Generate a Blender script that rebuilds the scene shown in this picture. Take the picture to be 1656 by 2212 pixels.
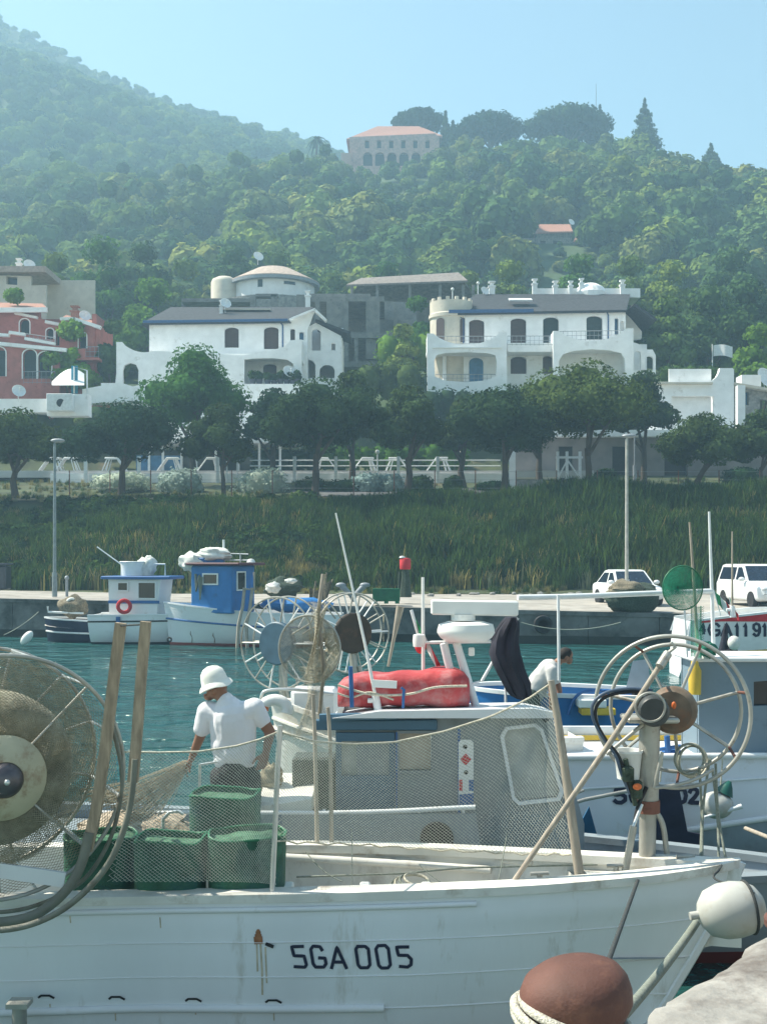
import bpy, bmesh, math, random
import numpy as np
from mathutils import Vector as V, Matrix, geometry, noise
for o in list(bpy.data.objects): bpy.data.objects.remove(o)
S = bpy.context.scene
COL = S.collection
R = math.radians

# ---------------------------------------------------------------- camera
F, HC, HZ = 2500.0, 3.1, 1210.0        # focal length and horizon row for a 1656 x 2212 frame, eye height
cam_d = bpy.data.cameras.new('camera'); cam = bpy.data.objects.new('camera', cam_d); COL.objects.link(cam)
cam.location = (0, 0, HC); cam.rotation_euler = (R(90), 0, 0)
cam_d.sensor_fit = 'HORIZONTAL'; cam_d.sensor_width = 36; cam_d.lens = 36*F/1656
cam_d.shift_y = (HZ-1106)/1656
cam_d.clip_start = .1; cam_d.clip_end = 5000
S.camera = cam
# ---------------------------------------------------------------- sky, sun, exposure
SUN_AZ, SUN_EL = R(-74), R(52)
w = bpy.data.worlds.new('World'); S.world = w; w.use_nodes = True
nt = w.node_tree
sky = nt.nodes.new('ShaderNodeTexSky'); sky.sky_type = 'NISHITA'; sky.sun_disc = False
sky.sun_elevation = SUN_EL; sky.sun_rotation = SUN_AZ
sky.altitude = 0; sky.air_density = 1.0; sky.dust_density = .4; sky.ozone_density = .8
bg = nt.nodes['Background']; bg.inputs['Strength'].default_value = .084
tint = nt.nodes.new('ShaderNodeMix'); tint.data_type = 'RGBA'; tint.blend_type = 'MULTIPLY'; tint.inputs['Factor'].default_value = 1; tint.inputs['B'].default_value = (1.0, 1.01, .84, 1)   # greenish cast of the whole sky
nt.links.new(sky.outputs[0], tint.inputs['A']); nt.links.new(tint.outputs['Result'], bg.inputs[0])
sd = bpy.data.lights.new('sun', 'SUN'); sd.energy = 4.3; sd.angle = R(.53); sd.color = (1, .94, .80)
so = bpy.data.objects.new('sun', sd); COL.objects.link(so)
sdir = V((math.sin(SUN_AZ)*math.cos(SUN_EL), math.cos(SUN_AZ)*math.cos(SUN_EL), math.sin(SUN_EL)))
so.rotation_euler = sdir.to_track_quat('Z', 'Y').to_euler(); so.location = (0, 0, 60)
S.view_settings.view_transform = 'Standard'; S.view_settings.look = 'None'
S.view_settings.exposure = 1.32; S.view_settings.gamma = 1
try: S.cycles.volume_bounces = 1; S.cycles.max_bounces = 8; S.cycles.transparent_max_bounces = 16
except Exception: pass

# ---------------------------------------------------------------- helpers
def P(u, v, Y): return V(((u-828)*Y/F, Y, HC-(v-HZ)*Y/F))
def PX(u, Y): return (u-828)*Y/F
def PZ(v, Y): return HC-(v-HZ)*Y/F

def tag(o, label=None, cat=None, group=None, kind=None):
    if label: o['label'] = label
    if cat: o['category'] = cat
    if group: o['group'] = group
    if kind: o['kind'] = kind
    return o
def thing(name, label, cat, loc=(0, 0, 0), rz=0, group=None):
    o = bpy.data.objects.new(name, None); COL.objects.link(o)
    o.location = loc; o.rotation_euler = (0, 0, rz); o.empty_display_size = .2
    return tag(o, label, cat, group)
_kids = {}
def kids(o): return _kids.get(o.name, [])
def setpar(o, p):
    o.parent = p; _kids.setdefault(p.name, []).append(o)
def dup(o, loc=None, rz=None, label=None, group=None, parent=None, scale=None):
    c = o.copy(); COL.objects.link(c)
    if loc is not None: c.location = loc
    if rz is not None: c.rotation_euler = (0, 0, rz)
    if scale is not None: c.scale = scale if hasattr(scale, '__len__') else (scale,)*3
    if label: c['label'] = label
    if group: c['group'] = group
    if parent is not None: setpar(c, parent)
    for ch in kids(o): dup(ch, parent=c)
    return c
def rootloc(o):
    while o.parent is not None: o = o.parent
    return o.location

def frame(o, ux, uy):
    ux = V(ux).normalized(); uy = V(uy); uy = (uy-ux*uy.dot(ux)).normalized(); uz = ux.cross(uy)
    return Matrix(((ux.x, uy.x, uz.x, o[0]), (ux.y, uy.y, uz.y, o[1]), (ux.z, uy.z, uz.z, o[2]), (0, 0, 0, 1)))

class MB:
    def __init__(s): s.v = []; s.f = []; s.m = None; s.mi = []; s.cur = 0
    def _t(s, p):
        p = V(p); return s.m @ p if s.m else p
    def add(s, vs, fs):
        b = len(s.v); s.v += [tuple(s._t(p)) for p in vs]; s.f += [tuple(b+i for i in f) for f in fs]
        s.mi += [s.cur]*len(fs); return s
    def box(s, c, d, rz=0, rot=None, ch=0.0, taper=1.0):
        hx, hy, hz = d[0]/2, d[1]/2, d[2]/2
        m = rot.to_4x4() if rot is not None else Matrix.Rotation(rz, 4, 'Z')
        c = V(c)
        if ch <= 0:
            vs = [c+m @ V((x*(taper if z > 0 else 1), y*(taper if z > 0 else 1), z)) for z in (-hz, hz) for x, y in ((-hx, -hy), (hx, -hy), (hx, hy), (-hx, hy))]
            return s.add(vs, [(3, 2, 1, 0), (4, 5, 6, 7), (0, 1, 5, 4), (1, 2, 6, 5), (2, 3, 7, 6), (3, 0, 4, 7)])
        ch = min(ch, hx*.9, hy*.9, hz*.9)
        def ring(a, b, z, k):
            return [V((x, y, z)) for x, y in ((-a+k, -b), (a-k, -b), (a, -b+k), (a, b-k), (a-k, b), (-a+k, b), (-a, b-k), (-a, -b+k))]
        rs = ring(hx-ch, hy-ch, -hz, ch*.4)+ring(hx, hy, -hz+ch, ch)+ring(hx, hy, hz-ch, ch)+ring(hx-ch, hy-ch, hz, ch*.4)
        vs = [c+m @ p for p in rs]; fs = [tuple(range(7, -1, -1)), tuple(range(24, 32))]
        for k in range(3):
            for i in range(8): fs.append((k*8+i, k*8+(i+1) % 8, k*8+8+(i+1) % 8, k*8+8+i))
        return s.add(vs, fs)
    def beam(s, a, b, w, h, up=(0, 0, 1)):
        a, b = V(a), V(b); d = b-a; x = d.normalized(); up = V(up)
        if abs(x.dot(up)) > .99: up = V((0, 1, 0))
        y = up.cross(x).normalized(); z = x.cross(y)
        rot = Matrix((x, y, z)).transposed()
        return s.box((a+b)/2, (d.length, w, h), rot=rot)
    def tube(s, pts, r, n=8, closed=False, caps=True):
        pts = [V(p) for p in pts]; k = len(pts)
        rs = list(r) if hasattr(r, '__len__') else [r]*k
        vs, fs = [], []; up = None
        for i, p in enumerate(pts):
            if closed: t = pts[(i+1) % k]-pts[i-1]
            else: t = pts[min(i+1, k-1)]-pts[max(i-1, 0)]
            if t.length < 1e-9: t = V((0, 0, 1))
            t.normalize()
            if up is None: up = V((0, 0, 1)) if abs(t.z) < .9 else V((1, 0, 0))
            x = up-t*up.dot(t)
            if x.length < 1e-6: x = V((0, 1, 0))-t*t.y
            x.normalize(); y = t.cross(x); up = x
            for j in range(n):
                a = 2*math.pi*j/n; vs.append(p+(x*math.cos(a)+y*math.sin(a))*rs[i])
        for i in range(k if closed else k-1):
            a, b = i*n, ((i+1) % k)*n
            for j in range(n): fs.append((a+j, a+(j+1) % n, b+(j+1) % n, b+j))
        if caps and not closed: fs += [tuple(range(n-1, -1, -1)), tuple((k-1)*n+j for j in range(n))]
        return s.add(vs, fs)
    def cyl(s, a, b, r, r2=None, n=14): return s.tube([a, b], [r, r if r2 is None else r2], n)
    def ring(s, c, ax, R_, r, n=40, m=8, ell=1.0):
        ax = V(ax).normalized(); x = ax.orthogonal().normalized()
        if abs(ax.z) < .95: x = V((0, 0, 1)); x = (x-ax*x.dot(ax)).normalized()
        y = ax.cross(x)
        return s.tube([V(c)+x*math.cos(2*math.pi*i/n)*R_+y*math.sin(2*math.pi*i/n)*R_*ell for i in range(n)], r, m, True)
    def lathe(s, prof, c=(0, 0, 0), ax=(0, 0, 1), n=28, sx=1, sy=1):
        ax = V(ax).normalized(); x = V((1, 0, 0)) if abs(ax.x) < .9 else V((0, 1, 0))
        x = (x-ax*x.dot(ax)).normalized(); y = ax.cross(x); c = V(c); vs, fs = [], []
        for r, z in prof:
            for j in range(n):
                a = 2*math.pi*j/n; vs.append(c+ax*z+x*math.cos(a)*r*sx+y*math.sin(a)*r*sy)
        for i in range(len(prof)-1):
            for j in range(n): fs.append((i*n+j, i*n+(j+1) % n, (i+1)*n+(j+1) % n, (i+1)*n+j))
        if prof[0][0] > 1e-5: fs.append(tuple(range(n-1, -1, -1)))
        if prof[-1][0] > 1e-5: fs.append(tuple((len(prof)-1)*n+j for j in range(n)))
        return s.add(vs, fs)
    def ball(s, c, r, n=16, m=10, rot=None, nz=0, seed=0):
        c = V(c); r = V(r) if hasattr(r, '__len__') else V((r, r, r)); vs = []
        for i in range(m+1):
            th = math.pi*i/m
            for j in range(n):
                a = 2*math.pi*j/n; p = V((math.sin(th)*math.cos(a), math.sin(th)*math.sin(a), math.cos(th)))
                if nz: p = p*(1+nz*noise.noise(p*2+V((seed, seed*2, 0)))+nz*.5*noise.noise(p*5+V((seed, 0, 1))))
                p = V((p.x*r.x, p.y*r.y, p.z*r.z)); vs.append(c+(rot @ p if rot else p))
        fs = [(i*n+j, (i+1)*n+j, (i+1)*n+(j+1) % n, i*n+(j+1) % n) for i in range(m) for j in range(n)]
        return s.add(vs, fs)
    def prism(s, loops, fr, th, front_only=False):
        """outline with holes in the frame's xy plane, extruded along its z from 0 to th"""
        loops = [[V((p[0], p[1], 0)) for p in l] for l in loops]
        tri = geometry.tessellate_polygon(loops)
        flat = [p for l in loops for p in l]; n = len(flat)
        vs = [fr @ p for p in flat]+[fr @ (p+V((0, 0, th))) for p in flat]
        fs = []
        for a, b, c in tri:
            if geometry.area_tri(flat[a], flat[b], flat[c]) < 1e-10: continue
            if (flat[b]-flat[a]).cross(flat[c]-flat[a]).z < 0: b, c = c, b
            fs += [(c, b, a), (a+n, b+n, c+n)]
        k = 0
        for li, l in enumerate(loops):
            m = len(l); ar = sum(l[i].x*l[(i+1) % m].y-l[(i+1) % m].x*l[i].y for i in range(m))
            for i in range(m):
                a, b = k+i, k+(i+1) % m
                q = (a, b, b+n, a+n)
                if (ar < 0) != (li > 0): q = q[::-1]
                fs.append(q)
            k += m
        return s.add(vs, fs)
    def grid(s, fn, nu, nv, flip=False):
        vs = [fn(i/nu, j/nv) for i in range(nu+1) for j in range(nv+1)]
        fs = [(i*(nv+1)+j, (i+1)*(nv+1)+j, (i+1)*(nv+1)+j+1, i*(nv+1)+j+1) for i in range(nu) for j in range(nv)]
        if flip: fs = [f[::-1] for f in fs]
        return s.add(vs, fs)
    def build(s, name, mat, parent=None, smooth=35, local=False, par_off=None):
        me = bpy.data.meshes.new(name)
        vs = s.v
        if parent is not None and not local:
            l = rootloc(parent); vs = [(a-l.x, b-l.y, c-l.z) for a, b, c in vs]
        me.from_pydata(vs, [], s.f)
        ms = mat if isinstance(mat, (list, tuple)) else [mat]
        for q in ms: me.materials.append(q)
        if len(ms) > 1: me.polygons.foreach_set('material_index', s.mi)
        me.validate()
        if smooth:
            me.polygons.foreach_set('use_smooth', [True]*len(me.polygons))
            try: me.set_sharp_from_angle(angle=R(smooth))
            except Exception: pass
        me.update()
        o = bpy.data.objects.new(name, me); COL.objects.link(o)
        if parent is not None: setpar(o, parent)
        return o
    def solo(s, name, mat, label, cat, loc=None, group=None, smooth=35, kind=None):
        """a thing that is one mesh; its origin goes to its lowest middle"""
        if loc is None:
            a = np.array(s.v); lo, hi = a.min(0), a.max(0); loc = ((lo[0]+hi[0])/2, (lo[1]+hi[1])/2, lo[2])
        s.v = [(a-loc[0], b-loc[1], c-loc[2]) for a, b, c in s.v]
        o = s.build(name, mat, None, smooth); o.location = loc
        return tag(o, label, cat, group, kind)

def arch(x0, x1, z0, z1, rise, n=8):
    """opening outline, flat sill, arched head"""
    c = (x0+x1)/2; h = (x1-x0)/2
    pts = [(x0, z0), (x1, z0)]
    for i in range(n+1):
        a = math.pi*i/n; pts.append((c+h*math.cos(a), z1-rise+rise*math.sin(a)))
    return pts

# ---------------------------------------------------------------- materials
def nodes(name):
    m = bpy.data.materials.new(name); m.use_nodes = True
    t = m.node_tree; return m, t, t.nodes['Principled BSDF'], t.nodes['Material Output']
def mat(name, c, rough=.6, var=.18, scale=6., metal=0., bump=0., bscale=40., spec=.4, dirt=None, damt=.0, dscale=3., coord='Object', stretch=(1, 1, 1), trans=0., lower=None, zline=0., emit=None, alpha=1.):
    m, t, b, out = nodes(name); L = t.links.new
    tc = t.nodes.new('ShaderNodeTexCoord'); mp = t.nodes.new('ShaderNodeMapping'); mp.inputs['Scale'].default_value = stretch
    L(tc.outputs[coord], mp.inputs[0])
    n = t.nodes.new('ShaderNodeTexNoise'); n.inputs['Scale'].default_value = scale; n.inputs['Detail'].default_value = 6
    L(mp.outputs[0], n.inputs['Vector'])
    mx = t.nodes.new('ShaderNodeMix'); mx.data_type = 'RGBA'
    mx.inputs['A'].default_value = (*[max(0, x*(1-var)) for x in c], 1); mx.inputs['B'].default_value = (*[min(1, x*(1+var)) for x in c], 1)
    mr = t.nodes.new('ShaderNodeMapRange'); mr.inputs[1].default_value = .3; mr.inputs[2].default_value = .7
    L(n.outputs['Fac'], mr.inputs[0]); L(mr.outputs[0], mx.inputs['Factor'])
    col = mx.outputs['Result']
    if lower is not None:
        sp = t.nodes.new('ShaderNodeSeparateXYZ'); L(tc.outputs[coord], sp.inputs[0])
        lt = t.nodes.new('ShaderNodeMath'); lt.operation = 'LESS_THAN'; lt.inputs[1].default_value = zline; L(sp.outputs['Z'], lt.inputs[0])
        m2 = t.nodes.new('ShaderNodeMix'); m2.data_type = 'RGBA'; L(lt.outputs[0], m2.inputs['Factor']); L(col, m2.inputs['A']); m2.inputs['B'].default_value = (*lower, 1)
        col = m2.outputs['Result']
    if dirt is not None:
        n2 = t.nodes.new('ShaderNodeTexNoise'); n2.inputs['Scale'].default_value = dscale; n2.inputs['Detail'].default_value = 9; n2.inputs['Roughness'].default_value = .68
        L(mp.outputs[0], n2.inputs['Vector'])
        r2 = t.nodes.new('ShaderNodeMapRange'); r2.inputs[1].default_value = .66-.3*damt; r2.inputs[2].default_value = .80-.2*damt; L(n2.outputs['Fac'], r2.inputs[0])
        m3 = t.nodes.new('ShaderNodeMix'); m3.data_type = 'RGBA'; L(r2.outputs[0], m3.inputs['Factor']); L(col, m3.inputs['A']); m3.inputs['B'].default_value = (*dirt, 1)
        col = m3.outputs['Result']
    L(col, b.inputs['Base Color'])
    b.inputs['Roughness'].default_value = rough; b.inputs['Metallic'].default_value = metal; b.inputs['Specular IOR Level'].default_value = spec
    if trans: b.inputs['Transmission Weight'].default_value = trans
    if alpha < 1: b.inputs['Alpha'].default_value = alpha
    if emit: b.inputs['Emission Color'].default_value = (*emit[:3], 1); b.inputs['Emission Strength'].default_value = emit[3]
    if bump:
        nb = t.nodes.new('ShaderNodeTexNoise'); nb.inputs['Scale'].default_value = bscale; nb.inputs['Detail'].default_value = 5; L(mp.outputs[0], nb.inputs['Vector'])
        bp = t.nodes.new('ShaderNodeBump'); bp.inputs['Strength'].default_value = bump; bp.inputs['Distance'].default_value = .02; L(nb.outputs['Fac'], bp.inputs['Height']); L(bp.outputs[0], b.inputs['Normal'])
    return m
def leafmat(name, c, var=.35, scale=.5, tr=.35, hue=(1.4, 1.22, .78), lo=(.50, .62, .72)):
    m, t, b, out = nodes(name); L = t.links.new; t.nodes.remove(b)
    tc = t.nodes.new('ShaderNodeTexCoord'); n = t.nodes.new('ShaderNodeTexNoise'); n.inputs['Scale'].default_value = scale; n.inputs['Detail'].default_value = 4
    oi = t.nodes.new('ShaderNodeObjectInfo'); ad = t.nodes.new('ShaderNodeVectorMath'); ad.operation = 'ADD'
    ml = t.nodes.new('ShaderNodeVectorMath'); ml.operation = 'SCALE'; ml.inputs[0].default_value = (37, 91, 53); L(oi.outputs['Random'], ml.inputs['Scale'])
    L(tc.outputs['Object'], ad.inputs[0]); L(ml.outputs[0], ad.inputs[1]); L(ad.outputs[0], n.inputs['Vector'])
    mr = t.nodes.new('ShaderNodeMapRange'); mr.inputs[1].default_value = .3; mr.inputs[2].default_value = .7; L(n.outputs['Fac'], mr.inputs[0])
    mx = t.nodes.new('ShaderNodeMix'); mx.data_type = 'RGBA'; L(mr.outputs[0], mx.inputs['Factor'])
    mx.inputs['A'].default_value = (*[x*(1-var) for x in c], 1); mx.inputs['B'].default_value = (*[x*(1+var) for x in c], 1)
    # each plant its own tone
    m2 = t.nodes.new('ShaderNodeMix'); m2.data_type = 'RGBA'; m2.blend_type = 'MULTIPLY'; m2.inputs['Factor'].default_value = 1
    rp = t.nodes.new('ShaderNodeValToRGB'); rp.color_ramp.elements[0].color = (*lo, 1); rp.color_ramp.elements[1].color = (*hue, 1)
    L(oi.outputs['Random'], rp.inputs[0]); L(mx.outputs['Result'], m2.inputs['A']); L(rp.outputs[0], m2.inputs['B'])
    d = t.nodes.new('ShaderNodeBsdfDiffuse'); tl = t.nodes.new('ShaderNodeBsdfTranslucent'); ms = t.nodes.new('ShaderNodeMixShader'); ms.inputs[0].default_value = tr
    L(m2.outputs['Result'], d.inputs[0]); L(m2.outputs['Result'], tl.inputs[0]); L(d.outputs[0], ms.inputs[1]); L(tl.outputs[0], ms.inputs[2]); L(ms.outputs[0], out.inputs[0])
    return m

rng = np.random.default_rng(7)
def np_mesh(name, verts, quads, mats, mi=None):
    me = bpy.data.meshes.new(name); n = len(quads)
    me.vertices.add(len(verts)); me.vertices.foreach_set('co', np.asarray(verts, 'f').ravel())
    me.loops.add(n*4); me.loops.foreach_set('vertex_index', np.asarray(quads, 'i').ravel())
    me.polygons.add(n); me.polygons.foreach_set('loop_start', np.arange(0, n*4, 4, dtype='i'))
    for m in mats: me.materials.append(m)
    if mi is not None: me.polygons.foreach_set('material_index', np.asarray(mi, 'i'))
    me.update(calc_edges=True); me.validate(); return me
def leaf_quads(c, nrm, size, rg):
    """quads at points c, facing nrm, edge size"""
    n = len(c); up = rg.normal(size=(n, 3)); x = np.cross(up, nrm); x /= np.linalg.norm(x, axis=1)[:, None]+1e-9; y = np.cross(nrm, x)
    s = size[:, None]*.5; a = x*s; b = y*s*(.6+.5*rg.random((n, 1)))
    bend = nrm*s*.35
    vs = np.stack([c-a-b, c+a-b*.6+bend, c+a+b, c-a+b*.7-bend], 1).reshape(-1, 3)
    return vs, np.arange(4*n).reshape(n, 4)
def crown_geo(lobes, per, size, rg, core=.8, rnd=.55):
    """clumped leaf crown from lobes [(centre, radius)], returns verts, quads"""
    V_, Q_ = [], []; off = 0
    for c, r in lobes:
        c = np.array(c, float); r = np.array(r if hasattr(r, '__len__') else (r, r, r), float)
        d = rg.normal(size=(per, 3)); d /= np.linalg.norm(d, axis=1)[:, None]
        bumpy = 1+.13*np.sin(d[:, 0]*5+c[0]*3)*np.sin(d[:, 1]*6+c[1])+.1*np.sin(d[:, 2]*7+d[:, 0]*4)
        rad = (bumpy*(.86+.22*rg.random(per)))[:, None]
        p = c+d*r*rad
        nn = d*1.1+rg.normal(size=(per, 3))*rnd; nn[:, 2] += .25; nn /= np.linalg.norm(nn, axis=1)[:, None]
        v, q = leaf_quads(p, nn, size*(.6+.8*rg.random(per)), rg)
        V_.append(v); Q_.append(q+off); off += len(v)
        # inner mass so that the clump is opaque
        m, k = 6, 9
        cc = []
        for i in range(m+1):
            th = math.pi*i/m
            for j in range(k):
                a = 2*math.pi*j/k; e = np.array((math.sin(th)*math.cos(a), math.sin(th)*math.sin(a), math.cos(th)))
                cc.append(c+e*r*core*(1+.15*math.sin(e[0]*5+e[1]*7)))
        V_.append(np.array(cc)); Q_.append(np.array([(off+i*k+j, off+(i+1)*k+j, off+(i+1)*k+(j+1) % k, off+i*k+(j+1) % k) for i in range(m) for j in range(k)])); off += len(cc)
    return np.concatenate(V_), np.concatenate(Q_)
def rand_lobes(rg, n, w, h, r0, r1, zc=0.):
    out = []
    for i in range(n):
        a = rg.random()*6.283; q = math.sqrt(rg.random())*w; t = rg.random()
        z = zc+h*(t*(1-.55*(q/w)**2)); r = r0+(r1-r0)*rg.random()
        out.append(((q*math.cos(a), q*math.sin(a), z), (r, r, r*(.75+.2*rg.random()))))
    return out

SRC = bpy.data.collections.new('scatter_sources')          # only the sources of scattered stuff; not linked to the scene
def source(me, k):
    c = k if isinstance(k, bpy.types.Collection) else SRC
    o = bpy.data.objects.new(me.name, me); c.objects.link(o); return o
def scatter(name, pts, rot, scl, idx, coll, label=None, cat=None, tilt=None):
    me = bpy.data.meshes.new(name); me.vertices.add(len(pts)); me.vertices.foreach_set('co', np.asarray(pts, 'f').ravel())
    for an, d in (('rot', rot), ('scl', scl)):
        a = me.attributes.new(an, 'FLOAT', 'POINT'); a.data.foreach_set('value', np.asarray(d, 'f'))
    a = me.attributes.new('pick', 'INT', 'POINT'); a.data.foreach_set('value', np.asarray(idx, 'i'))
    o = bpy.data.objects.new(name, me); COL.objects.link(o); tag(o, label, cat, None, 'stuff')
    g = bpy.data.node_groups.new(name, 'GeometryNodeTree')
    g.interface.new_socket('Geometry', in_out='INPUT', socket_type='NodeSocketGeometry'); g.interface.new_socket('Geometry', in_out='OUTPUT', socket_type='NodeSocketGeometry')
    N = g.nodes.new; L = g.links.new
    gi, go = N('NodeGroupInput'), N('NodeGroupOutput'); ip = N('GeometryNodeInstanceOnPoints'); ci = N('GeometryNodeCollectionInfo')
    ci.inputs[0].default_value = coll; ci.inputs['Separate Children'].default_value = True; ci.inputs['Reset Children'].default_value = True
    def attr(nm, ty):
        n = N('GeometryNodeInputNamedAttribute'); n.data_type = ty; n.inputs['Name'].default_value = nm; return n.outputs[0]
    L(gi.outputs[0], ip.inputs['Points']); L(ci.outputs[0], ip.inputs['Instance']); ip.inputs['Pick Instance'].default_value = True
    L(attr('pick', 'INT'), ip.inputs['Instance Index'])
    cx = N('ShaderNodeCombineXYZ'); L(attr('rot', 'FLOAT'), cx.inputs[2]); L(cx.outputs[0], ip.inputs['Rotation'])
    L(attr('scl', 'FLOAT'), ip.inputs['Scale']); L(ip.outputs[0], go.inputs[0])
    md = o.modifiers.new('scatter', 'NODES'); md.node_group = g
    return o
def coll(name): return bpy.data.collections.new(name)
# ================================================================ SETTING: ground, water, quays, hills, woods
def lerp_tab(tab, x):
    if x <= tab[0][0]: return tab[0][1]
    for (a, p), (b, q) in zip(tab, tab[1:]):
        if x <= b: return p+(q-p)*(x-a)/(b-a)
    return tab[-1][1]
HILL = [(57, 1.45), (59.5, 1.7), (62, 3.0), (68, 6.3), (69.5, 6.75), (72, 7.0), (79, 8.0), (84, 8.9), (92, 10.2), (97, 14.), (104, 17.5), (130, 25), (160, 37.5), (200, 59), (250, 86), (282, 99), (300, 100)]
RIDGE_V = [(-400, 395), (0, 430), (400, 425), (700, 395), (850, 368), (960, 360), (1150, 350), (1350, 352), (1500, 400), (1656, 420), (2100, 470)]
MTN_V = [(-500, -240), (0, 48), (100, 96), (200, 152), (300, 200), (400, 236), (500, 268), (600, 296), (700, 318), (760, 345), (850, 420), (1000, 470), (2200, 560)]
MY = 470.
def ground_z(x, y):
    u = 828+x*F/max(y, 1)
    if y <= 282:
        z = lerp_tab(HILL, y)
        if y < 69: z += (min(max((u-900)/1500, -.6), .6))*.9*min(1, max(0, (y-58)/8))
        zr = PZ(lerp_tab(RIDGE_V, u), 282)
        if y > 104: z += (zr-99)*((y-104)/178)**1.3
        if y > 110: z += 2.2*noise.noise(V((x*.02, y*.02, 3)))*min(1, (y-110)/40)
        return z
    zr = PZ(lerp_tab(RIDGE_V, u), 282); zm = PZ(max(0, lerp_tab(MTN_V, u)), MY)
    if y <= MY:
        t = (y-282)/(MY-282); z = zr+(zm-zr)*t
        # a lower shoulder in front of the mountain's ridge
        sh = max(0, 1-abs(t-.42)/.3)*12*max(0, min(1, (560-u)/500))
        z += sh-8*math.sin(t*math.pi)*max(0, min(1, (u-500)/300)) + 6*noise.noise(V((x*.01, y*.01, 9)))*math.sin(min(1, t)*math.pi)
        return z
    return zm-(y-MY)*.35

m_soil = mat('hill_soil', (.05, .085, .03), .95, .3, .2)
m_scrub = mat('scrub_ground', (.05, .065, .025), .95, .45, .6, dirt=(.16, .12, .07), damt=.35, dscale=.4)
mb = MB(); ys = list(np.linspace(57, 110, 60))+list(np.linspace(114, 300, 48))+list(np.linspace(306, MY, 50))+[490, 560, 700]
nx = 90
def tp(i, j):
    y = ys[i]; u = -900+ (3600*j/nx)
    if y <= 110: x = -70+140*j/nx
    else:
        x = (u-828)*y/F
        k = min(1, (y-110)/60); x = x*k+(-70+140*j/nx)*(1-k)*1.0
    return (x, y, ground_z(x, y))
mb.add([tp(i, j) for i in range(len(ys)) for j in range(nx+1)], [(i*(nx+1)+j, i*(nx+1)+j+1, (i+1)*(nx+1)+j+1, (i+1)*(nx+1)+j) for i in range(len(ys)-1) for j in range(nx)])
o = mb.build('hillside', [m_scrub, m_soil], smooth=60); tag(o, kind='structure')
o.data.polygons.foreach_set('material_index', [0 if ys[k//nx] < 100 else 1 for k in range(len(o.data.polygons))])

# ---- far quay: sloping edge
def quay_edge(x):  # (y, z top)
    return 43.9-.214*x*.9, 1.33-.0145*x
m_conc = mat('quay_concrete', (.36, .33, .29), .9, .2, 1.2, dirt=(.18, .16, .13), damt=.45, dscale=.8, bump=.3, bscale=6)
m_wall = mat('quay_wall_concrete', (.15, .155, .15), .9, .35, 1.0, dirt=(.035, .045, .04), damt=.7, dscale=.9, bump=.5, bscale=5, lower=(.03, .035, .03), zline=.3)
mb = MB(); xs = np.linspace(-75, 75, 61)
top = [];
for x in xs:
    ye, zt = quay_edge(x)
    top.append([(x, ye+.05, zt), (x, ye+.9, zt+.02), (x, ye+6, zt+.12), (x, 57.5, 1.42), (x, 60.2, 1.55)])
vs = [p for r in top for p in r]; n = 5
mb.add(vs, [(i*n+j, (i+1)*n+j, (i+1)*n+j+1, i*n+j+1) for i in range(60) for j in range(n-1)])
tag(mb.build('quay_apron', m_conc, smooth=60), kind='structure')
mb = MB()
for i in range(60):
    x0, x1 = xs[i], xs[i+1]; (ya, za), (yb, zb) = quay_edge(x0), quay_edge(x1)
    g = .012
    mb.add([(x0+g, ya, -1.5), (x1-g, yb, -1.5), (x1-g, yb, zb-.16), (x0+g, ya, za-.16), (x0+g, ya+2, -1.5), (x1-g, yb+2, -1.5), (x1-g, yb+2, zb-.16), (x0+g, ya+2, za-.16)],
           [(0, 1, 2, 3), (4, 0, 3, 7), (1, 5, 6, 2)])
    mb.add([(x0, ya-.06, za-.16), (x1, yb-.06, zb-.16), (x1, yb-.06, zb-.01), (x0, ya-.06, za-.01), (x0, ya+.5, za+.012), (x1, yb+.5, zb+.012), (x0, ya, za-.17), (x1, yb, zb-.17)],
           [(0, 1, 2, 3), (3, 2, 5, 4), (6, 7, 1, 0)])
mb.cur = 0
tag(mb.build('quay_wall', m_wall, smooth=0), 'long grey concrete quay wall across the harbour basin', 'quay wall')
# kerb edge lighter
# ---- water
def water_mat():
    m, t, b, out = nodes('harbour_water'); L = t.links.new
    b.inputs['Base Color'].default_value = (.018, .085, .082, 1); b.inputs['Roughness'].default_value = .06; b.inputs['IOR'].default_value = 1.33; b.inputs['Specular IOR Level'].default_value = .5
    g = t.nodes.new('ShaderNodeNewGeometry'); mp = t.nodes.new('ShaderNodeMapping'); mp.inputs['Scale'].default_value = (.6, 1.0, 1); L(g.outputs['Position'], mp.inputs[0])
    n1 = t.nodes.new('ShaderNodeTexNoise'); n1.inputs['Scale'].default_value = 1.7; n1.inputs['Detail'].default_value = 5; n1.inputs['Distortion'].default_value = .5
    n2 = t.nodes.new('ShaderNodeTexNoise'); n2.inputs['Scale'].default_value = .35; n2.inputs['Detail'].default_value = 2
    L(mp.outputs[0], n1.inputs['Vector']); L(mp.outputs[0], n2.inputs['Vector'])
    mr = t.nodes.new('ShaderNodeMapRange'); mr.inputs[1].default_value = .38; mr.inputs[2].default_value = .62; mr.inputs[3].default_value = .25; L(n2.outputs['Fac'], mr.inputs[0])
    ml = t.nodes.new('ShaderNodeMath'); ml.operation = 'MULTIPLY'; L(n1.outputs['Fac'], ml.inputs[0]); L(mr.outputs[0], ml.inputs[1])
    bp = t.nodes.new('ShaderNodeBump'); bp.inputs['Strength'].default_value = .8; bp.inputs['Distance'].default_value = 1.2; L(ml.outputs[0], bp.inputs['Height']); L(bp.outputs[0], b.inputs['Normal'])
    return m
mb = MB(); mb.add([(-90, .3, 0), (90, .3, 0), (90, 58, 0), (-90, 58, 0)], [(0, 1, 2, 3)])
tag(mb.build('water', water_mat(), smooth=0), kind='structure')

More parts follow.
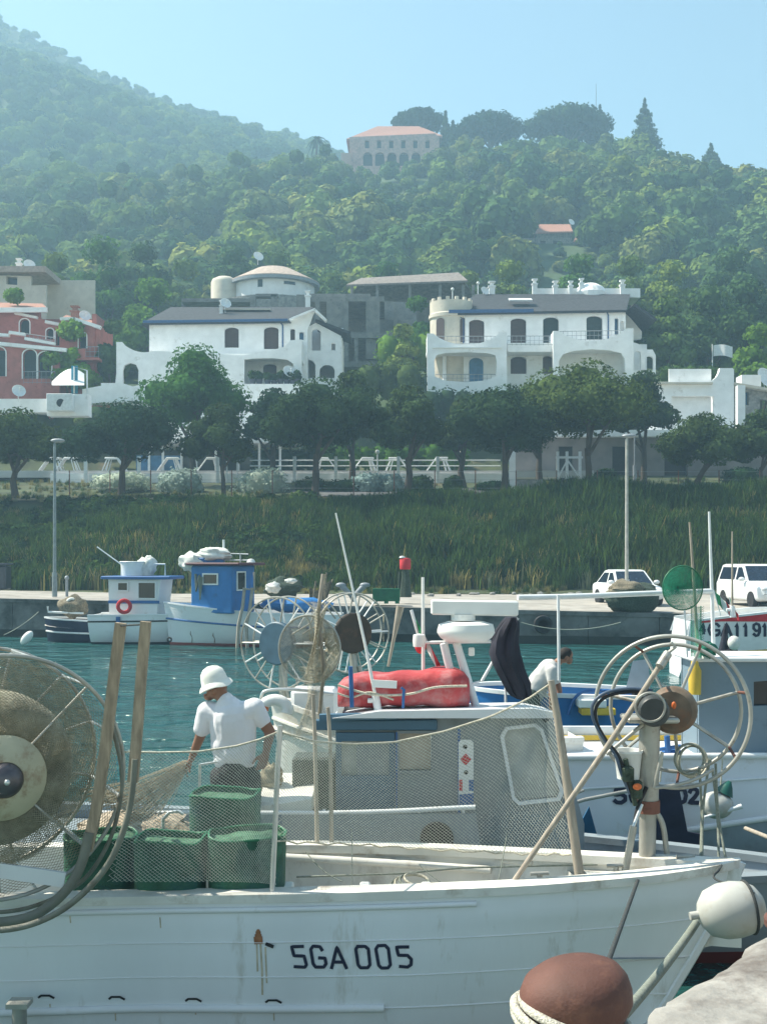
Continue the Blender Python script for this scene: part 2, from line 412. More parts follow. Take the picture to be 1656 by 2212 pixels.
# ---- near quay, with a broken edge
m_nq = mat('near_quay_stone', (.31, .295, .27), .92, .25, 3., dirt=(.15, .13, .115), damt=.6, dscale=2.8, bump=1., bscale=12)
QZ = 1.35
eA, eB = V((.72, 4.15, QZ)), V((1.84, 5.52, QZ)); ed = (eB-eA).normalized(); en = V((ed.y, -ed.x, 0))
mb = MB(); nE, nW = 150, 26
def qp(i, j):
    s = -45+85*(i/nE) if i < 0 else -4.5+10*i/nE; base = eA+ed*s
    jag = .05*noise.noise(V((s*2.2, 1, 0)))+.03*noise.noise(V((s*7, 5, 0)))+.012*noise.noise(V((s*19, 8, 0)))
    if j == 0: return base+en*(jag+.10)-V((0, 0, 1.6))
    if j == 1: return base+en*(jag+.05)-V((0, 0, .28+.03*noise.noise(V((s*5, 3, 0)))))
    if j == 2: return base+en*(jag+.005)-V((0, 0, .06+.03*noise.noise(V((s*8, 2, 0)))))
    d = (j-3)/(nW-3); d = .02+7*d**2.2
    p = base+en*(jag*max(0, 1-d)+d); p.z += .02*noise.noise(p*1.3)+.012*noise.noise(p*6)-(.03*max(0, 1-d*12))
    return p
mb.grid(lambda a, b: qp(round(a*nE), round(b*nW)), nE, nW, flip=True)
# the rest of the quay where the photographer stands
a_, b_ = eA+ed*-4.5, eA+ed*5.5
mb.add([a_+en*6.5-V((0, 0, .06)), b_+en*6.5-V((0, 0, .06)), b_+en*45-V((0, 0, .06)), a_+en*45-V((0, 0, .06)), a_+en*.3-ed*45-V((0, 0, .06)), a_+en*45-ed*45-V((0, 0, .06)), a_+en*.3-V((0, 0, .06)), b_+en*.3+ed*40-V((0, 0, .06)), b_+en*45+ed*40-V((0, 0, .06)), b_+en*.3-V((0, 0, .06))], [(0, 3, 2, 1), (4, 5, 3, 0, 6), (9, 1, 2, 8, 7)])
mb.add([a_+en*.3-V((0, 0, .06)), a_+en*.3-ed*45-V((0, 0, .06)), a_+en*.3-ed*45-V((0, 0, 1.8)), a_+en*.3-V((0, 0, 1.8)), b_+en*.3-V((0, 0, .06)), b_+en*.3+ed*40-V((0, 0, .06)), b_+en*.3+ed*40-V((0, 0, 1.8)), b_+en*.3-V((0, 0, 1.8))], [(0, 1, 2, 3), (5, 4, 7, 6)])
tag(mb.build('quay_pavement', m_nq, smooth=50), kind='structure')

# ---- road and pavement strip behind the bank, terrace slabs
m_road = mat('worn_asphalt', (.10, .10, .105), .92, .2, .8, dirt=(.16, .15, .14), damt=.4, dscale=.5)
m_verge = mat('dry_verge_earth', (.33, .24, .13), .95, .25, 1.5, dirt=(.10, .10, .04), damt=.4, dscale=1.)
def strip(name, mt, y0, y1, dz, x0=-45, x1=45, wob=.0):
    mb = MB(); ny = 8
    def fn(a, b):
        x = x0+(x1-x0)*a; y = y0+(y1-y0)*b+wob*noise.noise(V((x*.25, b*3, 2)))
        return (x, y, ground_z(x, y)+dz)
    mb.grid(fn, 90, ny, flip=False)
    return tag(mb.build(name, mt, smooth=60), kind='structure')
strip('road', m_road, 72.2, 78.2, .05, -6, 45)
strip('footpath', m_verge, 69.2, 71.0, .05, wob=.5)
m_terr = mat('terrace_slab', (.45, .45, .45), .9, .15, .8)
mb = MB(); mb.box((-9, 87.2, 9.25), (48, 9, .5)); o = mb.build('terrace', m_terr, smooth=0); tag(o, kind='structure')

# ---- leaf materials
lm_hill = leafmat('hill_leaves', (.15, .225, .072), .3, .35, tr=.2)
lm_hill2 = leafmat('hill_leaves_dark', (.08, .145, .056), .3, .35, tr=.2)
lm_olive = leafmat('hill_leaves_olive', (.18, .225, .09), .3, .4, tr=.2)
lm_row = leafmat('avenue_leaves', (.058, .098, .044), .45, .6, tr=.3)
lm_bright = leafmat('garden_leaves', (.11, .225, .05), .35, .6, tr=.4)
lm_silver = leafmat('silver_leaves', (.50, .55, .46), .25, 1.5, tr=.25, hue=(1.1, 1.08, .95))
lm_reed = leafmat('reed_blades', (.062, .115, .036), .6, .5, tr=.35, hue=(1.3, 1.15, .8))
lm_straw = leafmat('straw_blades', (.24, .23, .12), .35, .5, tr=.3)
lm_hedge = leafmat('hedge_leaves', (.035, .075, .025), .4, 1., tr=.2)
lm_ivy = leafmat('hedge_bright_leaves', (.06, .14, .03), .35, 1., tr=.3)
m_bark = mat('bark', (.07, .055, .042), .95, .35, 4, bump=.6, bscale=14, stretch=(1, 1, .3))

# ---- wooded hill: crowns of several shapes
C_hill = coll('hill_crowns'); hill_me = []
for k in range(8):
    rg = np.random.default_rng(100+k)
    lobes = rand_lobes(rg, 11+k % 4, .62, .75, .26, .46, .12) if k < 6 else rand_lobes(rg, 9, .4, 1.25, .22, .38, .1)
    v, q = crown_geo(lobes, 210, .12, rg, .86, .3)
    hill_me.append(np_mesh('hill_crown', v, q, [(lm_hill, lm_hill2, lm_olive, lm_hill, lm_hill2, lm_hill, lm_hill2, lm_olive)[k]])); source(hill_me[-1], C_hill)
VILLA = (PX(850, 280), 280)
def clear_of(x, y):
    u = 828+x*F/y
    if 275 < y < 284 and 735 < u < 955: return False       # the villa
    if 262 < y <= 275 and 745 < u < 945: return False
    if 190 < y < 203 and 1100 < u < 1310: return False     # the brick house on the slope
    return True
pts, rot, scl, idx = [], [], [], []
rr = random.Random(5)
near_trees = []
def try_trees(y0, y1, step, smin, smax, far=False):
    y = y0
    while y < y1:
        half = 900*y/F
        x = -half*1.0
        while x < half:
            px, py = x+rr.uniform(-.45, .45)*step, y+rr.uniform(-.45, .45)*step
            u = 828+px*F/py
            if -90 < u < 1760 and clear_of(px, py):
                s = rr.uniform(smin, smax)*(1+.35*noise.noise(V((px*.04, py*.04, 0))))
                yield px, py, s
            x += step
        y += step*.9
for px, py, s in try_trees(150, 290, 6.2, 2.9, 6.6):
    uu = 828+px*F/py
    if (222 < py < 279 and 738 < uu < 958) or (155 < py < 192 and 1115 < uu < 1305): s = min(s, 2.5 if py > 222 else 1.6)
    if py > 262: s *= .72
    if py > 284 and 700 < 828+px*F/py < 1000: s *= .6
    pts.append((px, py, ground_z(px, py)+s*.25)); rot.append(rr.uniform(0, 6.28)); scl.append(s); idx.append(rr.choice([0, 0, 1, 2, 2, 3, 4, 4, 5, 6, 7]))
for i in range(150):
    py = rr.uniform(152, 192); u_ = rr.uniform(1100, 1330); px = PX(u_, py)
    if 1140 < u_ < 1308 and py > 172: continue
    s = rr.uniform(1.1, 1.9)
    pts.append((px, py, ground_z(px, py)+s*.3)); rot.append(rr.uniform(0, 6.28)); scl.append(s); idx.append(rr.choice([0, 1, 2, 3, 4]))
scatter('hillside_wood', pts, rot, scl, idx, C_hill, 'dense green broadleaf wood covering the hill below the villa', 'wood')
pts, rot, scl, idx = [], [], [], []
for px, py, s in try_trees(292, 485, 5.8, 2.4, 5.0):
    u = 828+px*F/py
    if u > 900: continue
    if py > 425: s *= .62
    pts.append((px, py, ground_z(px, py)+s*.2)); rot.append(rr.uniform(0, 6.28)); scl.append(s); idx.append(rr.choice([0, 1, 3, 4, 5]))
scatter('mountain_wood', pts, rot, scl, idx, C_hill, 'hazy wood on the mountain slope rising to the upper left', 'wood')

# ---- bank of reeds and tall grass
C_reed = coll('reed_tufts')
def tuft(nb, h, spread, rg, wdt=.03, lean=.35):
    V_, Q_ = [], []
    for b in range(nb):
        bx, by = rg.normal(size=2)*spread; hh = h*(.55+.55*rg.random()); a = rg.random()*6.283; ln = lean*hh*(.3+rg.random())
        dx, dy = math.cos(a)*ln, math.sin(a)*ln; px, py = -math.sin(a)*wdt, math.cos(a)*wdt
        p0 = np.array((bx, by, 0)); p1 = np.array((bx+dx*.25, by+dy*.25, hh*.6)); p2 = np.array((bx+dx, by+dy, hh)); wv = np.array((px, py, 0))
        k = len(V_)*1
        base = len(V_); V_ += [p0-wv, p0+wv, p1+wv*.9, p1-wv*.9, p2+wv*.15, p2-wv*.15]
        Q_ += [(base, base+1, base+2, base+3), (base+3, base+2, base+4, base+5)]
    return np.array(V_), np.array(Q_)
for k in range(7):
    rg = np.random.default_rng(300+k); v, q = tuft(34, 1.15 if k < 5 else .9, .24, rg, .035)
    source(np_mesh('reed_tuft', v, q, [lm_reed if k < 5 else lm_straw]), C_reed)
pts, rot, scl, idx = [], [], [], []
for i in range(21000):
    x = rr.uniform(-29, 29); y = rr.uniform(58.6, 69.3); u = 828+x*F/y
    if not -60 < u < 1720: continue
    t = (y-58.6)/10.7; d = noise.noise(V((x*.12, y*.2, 4)))
    lush = .5+.5*min(1, max(0, (u-300)/500))
    if t < .1+.1*noise.noise(V((x*.2, 0, 7))) and rr.random() < .7: continue
    strawp = (.55 if u < 650 else .18)*(1.0 if t < .5 else .35) + (.9 if t > .94 else 0) + max(0, noise.noise(V((x*.35, y*.5, 31)))-.12)*2.2
    if noise.noise(V((x*.5, y*.7, 41))) < -.3: continue
    s = (.72+.75*d+rr.uniform(-.3, .4))*(.75+.45*lush)*(1 if t < .8 else 1-.72*(t-.8)/.2)
    pts.append((x, y, ground_z(x, y)-.05)); rot.append(rr.uniform(0, 6.28)); scl.append(max(.35, s)); idx.append(rr.choice([5, 6]) if rr.random() < strawp*.6 else rr.choice([0, 1, 2, 3, 4]))
scatter('bank_reeds', pts, rot, scl, idx, C_reed, 'tall green reeds and grass covering the bank', 'reeds')
C_shrub = coll('bank_shrub_clumps')
for k in range(4):
    rg = np.random.default_rng(340+k); v, q = crown_geo(rand_lobes(rg, 7, .75, .6, .3, .5, .1), 170, .15, rg, .8); source(np_mesh('bank_shrub', v, q, [(lm_hedge, lm_reed, lm_hedge, lm_row)[k]]), C_shrub)
pts, rot, scl, idx = [], [], [], []
for i in range(1500):
    x = rr.uniform(-27, 27); y = rr.uniform(59.5, 69.0); u = 828+x*F/y
    if not -40 < u < 1700 or noise.noise(V((x*.22, y*.35, 21)))+(.25 if u < 600 else -.12 if u < 1200 else .0) < .02: continue
    pts.append((x, y, ground_z(x, y)+.1)); rot.append(rr.uniform(0, 6.28)); scl.append(rr.uniform(.45, .95)); idx.append(rr.choice([0, 1, 2, 3, 1]))
scatter('bank_brambles', pts, rot, scl, idx, C_shrub, 'dark bramble clumps growing among the reeds on the bank', 'brambles')
# low grass tufts on the verge and along the bank's foot
pts, rot, scl, idx = [], [], [], []
for i in range(5200):
    x = rr.uniform(-30, 30); y = rr.choice([rr.uniform(57, 59.5), rr.uniform(69, 72), rr.uniform(70, 84)])
    if y > 72 and x > -7 and y < 78.5: continue
    if noise.noise(V((x*.3, y*.3, 11))) < -.05: continue
    pts.append((x, y, ground_z(x, y)-.03)); rot.append(rr.uniform(0, 6.28)); scl.append(rr.uniform(.15, .4)); idx.append(rr.choice([0, 1, 5, 6, 5]))
scatter('verge_grass', pts, rot, scl, idx, C_reed, 'short dry grass tufts on the verge beside the road', 'grass')
# ================================================================ BUILDINGS
def FR(Y): return frame((0, Y, 0), (1, 0, 0), (0, 0, 1))      # facade plane: x right, y up, z towards the harbour
def pt(u, v, Y): return (PX(u, Y), PZ(v, Y))
def archp(u0, u1, vb, vt, rise, Y, n=10):
    x0, z0 = pt(u0, vb, Y); x1, z1 = pt(u1, vt, Y); return arch(x0, x1, z0, z1, rise*Y/F, n)
def poly(pts_, Y): return [pt(u, v, Y) for u, v in pts_][::-1] if _ccw(pts_) else [pt(u, v, Y) for u, v in pts_]
def _ccw(p): return sum(p[i][0]*p[(i+1) % len(p)][1]-p[(i+1) % len(p)][0]*p[i][1] for i in range(len(p))) > 0
def scoop(u0, u1, v0, v1, dip, n=12, p=2.4):
    """a parapet line that dips between two posts, in frame units"""
    out = []
    for i in range(n+1):
        t = i/n; k = 1-abs(2*t-1)**p; out.append((u0+(u1-u0)*t, v0+(v1-v0)*t+dip*k))
    return out
m_white = mat('white_plaster', (.86, .86, .85), .85, .07, 1.5, dirt=(.52, .50, .46), damt=.22, dscale=1.2)
m_cream = mat('cream_plaster', (.62, .56, .46), .85, .12, 1.5, dirt=(.40, .36, .30), damt=.3)
m_red = mat('red_plaster', (.40, .135, .11), .9, .2, 1.2, dirt=(.26, .07, .06), damt=.4)
m_slate = mat('dark_roof_tiles', (.042, .046, .052), .85, .5, 3, stretch=(1.2, 1.2, 7))
m_pantile = mat('red_roof_tiles', (.38, .185, .13), .85, .3, 4, dirt=(.30, .14, .10), damt=.4, stretch=(3, 1, 1))
m_tanroof = mat('tan_roof_tiles', (.42, .33, .27), .85, .25, 3)
m_gutter = mat('blue_gutter', (.03, .09, .22), .6, .2)
m_shut = mat('brown_shutter', (.085, .055, .05), .7, .25, 3, stretch=(1, 1, 14))
m_shutg = mat('dark_green_shutter', (.03, .05, .05), .7, .25, 3, stretch=(1, 1, 14))
m_blued = mat('blue_door_paint', (.05, .16, .30), .5, .2, 3)
m_glass = mat('dark_window_glass', (.02, .03, .035), .12, .2, 2, spec=.6)
m_rawc = mat('raw_concrete', (.22, .215, .20), .95, .25, 1.5, dirt=(.11, .11, .10), damt=.5)
m_stone = mat('villa_stone', (.50, .30, .245), .95, .25, 2., dirt=(.22, .17, .16), damt=.4)
m_rail = mat('grey_railing_metal', (.28, .30, .32), .6, .2, metal=.3)
m_wp = mat('white_painted_metal', (.72, .74, .74), .5, .1)
m_brick = mat('chimney_brick', (.36, .17, .12), .9, .3, 8)
m_stonew = mat('grey_stone_wall', (.24, .235, .22), .95, .4, 3., bump=.6, bscale=6)
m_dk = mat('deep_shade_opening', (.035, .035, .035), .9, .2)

def win(parent, u0, u1, vb, vt, Y, m_=None, rise=None, back=.12, frm=None, name='window'):
    """a shuttered arched window set back in its opening, with frame as sub-part"""
    rise = (u1-u0)*.22 if rise is None else rise
    mb = MB(); mb.prism([archp(u0, u1, vb, vt, rise, Y)], FR(Y+back+.06), .05)
    mid = (u0+u1)/2
    x, z0 = pt(mid, vb, Y); z1 = PZ(vt, Y)-rise*Y/F*.2
    mb.box((x, Y+back, (z0+z1)/2), (.05, .05, z1-z0))
    n = max(3, int((z1-z0)/.28))
    xa, xb = PX(u0, Y), PX(u1, Y)
    for i in range(1, n): mb.box((x, Y+back+.004, z0+(z1-z0)*i/n), ((xb-xa)*.86, .03, .035))
    o = mb.build(name, m_ or m_shut, parent, 0)
    if frm:
        g = .9*F/Y*.1
        b = MB(); b.prism([archp(u0-g, u1+g, vb, vt-g, rise+g*.5, Y), archp(u0, u1, vb+.01, vt, rise, Y)[::1]], FR(Y-.365), .05); b.build('window_surround', frm, o, 0)
    return o
def dish(parent, u, v, Y, r=.42, solo=True, where='on the roof', rz=.5):
    c = P(u, v, Y); ax = V((math.sin(rz), -math.cos(rz), .45)).normalized(); mb = MB()
    mb.lathe([(0, -.02), (r*.5, .03), (r*.85, .10), (r, .16), (r*.97, .17), (r*.8, .11), (r*.4, .04), (0, 0.0)], c, ax, 18)
    mb.tube([c-ax*.02, c-ax*.2, c+V((0, 0, -r*1.5))], .03, 6); mb.tube([c+V((0, 0, -r*.8))+ax*.1, c+ax*.5], .018, 5); mb.ball(c+ax*.5, .06, 8, 6)
    mb.build('satellite_dish', m_wp, parent, 40)
def railing(parent, pts_, h=.9, n=10, name='railing', mt=None, r=.022):
    mb = MB()
    pts_ = [V(p) for p in pts_]
    for k in (1, .55, .12): mb.tube([p+V((0, 0, h*k)) for p in pts_], r*(1.4 if k == 1 else .8), 5)
    for a, b in zip(pts_, pts_[1:]):
        k = max(1, int((b-a).length/.35))
        for i in range(k+1): mb.cyl(a+(b-a)*i/k, a+(b-a)*i/k+V((0, 0, h)), r*.7, n=5)
    return mb.build(name, mt or m_rail, parent, 0)
def hip_roof(mb, u0, u1, ve0, ve1, vr, ur0, ur1, Y0, depth, th=.22):
    """front eave (u0..u1 at Y0-.7), ridge at mid-depth (rows seen in the picture), back eave"""
    Ye = Y0-.7; e0, e1 = P(u0, ve0, Ye), P(u1, ve1, Ye); Yr = Y0+depth/2
    r0, r1 = P(ur0, vr, Yr), P(ur1, vr, Yr); zb = (e0.z+e1.z)/2
    b0, b1 = V((e0.x+.3, Y0+depth+.7, e0.z)), V((e1.x-.3, Y0+depth+.7, e1.z))
    vs = [e0, e1, r1, r0, b1, b0]; dn = V((0, 0, -th))
    mb.add(vs+[p+dn for p in vs], [(0, 1, 2, 3), (4, 5, 3, 2), (1, 4, 2), (5, 0, 3), (6, 9, 8, 7), (10, 8, 9, 11), (0, 6, 7, 1), (1, 7, 10, 4), (4, 10, 11, 5), (5, 11, 6, 0), (7, 8, 10), (11, 9, 6)])
    return e0, e1
def chimney(parent, u0, u1, vt, vb, Y, mt=None, cap=True):
    mb = MB(); x0, z0 = pt(u0, vb, Y); x1, z1 = pt(u1, vt, Y); w = x1-x0; c = (x0+x1)/2
    mb.box((c, Y, (z0+z1)/2-.3), (w*.8, w*.8, z1-z0+.6))
    if cap:
        mb.box((c, Y, z1-.06), (w*1.05, w*1.05, .12)); mb.box((c, Y, z1+.16), (w*.5, w*.5, .32))
        mb.box((c, Y, z1+.36), (w*.95, w*.95, .1))
    mb.build('chimney', mt or m_white, parent, 0)

# ---------------------------------------------------------------- right white villa
YA = 100.
def UA(x): return 914.1+x*.30801
def VA(y): return 596.1+y*.30801
def A(*p): return [(UA(p[i]), VA(p[i+1])) for i in range(0, len(p), 2)]
h = thing('white_villa', 'white two storey villa on the right with scooped balconies and blue porch door', 'house', (PX(1165, YA), YA, ground_z(PX(1165, YA), YA)), group='white villas above the harbour')
zbot = ground_z(PX(1100, YA), YA)-.8; vbot = HZ+(HC-zbot)*F/YA
wins = [(318, 425, 475, 308), (608, 718, 485, 300), (835, 945, 482, 292), (1138, 1250, 452, 283), (198, 256, 475, 290), (608, 720, 690, 568), (833, 905, 690, 563)]
L = [archp(UA(a), UA(b), VA(c), VA(d), (b-a)*.308*.22, YA) for a, b, c, d in wins]
L += [archp(UA(1335), UA(1362), VA(415), VA(298), 4, YA), archp(UA(1375), UA(1402), VA(388), VA(318), 4, YA)]
mb = MB(); mb.prism([poly(A(182, 262, 1412, 236)+[(UA(1412), vbot), (UA(182), vbot)], YA)]+L, FR(YA), .35)
x0, x1 = PX(UA(182), YA), PX(UA(1412), YA); zt = PZ(VA(236), YA)
mb.box((x0+.18, YA+4.6, (zbot+zt)/2-.1), (.35, 9.2, zt-zbot-.2)); mb.box((x1-.18, YA+4.6, (zbot+zt)/2-.1), (.35, 9.2, zt-zbot-.2)); mb.box(((x0+x1)/2, YA+9.3, (zbot+zt)/2-.1), (x1-x0, .35, zt-zbot-.2))
mb.prism([poly(A(1412, 300, 1450, 200, 1500, 250, 1580, 345, 1580, 400, 1412, 420), YA)], FR(YA+3.), .3)      # side gable wall
mb.build('wall', m_white, h, 0)
for a, b, c, d in wins: win(h, UA(a), UA(b), VA(c), VA(d), YA, m_shutg if a in (1138, 835) else m_shut)
win(h, UA(1335), UA(1362), VA(415), VA(298), YA, m_blued, 4); win(h, UA(1375), UA(1402), VA(388), VA(318), YA, m_blued, 4)
mb = MB(); hip_roof(mb, UA(175), UA(1425), VA(258), VA(236), VA(126), UA(370), UA(1450), YA, 9.5)
ro = mb.build('roof', m_slate, h, 0)
mb = MB(); mb.beam(P(UA(178), VA(248), YA-.78), P(UA(772), VA(242), YA-.78), .12, .28); mb.build('gutter_or_eave_shadow', m_gutter, ro, 0)
mb = MB(); mb.box(P(UA(680), VA(165), YA+1.4), (2.0, 1.0, .12), rot=Matrix.Rotation(R(20), 3, 'X')); mb.build('skylight', m_wp, ro, 0)
for a, b, t, u_ in ((455, 505, 70, 160), (760, 800, 52, 150), (905, 945, 66, 130), (1015, 1050, 66, 130), (1090, 1125, 48, 150), (1375, 1415, 60, 120)): chimney(h, UA(a), UA(b), VA(t), VA(u_), YA+5.2)
mb = MB(); xa, xb = PX(UA(790), YA+6), PX(UA(1510), YA+6); za, zb_ = PZ(VA(160), YA+6), PZ(VA(96), YA+6)
mb.box(((xa+xb)/2, YA+7, (za+zb_)/2), (xb-xa, 3.2, zb_-za)); mb.lathe([(1.5, 0), (1.5, .5), (1.2, 1.0), (.6, 1.35), (0, 1.45)], (PX(UA(1170), YA+6), YA+6, za), n=20)
mb.build('roof_parapet', m_white, h, 0)
dish(h, UA(427), VA(108), YA+4.6)
# round stair turret
mb = MB(); c = (PX(UA(200), YA), YA+1.2, 0); r = 2.3*.8
mb.lathe([(r, zbot), (r, PZ(VA(290), YA)), (r+.12, PZ(VA(285), YA)), (r+.12, PZ(VA(262), YA)), (r+.02, PZ(VA(255), YA)), (r+.02, PZ(VA(172), YA)), (r-.22, PZ(VA(172), YA)), (r-.22, PZ(VA(200), YA)), (0, PZ(VA(200), YA))], c, n=36)
for i in range(14):
    a = i*2*math.pi/14; mb.box((c[0]+math.cos(a)*(r-.1), c[1]+math.sin(a)*(r-.1), PZ(VA(172), YA)+.12), (.3, .22, .3), rz=a+math.pi/2)
tw = mb.build('turret', m_cream, h, 30)
for a, b in ((-2.15, m_shut), (-1.0, m_shut)):
    mb = MB(); q = frame((c[0]+math.cos(a)*(r+.0), c[1]+math.sin(a)*(r+.0), 0), (-math.sin(a), math.cos(a), 0), (0, 0, 1))
    mb.prism([arch(-.38, .38, PZ(VA(470), YA), PZ(VA(300), YA), .25)], q, .06); mb.build('turret_window', b, tw, 0)
# left balcony over an open porch
yb = YA-2.6
def UB(x): return 828+(UA(x)-828)*YA/yb*yb/YA
mb = MB(); top = scoop(UA(68), UA(540), VA(410), VA(402), (480-402)*.308)
outer = [(UA(25), VA(408)), (UA(68), VA(408))]+top[1:-1]+[(UA(540), VA(398)), (UA(582), VA(398)), (UA(582), vbot), (UA(25), vbot)]
hole = [(UA(75), VA(600)), (UA(90), VA(560)), (UA(150), VA(545)), (UA(300), VA(538)), (UA(440), VA(545)), (UA(500), VA(560)), (UA(512), VA(600)), (UA(508), VA(700)), (UA(450), VA(735)), (UA(300), VA(748)), (UA(150), VA(738)), (UA(80), VA(710))]
mb.prism([poly(outer, yb), poly(hole, yb)], FR(yb), .35)
mb.box((PX(UA(303), yb), yb+1.35, PZ(VA(520), yb)), (PX(UA(582), yb)-PX(UA(25), yb)-.02, 2.6, .3))
mb.box((PX(UA(303), yb), yb-.42, PZ(VA(507), yb)), (PX(UA(530), yb)-PX(UA(45), yb), .14, .1))
for x_ in (40, 565): mb.box((PX(UA(x_), yb), yb+1.2, PZ(VA(455), yb)), (.3, 2.4, PZ(VA(408), yb)-PZ(VA(500), yb)))
mb.cyl(V((PX(UA(157), yb), yb+1.9, zbot)), V((PX(UA(157), yb), yb+1.9, PZ(VA(535), yb))), .17)
ba = mb.build('porch', m_white, h, 0)
mb = MB(); x0, z0 = pt(UA(318), VA(745), YA); x1, z1 = pt(UA(416), VA(580), YA); mb.prism([arch(x0, x1, z0, z1, .4)], FR(YA-.36), .06)
mb.box(((x0+x1)/2, YA-.44, (z0+z1)/2), (.05, .05, z1-z0-.2)); mb.build('door', m_blued, h, 0)
railing(ba, [P(UA(75), VA(482), yb), P(UA(535), VA(482), yb)], .72); railing(ba, [P(UA(85), VA(748), yb+.2), P(UA(505), VA(748), yb+.2)], .7)
# middle balcony slab, right balcony over the wide arch
mb = MB(); mb.box((PX(UA(750), yb), YA-1.3, PZ(VA(512), YA-1.5)), (PX(UA(905), yb)-PX(UA(590), yb), 2.0, .75)); o = mb.build('balcony', m_white, h, 0)
railing(o, [P(UA(590), VA(487), YA-2.3), P(UA(905), VA(487), YA-2.3)], .8)
top = scoop(UA(945), UA(1416), VA(392), VA(378), 74*.308)
ar = [(UA(1408), VA(655)), (UA(1405), VA(585)), (UA(1380), VA(545)), (UA(1300), VA(526)), (UA(1175), VA(518)), (UA(1050), VA(530)), (UA(975), VA(552)), (UA(946), VA(600)), (UA(946), vbot-2), (UA(1408), vbot-2)]
outer = [(UA(905), VA(390)), (UA(945), VA(390))]+top[1:-1]+[(UA(1416), VA(372)), (UA(1466), VA(372)), (UA(1466), vbot), (UA(905), vbot)]
mb = MB(); mb.prism([poly(outer, yb), poly(ar, yb)], FR(yb), .35)
mb.box((PX(UA(1185), yb), yb+1.35, PZ(VA(500), yb)), (PX(UA(1466), yb)-PX(UA(905), yb)-.02, 2.6, .3))
for x_ in (922, 1445): mb.box((PX(UA(x_), yb), yb+1.2, PZ(VA(440), yb)), (.3, 2.4, PZ(VA(390), yb)-PZ(VA(490), yb)))
o = mb.build('arched_balcony', m_white, h, 0); railing(o, [P(UA(950), VA(456), yb), P(UA(1412), VA(450), yb)], .82)
# right wing with two small arches
mb = MB(); yw = YA-1.4
mb.prism([poly([(UA(1466), VA(470)), (UA(1500), VA(480)), (UA(1530), VA(520)), (UA(1600), VA(520)), (UA(1622), VA(560)), (UA(1622), vbot), (UA(1466), vbot)], yw), archp(UA(1472), UA(1518), VA(662), VA(532), 7, yw), archp(UA(1548), UA(1606), VA(668), VA(566), 7, yw)], FR(yw), .35)
mb.box((PX(UA(1545), yw), yw+3, PZ(VA(640), yw)), (PX(UA(1620), yw)-PX(UA(1470), yw), .3, 5)); mb.build('side_wing', m_white, h, 0)
mb = MB(); mb.beam(P(UA(1430), VA(240), YA+2), P(UA(1588), VA(350), YA+2), 5, .25); mb.build('lean_to_roof', m_slate, h, 0)
mb = MB(); mb.tube([P(UA(225), VA(262), YA-.5), P(UA(280), VA(305), YA-.42), P(UA(280), VA(470), YA-.42)], .06, 6); mb.build('downpipe', m_gutter, h, 30); mb = MB(); mb.tube([P(UA(1282), VA(240), YA-.5), P(UA(1296), VA(275), YA-.42), P(UA(1296), VA(445), YA-.42)], .06, 6); mb.build('downpipe', m_gutter, h, 30)

# ---------------------------------------------------------------- left white villa
YB = 98.
def UB(x): return 251.7+x*.30801
def VB(y): return 529.9+y*.30801
def B(*p): return [(UB(p[i]), VB(p[i+1])) for i in range(0, len(p), 2)]
h = thing('white_villa', 'white villa left of centre with dark hipped roof behind the tallest avenue tree', 'house', (PX(470, YB), YB, ground_z(PX(470, YB), YB)), group='white villas above the harbour')
zbot = ground_z(PX(470, YB), YB)-.8; vbot = HZ+(HC-zbot)*F/YB
wins = [(760, 860, 722, 578), (1035, 1138, 732, 575), (1220, 1253, 700, 590), (1283, 1322, 668, 612), (1030, 1125, 925, 835)]
LL = [archp(UB(a), UB(b), VB(c), VB(d), (b-a)*.308*.22, YB) for a, b, c, d in wins]
mb = MB(); mb.prism([poly(B(235, 542, 1200, 528, 1340, 480, 1390, 462, 1340, 600)+[(UB(1340), vbot), (UB(235), vbot)], YB)]+LL, FR(YB), .35)
x0, x1, x2 = PX(UB(235), YB), PX(UB(1340), YB), PX(UB(1340), YB); zt = PZ(VB(545), YB)
mb.box((x0+.18, YB+4.6, (zbot+zt)/2), (.35, 9.2, zt-zbot)); mb.box((x1-.18, YB+4.6, (zbot+zt)/2), (.35, 9.2, zt-zbot)); mb.box(((x0+x1)/2, YB+9.3, (zbot+zt)/2), (x1-x0, .35, zt-zbot)); mb.build('wall', m_white, h, 0)
for i, (a, b, c, d) in enumerate(wins): win(h, UB(a), UB(b), VB(c), VB(d), YB, (m_shut, m_shut, m_shut, m_blued, m_shut)[i])
mb = MB(); hip_roof(mb, UB(180), UB(1215), VB(541), VB(527), VB(432), UB(380), UB(1385), YB, 9.5); ro = mb.build('roof', m_slate, h, 0)
mb = MB(); mb.beam(P(UB(185), VB(535), YB-.78), P(UB(1200), VB(522), YB-.78), .12, .2); mb.build('gutter_or_eave_shadow', m_gutter, ro, 0)
mb = MB(); mb.beam(P(UB(1215), VB(527), YB-.5), P(UB(1395), VB(452), YB-.5), 1.0, .16); mb.beam(P(UB(1390), VB(455), YB-.5), P(UB(1470), VB(530), YB-.5), 1.0, .16); mb.build('gable_verge', m_white, ro, 0)
mb = MB(); mb.box(P(UB(900), VB(452), YB+3.2), (4.5, .6, .1)); mb.build('skylight', m_cream, ro, 0)
chimney(h, UB(720), UB(748), VB(418), VB(480), YB+2.5); chimney(h, UB(1320), UB(1362), VB(350), VB(445), YB+6)
dish(h, UB(762), VB(410), YB+2.4, .5)
